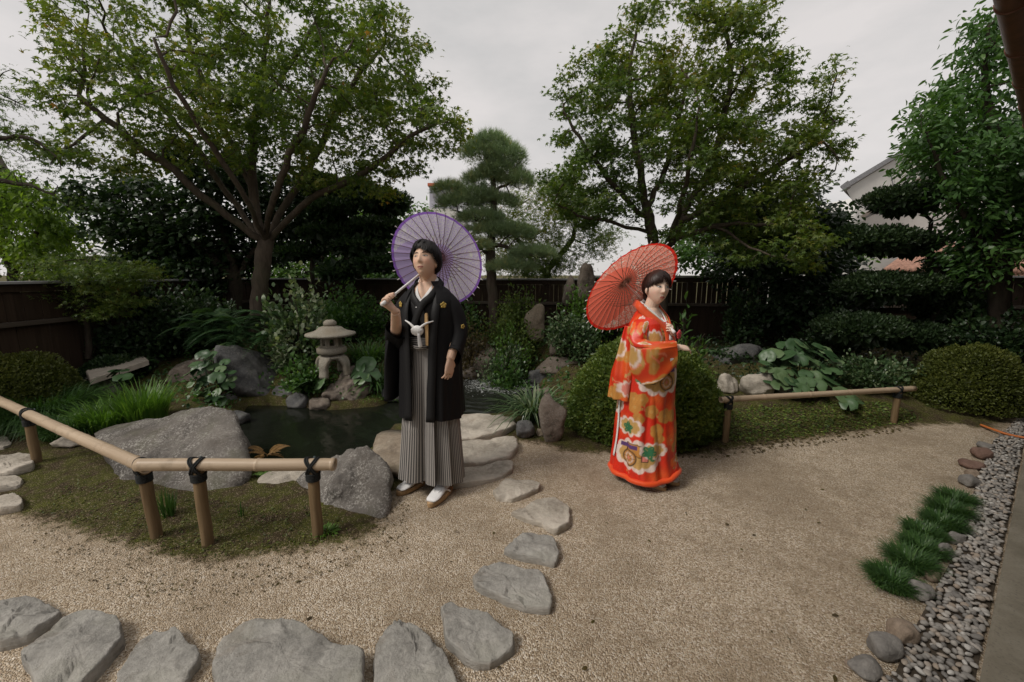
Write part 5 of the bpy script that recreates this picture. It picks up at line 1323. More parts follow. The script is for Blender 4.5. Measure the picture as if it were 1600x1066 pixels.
w1 = m.math('FRACT', m.math('MULTIPLY', ux.outputs[0], 1 / .012))
st = m.ramp(w1, [(0, .0), (.46, .0), (.54, 1.), (.94, 1.), (1, 0.)])
m.P(Base_Color=m.mix(st, (.075, .07, .067), (.36, .335, .31)), Roughness=.5, Specular_IOR_Level=.4); M_STRIPE = m.m
m = Mat('striped_silk_band'); uvn = m.n('UVMap').outputs[0]; ux = m.n('SeparateXYZ', Vector=uvn)
st = m.ramp(m.math('FRACT', m.math('MULTIPLY', ux.outputs[1], 1 / .012)), [(0, 0.), (.5, 0.), (.58, 1.), (.95, 1.), (1, 0.)])
m.P(Base_Color=m.mix(st, (.035, .033, .032), (.36, .335, .31)), Roughness=.5); M_BAND = m.m
M_GOLD = m_plain('gold_thread', (.42, .29, .07), .5, .2, 60, 0)
M_ZORI = m_plain('tan_sandal', (.42, .27, .14), .6, .15, 30, .1)
M_KIM = m_col('painted_silk', .40, 0, .5, .45, 14)
M_FUKI = m_cloth('orange_red_hem', (.72, .075, .012), .5)

def head_surface(d, fem=False):
    x, y, z = d[:, 0], d[:, 1], d[:, 2]; fr = -y
    a, b, c = (.073, .093, .115) if not fem else (.071, .089, .108)
    p = np.stack([a * x, b * np.sign(y) * np.abs(y) ** np.where(y < 0, .86, 1.0), c * z], 1)
    p[:, 1] *= np.where(y > 0, 1.07, 1.0)
    t = np.clip((-z - .05) / .95, 0, 1)
    p[:, 0] *= 1 - (.34 if not fem else .32) * t ** 1.4
    p[:, 1] *= np.where(y > 0, 1 - .5 * t, 1.0)
    p[:, 1] -= .010 * np.exp(-((z + .82) / .18) ** 2) * np.clip(fr, 0, 1)
    w = sstep(.08, .40, fr); X, Z = p[:, 0] / (a / .073), p[:, 2] / (c / .115); aX = np.abs(X)
    prof = np.interp(Z, [-.046, -.038, -.031, -.023, -.010, .010, .026, .04], [0, .004, .018, .0205, .014, .007, .003, 0])
    sw = np.interp(Z, [-.035, -.022, .0, .03], [.0135, .0115, .009, .008])
    g = lambda cx, cz, sx, sz: np.exp(-((aX - cx) / sx) ** 2 - ((Z - cz) / sz) ** 2)
    f = prof * np.exp(-(X / sw) ** 2) * (.85 if fem else 1.0)
    f += -.0065 * g(.031, .012, .017, .011) + .0045 * g(.031, .009, .012, .006) + (.0035 if not fem else .0015) * g(.03, .031, .022, .007)
    f += .004 * g(.042, -.024, .018, .02) + .0045 * g(0, -.0565, .019, .0045) + .0055 * g(0, -.0685, .016, .0055) - .003 * g(0, -.0625, .022, .0022) - .003 * g(0, -.081, .02, .006)
    f += .0035 * g(.011, -.031, .006, .006)
    p[:, 1] -= w * f
    return p
HD = ICO[5][0]
def face_patch(name, fn, parent, mat, hm, hc, fem, nu=25, nv=9, lift=.0026):
    hp = head_surface(HD, fem); hp = hp[HD[:, 1] < -.1]
    u, v = np.meshgrid(np.linspace(-1, 1, nu), np.linspace(-1, 1, nv)); X, Z, col = fn(u.ravel(), v.ravel())
    d = (hp[None, :, 0] - X[:, None]) ** 2 + (hp[None, :, 2] - Z[:, None]) ** 2; k = np.argsort(d, 1)[:, :5]
    wt = 1 / (np.take_along_axis(d, k, 1) + 1e-7); y = (hp[k, 1] * wt).sum(1) / wt.sum(1)
    P = np.c_[X, y - lift, Z] @ hm.T + hc
    return build(name, P, grid_faces(nv, nu, False), mat, parent, True, col=col)
def eye_fn(x0, z0, hw, hh, look=(0, 0), lid=.5):
    def fn(u, v):
        h = hh * np.maximum(1 - u * u, 0) ** .6; X = x0 + hw * u; Z = z0 + h * v + .0012 * u * np.sign(x0)
        col = np.tile([.52, .47, .44], (len(u), 1)); ir = np.hypot(X - x0 - look[0], Z - z0 - look[1]) < .0055
        col[ir] = (.018, .012, .010); col[v > lid] = (.012, .009, .008); col[v < -.8] = (.22, .13, .10); col[np.abs(u) > .9] = (.05, .03, .025)
        return X, Z, col
    return fn
def brow_fn(x0, z0, hw, hh, c):
    def fn(u, v):
        s = np.sign(x0); X = x0 + hw * u; Z = z0 + .0035 * (1 - u * u) + .001 * u * s + hh * v * (1 - .6 * np.clip(u * s, 0, 1)) * np.maximum(1 - np.abs(u) ** 6, .1)
        return X, Z, np.tile(c, (len(u), 1))
    return fn
def mouth_fn(hw, hh, c):
    def fn(u, v):
        X = hw * u; e = np.maximum(1 - u * u, 0) ** .7; Z = -.0625 + e * np.where(v > 0, hh * .8 * v * (1 - .25 * np.exp(-(u / .18) ** 2)), hh * 1.1 * v)
        col = np.tile(c, (len(u), 1)); col[np.abs(v) < .14] = np.array(c) * .3
        return X, Z, col
    return fn
def hand_parts(mb, w, d, n, thumb, curl, scale=1.0, spread=.05):
    d = norm(np.asarray(d, float)); n = np.asarray(n, float); n = norm(n - d * (n @ d)); e = np.cross(d, n) * thumb   # e points to the thumb side
    s = scale; w = np.asarray(w, float)
    def rect(c, hw, ht): 
        a = np.linspace(0, 2 * np.pi, 14, endpoint=False); return [c + e * hw * np.sign(math.cos(t)) * abs(math.cos(t)) ** .7 + n * ht * math.sin(t) for t in a]
    mb.add(*loft([rect(w - d * .02, .024 * s, .018 * s), rect(w + d * .012 * s, .028 * s, .018 * s), rect(w + d * .045 * s, .039 * s, .016 * s), rect(w + d * .078 * s, .041 * s, .014 * s), rect(w + d * .092 * s, .038 * s, .011 * s)]))
    for k, (ox, ln, r) in enumerate(((.030, .068, .0088), (.0105, .077, .0090), (-.0105, .071, .0088), (-.030, .056, .0080))):
        c = curl[k] if hasattr(curl, '__len__') else curl
        p = w + d * .084 * s + e * ox * s; dd = norm(d + e * (ox / .03) * spread); P = [p - dd * .012 * s, p]; ang = 0
        for q, fr in enumerate((.42, .32, .26)):
            ang += c * (1.0, 1.1, .7)[q]; dv = dd * math.cos(ang) + n * math.sin(ang); p = p + dv * ln * fr * s; P.append(p)
        P = spline(P, 14); mb.add(*tube(P, np.linspace(r, r * .72, 14) * s, 8))
    p = w + d * .022 * s + e * .026 * s; dv = norm(d * .75 + e * .75 + n * .25); P = [p - dv * .01, p + dv * .03 * s]; dv2 = norm(d * .95 + e * .15 + n * .5); P.append(P[-1] + dv2 * .03 * s); P.append(P[-1] + norm(dv2 + n * .35) * .024 * s)
    P = spline(P, 12); mb.add(*tube(P, np.linspace(.0125, .0085, 12) * s, 8))
def fuse(mb, voxel, ratio, name, parent, mat, colfn):
    V, F = mb.get(); me = mesh_data(name, V, F); tmp = link(bpy.data.objects.new(name, me))
    a = tmp.modifiers.new('r', 'REMESH'); a.mode = 'VOXEL'; a.voxel_size = voxel
    b = tmp.modifiers.new('s', 'SMOOTH'); b.factor = .4; b.iterations = 2
    c = tmp.modifiers.new('d', 'DECIMATE'); c.ratio = ratio
    dg = bpy.context.evaluated_depsgraph_get(); ev = tmp.evaluated_get(dg); em = bpy.data.meshes.new_from_object(ev)
    n = len(em.vertices); co = np.zeros(n * 3, np.float32); em.vertices.foreach_get('co', co); co = co.reshape(-1, 3)
    bpy.data.objects.remove(tmp)
    at_ = em.attributes.new('col', 'FLOAT_COLOR', 'POINT'); c4 = np.ones((n, 4), np.float32); c4[:, :3] = colfn(co); at_.data.foreach_set('color', c4.ravel())
    em.polygons.foreach_set('use_smooth', np.ones(len(em.polygons), bool)); em.materials.clear(); em.materials.append(mat); em.name = name
    return link(bpy.data.objects.new(name, em), parent)
def ell_ring(c, a, b, n=28, p=1.0):
    t = np.linspace(0, 2 * np.pi, n, endpoint=False); return np.c_[c[0] + a * np.sign(np.sin(t)) * np.abs(np.sin(t)) ** p, c[1] - b * np.sign(np.cos(t)) * np.abs(np.cos(t)) ** p, np.full(n, c[2])]
def hair(parent, mat, hm, hc, fem, thr, fringe, seed, nst=900, thick=.017, extra=None):
    rs = np.random.default_rng(seed); D, F = ICO[5]; az = np.arctan2(D[:, 0], -D[:, 1]); az_a = np.abs(az)
    th = np.interp(az_a, *thr); mask = D[:, 2] > th; S = head_surface(D, fem); out = norm(D * np.array([1, 1, 1.1]))
    S = S + out * (.003 + thick * sstep(0, .22, D[:, 2] - th) * (1 + .12 * vnoise(D, 9.0, seed)))[:, None]
    mb = MB(); f = F[mask[F].all(1)]; used = np.unique(f); mp = np.full(len(D), -1); mp[used] = np.arange(len(used)); mb.add(S[used], mp[f])
    tf = rs.uniform(-math.pi, math.pi, 75); tl = rs.uniform(.75, 1.5, 75); to = rs.random(75)
    crown = norm(np.array([-.12 if fem else .15, .30, .95]))
    for k in range(nst):
        ti = rs.integers(75); a = tf[ti] + rs.normal(0, .05); a = (a + math.pi) % (2 * math.pi) - math.pi; zt = np.interp(abs(a), *thr); o1, o2 = fringe(a, rs), fringe(a, rs); ov = min(o1, o2) + (max(o1, o2) - min(o1, o2)) * to[ti]
        ze = zt - ov; rr = math.sqrt(max(0, 1 - min(.999, abs(ze)) ** 2)); a2 = a + rs.normal(0, .06) + (.22 * math.cos(a) * (1 if a > -.2 else -.2) if not fem else .0)
        end = np.array([math.sin(a2) * rr, -math.cos(a2) * rr, ze]); st = norm(crown + rs.normal(0, .16, 3)); T = np.linspace(rs.uniform(0, .35), 1, 9)
        dirs = norm(st[None] * (1 - T[:, None]) + end[None] * T[:, None] + .18 * np.sin(np.pi * T)[:, None] * np.array([end[0], end[1], .2])); P = head_surface(dirs, fem)
        lift = thick * tl[ti] * (1.0 + .25 * rs.random()) * np.interp(T, [0, .5, .85, 1], [.9, 1.15, .9, .42]); P = P + dirs * lift[:, None]
        tg = norm(np.gradient(P, axis=0)); sd_ = norm(np.cross(tg, dirs)); w = rs.uniform(.0022, .0045) * np.interp(T, [0, .7, 1], [1, 1, .12])
        V = np.stack([P - sd_ * w[:, None], P + dirs * .0012, P + sd_ * w[:, None]], 1); mb.add(V.reshape(-1, 3), grid_faces(9, 3, False))
    if extra: extra(mb)
    V, F = mb.get(); return build('hair', V @ hm.T + hc, F, mat, parent)
def ribbon(P, nrm, w, th=.006):
    P = np.asarray(P, float); T = norm(np.gradient(P, axis=0)); N = np.asarray(nrm, float); N = norm(N - T * (N * T).sum(1, keepdims=True)); S = np.cross(T, N)
    w = np.broadcast_to(np.asarray(w, float), (len(P),))[:, None]
    return loft(np.stack([P - S * w, P - S * w * .9 + N * th, P + S * w * .9 + N * th, P + S * w], 1))
def outward(P, cy=.02): o = P.copy(); o[:, 1] -= cy; o[:, 2] = .02 + .0 * o[:, 2]; return norm(np.c_[o[:, 0], o[:, 1], np.full(len(o), .06)])
SK_M, SK_F = np.array([.68, .45, .325]), np.array([.80, .585, .46])
def skin_col(base, lipc, hm, hc):
    def fn(co):
        L = (co - hc) @ hm; col = np.tile(base, (len(co), 1)) * (1 + .05 * vnoise(co, 22)[:, None])
        ch = np.exp(-((np.abs(L[:, 0]) - .042) / .02) ** 2 - ((L[:, 2] + .025) / .022) ** 2) * (L[:, 1] < 0); col += ch[:, None] * np.array([.06, -.015, -.01])
        return np.clip(col, 0, 1)
    return fn
def foot_parts(parent, pos, yaw, s=1.0):
    M_ = rotm('z', yaw); pos = np.asarray(pos, float)
    prof = [(.075, .026, .055, .03), (.06, .034, .060, .035), (.02, .038, .075, .03), (-.03, .040, .060, .02), (-.08, .045, .040, .006), (-.12, .046, .026, 0), (-.15, .042, .022, 0), (-.172, .028, .018, 0)]
    rings = [[(w * math.sin(t) * (1 if math.cos(t) < .99 else 1), y, .03 + max(0, h * (1 + math.cos(t)) / 2)) for t in np.linspace(0, 2 * np.pi, 16, endpoint=False)] for y, w, h, _ in prof]
    V, F = loft(np.array(rings) * s); build('tabi_sock', V @ M_.T + pos, F, M_WHITE, parent)
    sol = [[(w * math.sin(t), -.045 + .145 * math.cos(t) * -1, z) for t in np.linspace(0, 2 * np.pi, 28, endpoint=False)] for w, z in ((.046, 0), (.05, .006), (.05, .026), (.047, .031))]
    V, F = loft(np.array(sol) * s); so = build('sandal', V @ M_.T + pos, F, M_ZORI, parent)
    for sg in (-1, 1):
        P = spline([(0, -.115, .034), (sg * .018, -.09, .064), (sg * .044, -.03, .055), (sg * .05, .0, .03)], 12) * s; V, F = tube(P @ M_.T + pos, .006, 6); build('strap', V, F, M_WHITE, so)

# ------------------------------------------------------------------ the man
mp_ = gp(679, 757); man = empty('person', mp_, R(-13)); tag(man, 'man in black crested jacket and striped trousers looking up under the purple parasol', 'person')
hm = rotm('z', R(2)) @ rotm('x', R(-19)) @ rotm('y', R(-4)); hc = np.array([.0, -.03, 1.578])
mb = MB(); mb.add(head_surface(HD) @ hm.T + hc, ICO[5][1])
for s_ in (-1, 1):
    ear = ICO[3][0] * (.011, .019, .031); ear[:, 0] += s_ * .004 * (ICO[3][0][:, 1]); mb.add((ear @ rotm('z', R(s_ * 18)).T + (s_ * .0735, .012, -.008)) @ hm.T + hc, ICO[3][1])
mb.add(*tube(spline([hc + hm @ np.array([0, .01, -.04]), (0, .0, 1.50), (0, .012, 1.44), (0, .015, 1.38)], 10), np.interp(np.linspace(0, 1, 10), [0, .4, .8, 1], [.052, .056, .062, .075]), 18))
mb.add(*loft([ell_ring((0, 0, z), a, b) for z, a, b in ((.90, .15, .10), (1.0, .145, .105), (1.1, .14, .105), (1.22, .155, .11), (1.32, .165, .105), (1.38, .15, .088), (1.42, .10, .07), (1.45, .06, .06))]))
for s_ in (-1, 1): mb.add(*tube(spline([(s_ * .085, 0, .95), (s_ * .1, -.01, .7), (s_ * .11, 0, .48), (s_ * .12, .02, .25), (s_ * .12, .02, .09)], 16), np.interp(np.linspace(0, 1, 16), [0, .45, .6, 1], [.085, .055, .055, .036]), 14))
def arm(sh, el, wr, r=(.040, .040, .038, .027)):
    P = spline([sh, (np.array(sh) + el) / 2, el, (np.array(el) + wr) / 2, wr], 20); mb.add(*tube(P, np.interp(np.linspace(0, 1, 20), [0, .45, .6, 1], r), 14))
mp0 = None
shL, elL, wrL = np.array([-.155, .0, 1.33]), np.array([-.22, -.05, 1.09]), np.array([-.19, -.215, 1.275])   # raised arm, at the photo's left
shR, elR, wrR = np.array([.155, .0, 1.33]), np.array([.21, -.01, 1.12]), np.array([.19, -.115, .955])        # hanging arm
hand_parts(mb, wrR, (-.06, -.12, -1), (-.9, .35, 0), 1, (.28, .3, .34, .38), 1.0)
GRIP = np.array([-.178, -.262, 1.352])                                       # where the fist closes on the shaft
PAR = {}                                                                     # shaft direction is set in world space below
hub_w = at(690, 401, 3.08); Rz = rotm('z', R(-13)); grip_w = at(607, 468, 2.36); GRIP = Rz.T @ (grip_w - mp_)
sh_dir = norm(hub_w - grip_w); sh_loc = Rz.T @ sh_dir
wrL = GRIP + np.array([.014, .05, -.075])
arm(shL, elL, wrL); arm(shR, elR, wrR)
# fist: fingers wrap round the shaft
ex = norm(np.cross(sh_loc, [0, 0, 1])); fu = np.cross(ex, sh_loc); tow = np.array([0, -1.0, .15]); tow = norm(tow - sh_loc * (tow @ sh_loc))
side = np.cross(sh_loc, tow)
pc = GRIP - side * .020 - np.array([0, 0, .0])
a14 = np.linspace(0, 2 * np.pi, 14, endpoint=False)
for f_, hw, ht in ((0, 0, 0),):
    rings = []
    for k, (q, hw, ht) in enumerate(((0, .0255, .0215), (.35, .030, .022), (.75, .040, .022), (1.0, .041, .018))):
        c_ = wrL + (GRIP - side * .030 - tow * .012 - wrL) * q + (GRIP - wrL) * 0; rings.append([c_ + sh_loc * hw * math.cos(t) + (side) * ht * math.sin(t) for t in a14])
    mb.add(*loft(rings))
for k, ox in enumerate((.032, .0108, -.0108, -.032)):
    c0 = GRIP + sh_loc * ox; P = []
    for t in np.linspace(-2.6, 1.5, 14): P.append(c0 + (tow * math.cos(t) + side * math.sin(t)) * (.0175 + .002 * (k == 1)))
    mb.add(*tube(P, np.linspace(.0098, .0078, 14), 8))
P = spline([GRIP - side * .028 + sh_loc * .028 - tow * .01, GRIP - side * .012 + sh_loc * .052 + tow * .006, GRIP + side * .012 + sh_loc * .050 + tow * .016], 10); mb.add(*tube(P, np.linspace(.0125, .009, 10), 8))
fuse(mb, .0032, .28, 'body', man, M_SKIN, skin_col(SK_M, None, hm, hc))
for s_ in (-1, 1):
    face_patch('eye', eye_fn(s_ * .031, .0105, .0150, .0052, (-.003, .001), .2), man, M_FACE, hm, hc, False)
    face_patch('eyebrow', brow_fn(s_ * .031, .029, .0185, .0034, (.03, .022, .018)), man, M_FACE, hm, hc, False)
face_patch('mouth', mouth_fn(.0215, .0062, (.34, .125, .10)), man, M_FACE, hm, hc, False)
hair(man, M_HAIR_B, hm, hc, False, ([0, .5, .85, 1.15, 1.45, 1.8, 2.4, 3.15], [.66, .66, .55, .16, .0, -.28, -.50, -.55]), lambda a, r: ((r.uniform(.06, .22) if a < -.05 else r.uniform(.22, .42)) if abs(a) < .8 else (r.uniform(.15, .3) if abs(a) < 1.15 else r.uniform(.0, .10))), 3, 1500, .019)

# hakama: pleated, wide, striped
nc, nr = 240, 40; ph = np.linspace(0, 2 * np.pi, nc, endpoint=False); zz = np.linspace(1.07, .085, nr); rings = np.zeros((nr, nc, 3)); uv = np.zeros((nr, nc, 2))
pw = np.where(ph > np.pi, ph - 2 * np.pi, ph)
for i, z in enumerate(zz):
    t = (1.07 - z) / .985; a = .150 + .072 * t ** .9; b = .112 + .085 * t ** .9
    k = 4.6; sgn = np.sign(pw); saw = (np.abs(pw) * k / 1.57 * .72 + .06) % 1.0
    amp = (.007 + .056 * t) * (np.abs(pw) < 1.75) + (.004 + .012 * t) * (np.abs(pw) >= 1.75)
    rr = amp * (saw - .55); cr = .004 * (np.exp(-((z - .73) / .006) ** 2) + np.exp(-((z - .46) / .006) ** 2))
    split = -.035 * t * np.exp(-(pw / .10) ** 2)
    rings[i, :, 0] = (a + rr + cr) * np.sin(pw) ; rings[i, :, 1] = -(b + rr + cr + split) * np.cos(pw); rings[i, :, 2] = z + .02 * t ** 4 * np.cos(pw * 2) + .018 * t ** 5 * saw
    uv[i, :, 0] = pw * .2 + saw * .01; uv[i, :, 1] = z
rings[:, :, 1] -= .02 * np.linspace(0, 1, nr)[:, None]
V, F = loft(rings, True, False); build('hakama_trousers', V, F, M_STRIPE, man, True, uv=uv.reshape(-1, 2))
rg = [ell_ring((0, -.004, z), a, b, 60) for z, a, b in ((1.015, .170, .130), (1.02, .174, .134), (1.085, .168, .128), (1.09, .162, .122))]
V, F = loft(rg, True, False); build('waist_band', V, F, M_BAND, man, True, uv=np.c_[V[:, 0] + V[:, 1], V[:, 2]])
P = spline([(-.05, -.137, 1.035), (0, -.152, 1.032), (.05, -.137, 1.038)], 10); V, F = tube(P, np.interp(np.linspace(0, 1, 10), [0, .5, 1], [.012, .026, .012]), 10); build('waist_knot', V, F, M_BAND, man, True, uv=np.c_[V[:, 0], V[:, 2]])
# black kimono under the jacket
rings = []
for z, a, b, dip in ((1.04, .165, .125, 0), (1.12, .165, .125, 0), (1.22, .172, .128, 0), (1.30, .178, .124, .02), (1.355, .172, .112, .05), (1.395, .145, .095, .08), (1.43, .095, .08, .115), (1.45, .068, .07, .13)):
    r_ = ell_ring((0, .0, z), a, b, 56); fr_ = np.clip(-r_[:, 1] / b, 0, 1); r_[:, 2] -= dip * np.exp(-(r_[:, 0] / .075) ** 2) * fr_; rings.append(r_)
V, F = loft(rings, True, False); build('kimono', V, F, M_BLACK2, man)
def vneck(sg, off, w, zlow, mat, name, par, dy=0.0, cross=.05, hgt=0.0):
    P = spline([(0, .085 + off * .4, 1.475 + hgt), (sg * (.062 + off * .8), .03, 1.462 + hgt - off * .25), (sg * (.062 + off), -.035, 1.425 + hgt - off * .3), (sg * (.040 + off), -.094 - dy, 1.365 - off * .3), (sg * (.006 + off * .6) - sg * .012, -.128 - dy, 1.30 - off * .2), (-sg * cross, -.140 - dy, zlow)], 26)
    N = np.c_[P[:, 0] * 1.2, P[:, 1] - .02, np.interp(np.linspace(0, 1, 26), [0, .3, .6, 1], [.05, .06, .05, .0])]; V, F = ribbon(P, N, w); return build(name, V, F, mat, par)
for sg in (-1, 1):
    vneck(sg, .0, .019, 1.285, M_WHITE, 'inner_collar', man, -.004 + .004 * (sg > 0), .012)
    vneck(sg, .026, .024, 1.13, M_BLACK2, 'kimono_collar', man, .006 + .005 * (sg > 0), .06)
# haori jacket: open front shell, sleeves, collar bands
mb = MB(); nz_, nph = 44, 110; zs = np.linspace(.545, 1.455, nz_)
sh = np.array([( .545, .222, .205, .075), (.75, .218, .19, .078), (.95, .212, .172, .08), (1.10, .206, .158, .085), (1.25, .202, .146, .098), (1.33, .192, .130, .098), (1.37, .164, .112, .09), (1.405, .122, .095, .078), (1.435, .088, .080, .055), (1.45, .070, .072, .042)])
rings = []
for z in zs:
    a, b, gap = [np.interp(z, sh[:, 0], sh[:, k]) for k in (1, 2, 3)]; g = math.asin(min(.95, gap / a)); p = np.linspace(g, 2 * np.pi - g, nph)
    x = a * np.sign(np.sin(p)) * np.abs(np.sin(p)) ** .88; y = -b * np.sign(np.cos(p)) * np.abs(np.cos(p)) ** .95
    low = np.clip((1.25 - z) / .7, 0, 1); fo = low * (.008 * np.sin(p * 9 + 3 * z) + .005 * np.sin(p * 17 - 5 * z))
    x += fo * np.sin(p); y -= fo * np.cos(p); rings.append(np.c_[x, y, np.full(nph, z) + .012 * low * np.cos(2 * p)])
mb.add(*loft(rings, False)); R2 = np.array(rings); c2 = R2.mean(1, keepdims=True); mb.add(*loft((c2 + (R2 - c2) * (.975, .975, 1)), False))
def sleeve(path, ups, tops, drops, ths, n=40, fold=.006, inner=True):          # cloth hung over an arm: top above the arm, bag below
    P = spline(path, 22); f = np.linspace(0, 1, 22); it = lambda q: np.interp(f, np.linspace(0, 1, len(q)), q); U = np.stack([it([u[k] for u in ups]) for k in range(3)], 1); T = norm(np.gradient(P, axis=0)); U = norm(U - T * (U * T).sum(1, keepdims=True)); S = np.cross(T, U)
    tp, dr, th = it(tops), it(drops), it(ths); rings = []
    a = np.linspace(0, 2 * np.pi, n, endpoint=False)
    for i in range(22):
        cu, su = np.cos(a), np.sin(a); h_ = np.where(cu > 0, cu * tp[i], np.sign(cu) * np.abs(cu) ** .95 * dr[i]); wd = th[i] * np.sign(su) * np.abs(su) ** .8 * np.where(cu < -.1, np.interp(cu, [-1, -.1], [.6, 1]), 1)
        wd = wd + fold * np.sin(a * 4 + i * .5) * (cu < .3); rings.append(P[i] + U[i] * h_[:, None] + S[i] * wd[:, None])
    return np.array(rings)
r1 = sleeve([(.11, .0, 1.36), (.175, .0, 1.275), (.215, -.005, 1.13), (.212, -.05, 1.02), (.205, -.09, .985)], [(.5, 0, .8), (.9, -.2, .3), (.6, -.8, .1), (.2, -1, .3), (.1, -1, .35)], [.045, .052, .058, .06, .06], [.09, .12, .15, .18, .19], [.07, .062, .054, .05, .048])
mb.add(*loft(r1, True, False)); c2 = r1.mean(1, keepdims=True); mb.add(*loft(c2 + (r1 - c2) * .95, True, False))
r2_ = sleeve([(-.11, .0, 1.36), (-.178, -.005, 1.28), (-.222, -.025, 1.16), tuple(elL + np.array([-.008, -.012, -.004])), tuple(elL + (wrL - elL) * .34)], [(-.5, 0, .8), (-.9, -.1, .3), (-.7, -.4, .3), (-.2, -.4, .9), (.0, -.5, .85)], [.05, .055, .058, .062, .066], [.10, .12, .11, .10, .085], [.075, .07, .064, .062, .064])
mb.add(*loft(r2_, True, False)); c2 = r2_.mean(1, keepdims=True); mb.add(*loft(c2 + (r2_ - c2) * .95, True, False))
bag = []
for t in np.linspace(0, 1, 24):
    z = 1.16 - .50 * t; a = np.linspace(0, 2 * np.pi, 40, endpoint=False); w_ = .075 + .045 * sstep(0, .5, t); th_ = .030 + .010 * math.sin(t * 3)
    bag.append(np.c_[-.238 - .012 * t + th_ * np.cos(a) + .006 * np.sin(3 * a + 4 * t), -.045 - .015 * t + w_ * np.sign(np.sin(a)) * np.abs(np.sin(a)) ** .8, np.full(40, z)])
mb.add(*loft(bag))
V, F = mb.get(); build('haori_jacket', V, F, M_BLACK, man)
for sg in (-1, 1):
    P = spline([(0, .082, 1.462), (sg * .066, .042, 1.455), (sg * .088, -.03, 1.418), (sg * .104, -.088, 1.345), (sg * .103, -.135, 1.25), (sg * .092, -.157, 1.08), (sg * .086, -.172, .9), (sg * .080, -.188, .72), (sg * .078, -.205, .55)], 40)
    N = np.c_[P[:, 0] * .5, P[:, 1] - .06, np.interp(np.linspace(0, 1, 40), [0, .08, .16, .3, 1], [.05, .10, .10, .04, .02])]; V, F = ribbon(P, N, np.interp(np.linspace(0, 1, 40), [0, .15, .3, 1], [.013, .015, .025, .03]), .007); build('jacket_collar', V, F, M_BLACK2, man)
    # family crest: five-petalled gold flower
    cz = (sg * .150, -.108, 1.305); mbx = MB()
    for k in range(5):
        a = k * 2 * math.pi / 5 + .3; mbx.add(ICO[1][0] * (.010, .002, .010) + (.0125 * math.cos(a), 0, .0125 * math.sin(a)), ICO[1][1])
    mbx.add(ICO[1][0] * (.005, .003, .005), ICO[1][1]); V, F = mbx.get(); build('crest', V @ rotm('z', R(sg * 34)).T + cz, F, M_GOLD, man)
mbx = MB()
for k in range(5): mbx.add(ICO[1][0] * (.002, .0075, .0075) + (0, .0095 * math.cos(k * 1.2566), .0095 * math.sin(k * 1.2566)), ICO[1][1])
V, F = mbx.get(); build('crest', V @ rotm('z', R(-42)).T + (.262, -.062, 1.165), F, M_GOLD, man)
# white jacket cord: pompon, knot loops and tassel
mbx = MB(); pm = ICO[4][0] * (1 + .10 * vnoise(ICO[4][0], 14))[:, None] * (.042, .026, .033) + (-.0, -.185, 1.145); mbx.add(pm, ICO[4][1])
for q in ([(-.098, -.150, 1.205), (-.05, -.184, 1.19), (-.008, -.19, 1.155)], [(.098, -.150, 1.205), (.055, -.184, 1.19), (.012, -.19, 1.155)]):
    mbx.add(*tube(spline(q, 10), np.linspace(.004, .0095, 10), 8))
mbx.add(*tube(spline([(.015, -.20, 1.13), (.022, -.205, 1.08), (.025, -.198, 1.045)], 8), np.linspace(.009, .0135, 8), 10))
V, F = mbx.get(); build('jacket_cord', V, F, M_WHITE, man)
foot_parts(man, (.115, -.105, 0), R(-8)); foot_parts(man, (-.115, -.03, 0), R(-22))
fan = empty('folding_fan', mp_ + Rz @ np.array([.058, -.168, 1.05]), R(-13)); tag(fan, 'closed pale wooden folding fan tucked in the man\'s waistband', 'fan')
for k in range(5):
    V, F = loft([[(x * w + (k - 2) * .0004 * z, (k - 2) * .0028 + y * .0012, z) for x, y in ((-1, -1), (1, -1), (1, 1), (-1, 1))] for z, w in ((0, .0085), (.14, .0105), (.20, .008), (.207, .004))]); build('fan_stick', V, F, m_plain('pale_fan_wood', (.55, .36, .17), .6, .1, 20, 0) if k == 0 else bpy.data.materials['pale_fan_wood'], fan, False)

# ------------------------------------------------------------------ the woman
wp_ = gp(1003, 744); WY = R(42); wom = empty('person', wp_, WY); tag(wom, 'woman in orange-red flowered bridal robe turned right under the red parasol', 'person')
Wz = rotm('z', WY)
hm = rotm('z', R(-30)) @ rotm('x', R(-5)) @ rotm('y', R(4)); hc = np.array([0, -.035, 1.405])
mb = MB(); mb.add(head_surface(HD, True) @ hm.T + hc, ICO[5][1])
for s_ in (-1, 1): mb.add((ICO[3][0] * (.010, .017, .028) @ rotm('z', R(s_ * 20)).T + (s_ * .071, .010, -.010)) @ hm.T + hc, ICO[3][1])
mb.add(*tube(spline([hc + hm @ np.array([0, .005, -.04]), (0, -.012, 1.315), (0, .005, 1.26), (0, .01, 1.20)], 10), np.interp(np.linspace(0, 1, 10), [0, .4, .8, 1], [.046, .047, .052, .07]), 18))
mb.add(*loft([ell_ring((0, 0, z), a, b) for z, a, b in ((.80, .14, .10), (.95, .12, .095), (1.05, .13, .10), (1.14, .14, .095), (1.20, .13, .08), (1.24, .08, .06), (1.27, .05, .05))]))
for s_ in (-1, 1): mb.add(*tube(spline([(s_ * .08, 0, .85), (s_ * .07, -.01, .5), (s_ * .06, 0, .06)], 12), np.linspace(.075, .035, 12), 12))
hub2 = at(976, 441, 3.16); d2 = norm(np.array([-.40, .72, .56])); grip2 = hub2 - d2 * .54; G2 = Wz.T @ (grip2 - wp_)
wR, wL = np.array([-.075, -.255, 1.03]), G2 + np.array([.045, .005, -.055])
arm((-.12, 0, 1.15), np.array([-.22, -.055, 1.0]), wR, (.034, .034, .033, .022)); arm((.12, 0, 1.15), np.array([.225, -.02, 1.0]), wL, (.034, .034, .033, .022))
hand_parts(mb, wR, (.80, -.40, -.12), (-.05, .5, -.85), 1, (.22, .3, .36, .42), .76, .10)
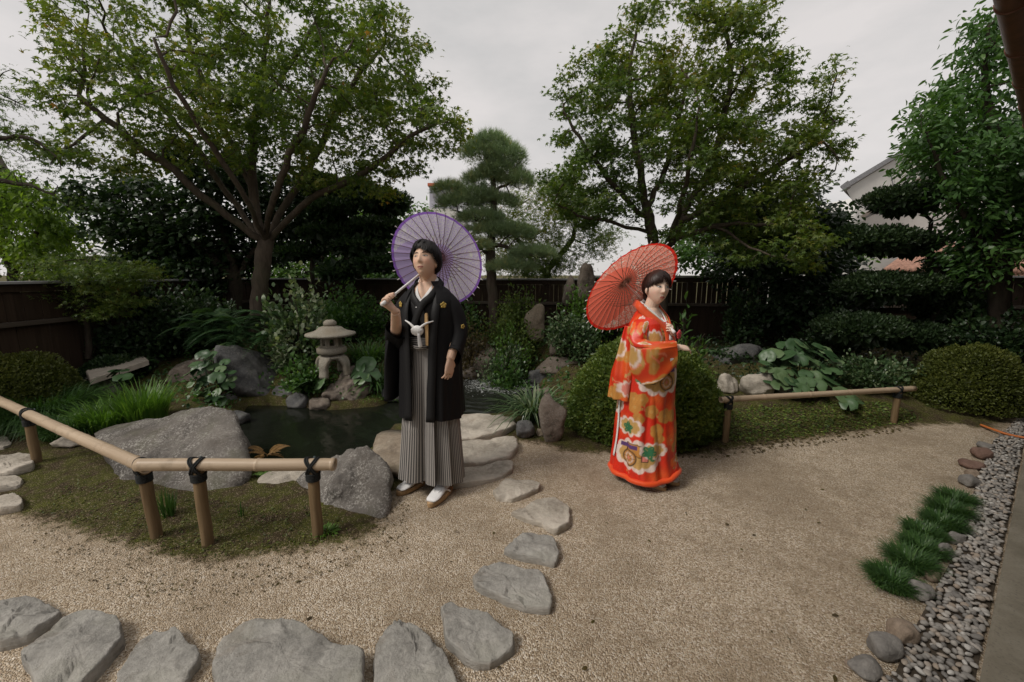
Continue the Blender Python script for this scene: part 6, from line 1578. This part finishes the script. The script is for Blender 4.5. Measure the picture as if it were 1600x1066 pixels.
hand_parts(mb, wL, norm(G2 + np.array([-.02, -.02, .02]) - wL), (-.3, .8, .0), -1, (.75, .8, .85, .9), .82)
fuse(mb, .0032, .28, 'body', wom, M_SKIN, skin_col(SK_F, None, hm, hc))
for s_ in (-1, 1):
    face_patch('eye', eye_fn(s_ * .030, .0085, .0150, .0066, (.003, .0008), .4), wom, M_FACE, hm, hc, True)
    face_patch('eyebrow', brow_fn(s_ * .030, .030, .0170, .0020, (.09, .05, .035)), wom, M_FACE, hm, hc, True)
face_patch('mouth', mouth_fn(.0195, .0068, (.46, .13, .11)), wom, M_FACE, hm, hc, True)
def bun(mb):
    mb.add(ICO[4][0] * (1 + .08 * vnoise(ICO[4][0], 7))[:, None] * (.045, .036, .048) + (0, .092, -.045), ICO[4][1])
    for s_ in (-1, 1): mb.add(*tube(spline([(s_ * .066, -.012, .03), (s_ * .074, -.014, -.01), (s_ * .069, -.010, -.05)], 10), np.linspace(.006, .0015, 10), 6))
hair(wom, M_HAIR_W, hm, hc, True, ([0, .35, .7, 1.0, 1.3, 1.55, 2.1, 3.15], [.74, .68, .56, .34, .10, .05, -.35, -.55]), lambda a, r: (r.uniform(.0, .08) if abs(a + .05) < .14 else (r.uniform(.22, .42) if abs(a) < .8 else (r.uniform(.1, .22) if abs(a) < 1.1 else r.uniform(0, .05)))), 8, 1400, .013, bun)

RED, ORG, OCH, GLD, WHT, GRN, DRK, PUR, PNK = [np.array(c) for c in ((.68, .028, .010), (.74, .13, .025), (.56, .25, .055), (.56, .33, .11), (.78, .62, .55), (.035, .17, .075), (.03, .02, .018), (.11, .05, .17), (.70, .22, .17))]
class Print:                                # prints motifs on a piece of cloth measured in metres
    def __init__(s, u, v): s.u, s.v = u, v; s.c = np.tile(RED, (len(u), 1))
    def put(s, m_, col): m_ = np.clip(m_, 0, 1)[:, None]; s.c = s.c * (1 - m_) + col * m_
    def disc(s, u, v, r, col, soft=.006): s.put(1 - sstep(r - soft, r + soft, np.hypot(s.u - u, s.v - v)), col)
    def flower(s, u, v, r, col):
        d = np.hypot(s.u - u, s.v - v); a = np.arctan2(s.v - v, s.u - u); s.put(1 - sstep(-.004, .004, d - r * (.86 + .14 * np.abs(np.cos(2.5 * a)))), col)
        s.put((1 - sstep(r * .18, r * .3, d)) * .6, GLD * 1.1); s.put((1 - sstep(.0, .14, np.abs(np.sin(5 * a)))) * (d < r * .8) * (d > r * .3) * .35, ORG)
    def cloud(s, u, v, rx, ry, inner=GLD, n=9, ph=0.):
        for sc_, col in ((1.0, WHT), (.72, inner)):
            m_ = 1 - sstep(.86, .96, np.hypot((s.u - u) / (rx * sc_), (s.v - v) / (ry * sc_)))
            for k in range(n):
                a = ph + 2 * math.pi * k / n; m_ = np.maximum(m_, 1 - sstep(-.004, .004, np.hypot(s.u - u - rx * sc_ * .82 * math.cos(a), s.v - v - ry * sc_ * .82 * math.sin(a)) - .30 * (rx + ry) / 2 * (1.0 if sc_ == 1 else .8)))
            s.put(m_, col)
    def leaf(s, u, v, r, rot=0.):
        d = np.hypot(s.u - u, s.v - v); a = np.arctan2(s.v - v, s.u - u) - rot; s.put(1 - sstep(-.003, .003, d - r * (.62 + .38 * np.abs(np.cos(2.5 * a)))), GRN); s.put((np.abs(np.sin(2.5 * a)) < .10) * (d < r * .8) * .7, GLD)
    def wheel(s, u, v, r):
        d = np.hypot(s.u - u, s.v - v); a = np.arctan2(s.v - v, s.u - u); s.put(1 - sstep(r - .003, r + .003, d), OCH); s.put(np.exp(-((d - r) / .005) ** 2), DRK); s.put(np.exp(-((d - r * .62) / .006) ** 2) * .8, WHT); s.put((np.abs(np.sin(4 * a)) < .12) * (d < r * .9) * .6, DRK); s.put(1 - sstep(r * .2, r * .26, d), PNK)
    def box(s, u, v, w, h, col, line=True):
        d = np.maximum(np.abs(s.u - u) / w, np.abs(s.v - v) / h); s.put((d < 1).astype(float), col)
        if line: s.put(((d > .9) & (d < 1.04)).astype(float) * .9, DRK)
    def sprig(s, u, v, l, rot):
        du, dv = s.u - u, s.v - v; x = du * math.cos(rot) + dv * math.sin(rot); y = -du * math.sin(rot) + dv * math.cos(rot); m_ = (np.abs(y - .012 * np.sin(x * 60)) < .0045) & (np.abs(x) < l); s.put(m_ * .9, ORG + .1); s.put((np.hypot(np.abs(x) - l * .6, y - .012) < .009) * .9, GLD)
    def bulk(s, seed, u0, u1, v0, v1, n):
        rs = np.random.default_rng(seed)
        for _ in range(n): s.put(np.exp(-((s.u - rs.uniform(u0, u1)) / .07) ** 2 - ((s.v - rs.uniform(v0, v1)) / .06) ** 2) * .85, ORG)
        for _ in range(int(n * 2.2)): s.flower(rs.uniform(u0, u1), rs.uniform(v0, v1), rs.uniform(.026, .046), OCH if rs.random() < .75 else ORG * 1.05)
        for _ in range(int(n * 1.6)): s.sprig(rs.uniform(u0, u1), rs.uniform(v0, v1), rs.uniform(.02, .045), rs.uniform(0, 3.1))
    def carriage(s, u, v, f=1.0, fl=1):
        s.cloud(u, v, .15 * f, .085 * f, GLD, 11, .3); s.box(u - fl * .01 * f, v + .035 * f, .075 * f, .036 * f, OCH); s.box(u - fl * .055 * f, v + .02 * f, .018 * f, .045 * f, PNK); s.box(u + fl * .05 * f, v + .05 * f, .06 * f, .012 * f, PUR, False); s.wheel(u + fl * .04 * f, v - .02 * f, .047 * f); s.leaf(u - fl * .105 * f, v + .02 * f, .042 * f, .6)
# robe body
nu_, nv_ = 240, 230; ph = np.linspace(-np.pi, np.pi, nu_, endpoint=False); zz = np.concatenate([np.linspace(.075, 1.15, 185), np.linspace(1.155, 1.30, 45)])
tab = np.array([(.07, .232, .225, -.01), (.2, .222, .212, 0), (.5, .214, .196, 0), (.8, .215, .19, 0), (1.0, .212, .175, 0), (1.1, .198, .150, 0), (1.17, .175, .122, 0), (1.215, .135, .10, .005), (1.25, .085, .085, .01), (1.30, .066, .072, .015)])
rings = np.zeros((nv_, nu_, 3)); A_ = lambda z, k: np.interp(z, tab[:, 0], tab[:, k])
for i, z in enumerate(zz):
    a, b, cy = A_(z, 1), A_(z, 2), A_(z, 3); low = np.clip((1.05 - z) / 1.0, 0, 1)
    fo = low ** .8 * (.030 * (np.abs(np.sin(ph * 2.5 + 1.0 + 1.2 * z)) ** .7 - .6) + .016 * (np.abs(np.sin(ph * 5.5 - 2.2 * z)) ** .8 - .6) + .005 * np.sin(ph * 17 + 4 * z)) + .006 * np.sin(ph * 3 + 9 * z) * np.sin(ph * 5 - 7 * z) + .003 * np.sin(ph * 7 + 30 * z) * np.exp(-((z - .95) / .12) ** 2)
    ov = .022 * sstep(.10, .0, np.abs(ph - .12) - .0) * (ph > .12) * 0 + .016 * (ph < .16) * (ph > -1.2) * sstep(.3, 1.0, (1.25 - z) / 1.2)
    rings[i, :, 0] = (a + fo + ov) * np.sin(ph); rings[i, :, 1] = cy - (b + fo + ov) * np.cos(ph)
    rings[i, :, 2] = z - .11 * np.exp(-(rings[i, :, 0] / .05) ** 2) * (np.cos(ph) > 0) * sstep(1.17, 1.28, z) + .05 * low ** 6 * np.exp(-((ph - .2) / .5) ** 2)
U_ = np.tile(ph * .215, (nv_, 1)).ravel(); V_ = np.repeat(zz, nu_); pr_ = Print(U_, V_); pr_.bulk(5, -.68, .68, .05, 1.3, 24)
uc = -.175
for du, v, r in ((-.07, .66, .045), (-.12, .60, .05), (.0, .575, .05), (.10, .54, .055), (.04, .44, .05), (.055, .38, .04), (-.09, .52, .045), (.2, .30, .05)): pr_.flower(uc + du, v, r, OCH)
pr_.carriage(uc + .06, .80, 1.15, 1); pr_.carriage(uc - .10, .25, 1.15, -1); pr_.cloud(uc + .02, .30, .09, .05, GLD, 9); pr_.cloud(uc - .16, .45, .11, .06, GLD, 9); pr_.leaf(uc - .17, .44, .045, .3); pr_.leaf(uc - .01, .29, .05, 1.1); pr_.leaf(uc - .09, .81, .045, 1.3); pr_.cloud(uc + .26, .18, .06, .035, GLD, 8); pr_.carriage(.25, .55, 1.0, 1); pr_.carriage(-.55, .6, 1.0, 1); pr_.cloud(-.5, .95, .1, .06, GLD); pr_.cloud(-.16, 1.08, .07, .05, GLD, 8); pr_.flower(-.10, 1.0, .04, OCH); pr_.flower(-.24, 1.13, .035, OCH); pr_.cloud(-.30, 1.18, .05, .04, PNK, 8); pr_.cloud(.1, .95, .1, .07, GLD)
gm = (1 - sstep(.05, .07, np.abs(U_ + .03) * 1.0)) * sstep(.92, .95, V_) * (1 - sstep(1.14, 1.16, V_)); pr_.put(gm, GLD); pr_.put(gm * (np.abs(np.sin(U_ * 90) * np.sin(V_ * 70)) < .12) * .8, DRK)
pr_.c = pr_.c * (1 + .10 * vnoise(np.c_[U_, V_, U_ * 0], 190)[:, None] + .10 * vnoise(np.c_[U_, V_, U_ * 0], 37)[:, None])
V, F = loft(rings, True, False); robe = build('robe', V, F, M_KIM, wom, True, col=pr_.c)
hem = rings[0].copy(); hem[:, :2] *= 1.015; hem = (hem + np.roll(hem, 4, 0) + np.roll(hem, -4, 0)) / 3; hem = np.concatenate([hem, hem[:1]]); hem[:, 2] -= .004
V, F = tube(hem[:-1:3], .019, 10, False); n_h = len(hem[:-1:3]); j = np.arange(10); F = np.concatenate([F, np.stack([(n_h - 1) * 10 + j, (n_h - 1) * 10 + (j + 1) % 10, (j + 1) % 10], -1), np.stack([(n_h - 1) * 10 + j, (j + 1) % 10, j], -1)]); build('padded_hem', V, F, M_FUKI, wom)
# white lining edge down the back
P = np.array([(rings[i, 40, 0] * 1.035, rings[i, 40, 1] * 1.035, rings[i, 40, 2]) for i in range(20, 104, 4)]); V, F = ribbon(P, np.c_[P[:, :2], np.zeros(len(P))], .010, .004); build('lining_edge', V, F, M_WHITE, wom)
# sleeves with long hanging bags
def robe_sleeve(path, ups, tops, drops, ths, seed, carr):
    P0 = sleeve(path, ups, tops, drops, ths, 120, .007)
    m_, n_ = P0.shape[:2]; fi = np.linspace(0, m_ - 1, 84); i0 = np.minimum(fi.astype(int), m_ - 2); fr_ = (fi - i0)[:, None, None]; rr_s = P0[i0] * (1 - fr_) + P0[i0 + 1] * fr_
    cen_ = rr_s.mean(1, keepdims=True); ax_ = np.linspace(0, 1, 84)[:, None]; an_ = np.linspace(0, 2 * np.pi, n_, endpoint=False)[None]; wr_ = .005 * np.sin(26 * ax_ + 3 * np.cos(an_) + seed) * np.exp(-((ax_ - .55) / .28) ** 2) + .004 * np.sin(11 * ax_ - 5 * an_) * ax_; rr_s = rr_s + norm(rr_s - cen_) * wr_[..., None]
    L = np.linalg.norm(np.diff(P0.mean(1), axis=0), axis=1).sum(); a = np.linspace(0, 2 * np.pi, n_, endpoint=False); uu = np.repeat(np.linspace(0, L, 84), n_); vv = np.tile(np.where(a < np.pi, a, 2 * np.pi - a) * .11 + np.where(a < np.pi, 0, .0), 84); q = Print(uu, -vv); q.bulk(seed, 0, L, -.36, 0, 10)
    for cu_, cv_, f_ in carr: q.cloud(cu_, cv_, .10 * f_, .055 * f_, GLD, 9)
    V, F = loft(rr_s, True, False); build('sleeve', V, F, M_KIM, wom, True, col=q.c)
    c_ = rr_s[-1].mean(0); lin = np.array([c_ + (rr_s[-1] - c_) * s_ for s_ in (.93, .86)]); lin[1] -= norm(rr_s[-1].mean(0) - rr_s[-4].mean(0)) * .05; V, F = loft(lin, True, False); build('sleeve_lining', V, F, M_WHITE, wom)
robe_sleeve([(-.07, .0, 1.175), (-.155, -.01, 1.14), (-.228, -.05, 1.04), (-.195, -.15, 1.02), (-.095, -.24, 1.035)], [(-.4, 0, .9), (-.6, 0, .8), (-.3, 0, 1), (0, 0, 1), (0, 0, 1)], [.045, .05, .05, .048, .042], [.08, .17, .30, .24, .12], [.068, .064, .052, .044, .040], 21, [(.40, -.33, .55), (.27, -.20, .6), (.14, -.10, .55), (.20, -.34, .5), (.33, -.07, .45)])
robe_sleeve([(.07, .0, 1.175), (.155, -.01, 1.14), (.228, -.03, 1.04), (.222, -.06, 1.02), tuple(wL + np.array([.02, .02, -.03]))], [(.4, 0, .9), (.6, 0, .8), (.3, 0, 1), (0, 0, 1), (0, 0, 1)], [.045, .05, .052, .05, .045], [.08, .16, .3, .28, .18], [.07, .064, .054, .046, .042], 22, [(.34, -.2, .9), (.15, -.25, .9)])
# hanging tail of the near sleeve behind the elbow
rr_s = []
for t in np.linspace(0, 1, 60):
    z = 1.15 - .52 * t; w_ = .035 + .05 * min(1, t * 1.6); c_ = np.array([-.175 - .05 * min(1, t * 1.5), .05 + .04 * t, z]); a = np.linspace(0, 2 * np.pi, 60, endpoint=False); rr_s.append(np.c_[c_[0] + .026 * np.cos(a) + .010 * np.sin(2 * np.sin(a) * 3 + 4 * t), c_[1] + w_ * np.sin(a), np.full(60, z) + .0 * a])
rr_s = np.array(rr_s); q = Print(np.tile(np.linspace(0, .3, 60), 60), np.repeat(np.linspace(0, -.4, 60), 60)); q.bulk(31, 0, .3, -.4, 0, 5); q.cloud(.1, -.12, .07, .05, GLD); q.cloud(.22, -.33, .07, .04, PNK); V, F = loft(rr_s); cc_ = np.concatenate([q.c, [RED, RED]]); build('sleeve_tail', V, F, M_KIM, wom, True, col=cc_)
# collars
def wcollar(sg, off, w, mat, name, dy, zl, cross):
    P = spline([(0, .088 + off, 1.30), (sg * (.055 + off), .045, 1.295), (sg * (.058 + off), -.02, 1.255 - off * .3), (sg * (.042 + off * .8), -.075 - dy, 1.205 - off * .4), (sg * (.008 + off * .5), -.125 - dy, 1.14 - off * .3), (-sg * cross, -.165 - dy, zl)], 26)
    V, F = ribbon(P, np.c_[P[:, 0] * 1.2, P[:, 1] - .03, np.full(26, .05)], w, .008); build(name, V, F, mat, wom)
M_ORGC = m_cloth('orange_collar', (.70, .085, .02), .5); M_GOLDC = m_cloth('gold_collar', (.50, .33, .13), .5)
for sg in (-1, 1):
    wcollar(sg, .0, .016, M_WHITE, 'inner_collar', .004 * (sg > 0), 1.06, .02)
    wcollar(sg, .022, .016, M_GOLDC, 'gold_collar', .008 + .004 * (sg > 0), 1.02, .03)
    wcollar(sg, .046, .026, M_ORGC, 'robe_collar', .014 + .004 * (sg > 0), .98, -.045)
mbx = MB()
for k in range(12):
    a = k * 2.4; rr = .006 + .017 * math.sqrt(k / 12); mbx.add(ICO[2][0] * (.012, .007, .012) + (rr * math.cos(a), -.004 * (1 - k / 12), rr * math.sin(a)), ICO[2][1])
V, F = mbx.get(); build('chest_ornament', V + (.02, -.205, 1.10), F, m_cloth('rose_silk', (.62, .05, .06), .5), wom)
foot_parts(wom, (.05, -.10, 0), R(6), .86); foot_parts(wom, (-.06, -.07, 0), R(-6), .86)

# ================================================================== paper parasols
def m_paper(name, base, light, edge_c, off):
    m = Mat(name); v = m.obj(); xy = m.n('VectorMath', _operation='MULTIPLY', i0=v, i1=(1, 1, 0)).outputs[0]
    r_ = m.n('VectorMath', _operation='LENGTH', i0=xy).outputs['Value']; ro = m.n('VectorMath', _operation='LENGTH', i0=m.n('VectorMath', _operation='SUBTRACT', i0=xy, i1=off).outputs[0]).outputs['Value']
    fl = m.ramp(m.voro(70, xy), [(.30, 1.), (.42, 0.)]); fl2 = m.ramp(m.noise(95, 5, .75, xy), [(.50, 0.), (.57, 1.)] if 'red' in name else [(.45, 0.), (.52, 1.)]); big = m.ramp(m.voro(15, xy), [(.20, 1.), (.26, 0.)])
    f = m.math('MAXIMUM', m.math('MAXIMUM', m.math('MULTIPLY', fl, .8), m.math('MULTIPLY', fl2, .75)), big)
    zone = m.math('GREATER_THAN', ro, .26 if 'red' in name else .215); rim = m.math('GREATER_THAN', r_, .376 if 'red' in name else .328)
    inner = m.math('LESS_THAN', r_, .10); f = m.math('MULTIPLY', m.math('MULTIPLY', f, zone), m.math('SUBTRACT', 1.0, inner))
    col = m.mix(f, base, light); col = m.mix(rim, col, edge_c)
    m.P(Base_Color=col, Roughness=.6, Specular_IOR_Level=.2); t = m.n('BsdfTranslucent', Color=col); mx = m.n('MixShader', i0=.62, i1=m.b.outputs[0], i2=t.outputs[0]); m.L.new(mx.outputs[0], m.out.inputs['Surface']); return m.m
M_RIB = m_plain('bamboo_rib', (.42, .30, .24), .6, .1, 20, 0); M_RIBD = m_plain('dark_rib', (.20, .10, .12), .6, .1, 20, 0); M_SHAFT = m_plain('white_shaft', (.72, .70, .68), .4, .05, 10, 0)
def parasol(label, hub, dirv, Rr, cone, L, paper, ribm, n=32, cap=(.5, .35, .15)):
    root = empty('parasol', hub); tag(root, label, 'parasol'); root.rotation_euler = Vector([float(c) for c in dirv]).to_track_quat('Z', 'Y').to_euler()
    nr_ = 26; a = np.linspace(0, 2 * np.pi, n * 6, endpoint=False); rings = []
    for f in np.linspace(.02, 1, nr_):
        sag = .010 * f * (1 - np.abs(np.cos(a * n / 2))); rings.append(np.c_[Rr * f * np.cos(a), Rr * f * np.sin(a), -cone * f ** 1.35 - sag * .6])
    V, F = loft(rings, True, False); build('canopy', V, F, paper, root)
    P = [(Rr * f, 0, -cone * f ** 1.35 - .003) for f in np.linspace(.02, 1.055, 12)]; V, F = tube(P, np.linspace(.0030, .0017, 12), 5); me = mesh_data('rib', V, F, ribm)
    s0, s1 = np.array([.014, 0, -.24]), np.array([Rr * .52, 0, -cone * .52 ** 1.35 - .004]); V, F = tube([s0, (s0 + s1) / 2, s1], .0016, 5); me2 = mesh_data('stretcher', V, F, ribm)
    V, F = tube([(Rr * 1.005, 0, -cone * 1.0 - .003), (Rr * 1.06, 0, -cone * 1.085)], .0032, 6); me3 = mesh_data('rib_tip', V, F, M_SHAFT)
    for k in range(n):
        t = 2 * math.pi * k / n; rb = from_mesh('rib', me, root, (0, 0, 0), (0, 0, t)); from_mesh('stretcher', me2, root, (0, 0, 0), (0, 0, t)); from_mesh('rib_tip', me3, rb)
    V, F = tube([(0, 0, .02), (0, 0, -L)], .0075, 12); sh_ = build('shaft', V, F, M_SHAFT, root); V, F = tube([(0, 0, -L - .001), (0, 0, -L + .012), (0, 0, -L + .15)], [.010, .012, .011], 12); build('handle', V, F, M_SHAFT, sh_)
    V, F = lathe([(.004, .045), (.012, .04), (.018, .015), (.03, -.004), (.012, -.02)], 16); build('cap', V, F, ribm, root); V, F = lathe([(.009, -.225), (.019, -.23), (.019, -.25), (.009, -.255)], 16); build('runner', V, F, M_SHAFT, root)
    return root
L_ = float(np.linalg.norm(hub_w - grip_w)) + .075
parasol('purple paper parasol with white lace print on the man\'s shoulder', hub_w, sh_dir, .345, .105, L_, m_paper('purple_paper', (.68, .54, .90), (.95, .92, .92), (.40, .20, .74), (.15, -.07, 0)), M_RIBD)
parasol('red paper parasol with white flecks behind the woman\'s head', hub2, d2, .395, .10, float(np.linalg.norm(hub2 - grip2)) + .05, m_paper('red_paper', (.92, .20, .13), (.95, .74, .62), (.86, .04, .025), (.14, -.10, 0)), M_RIB)
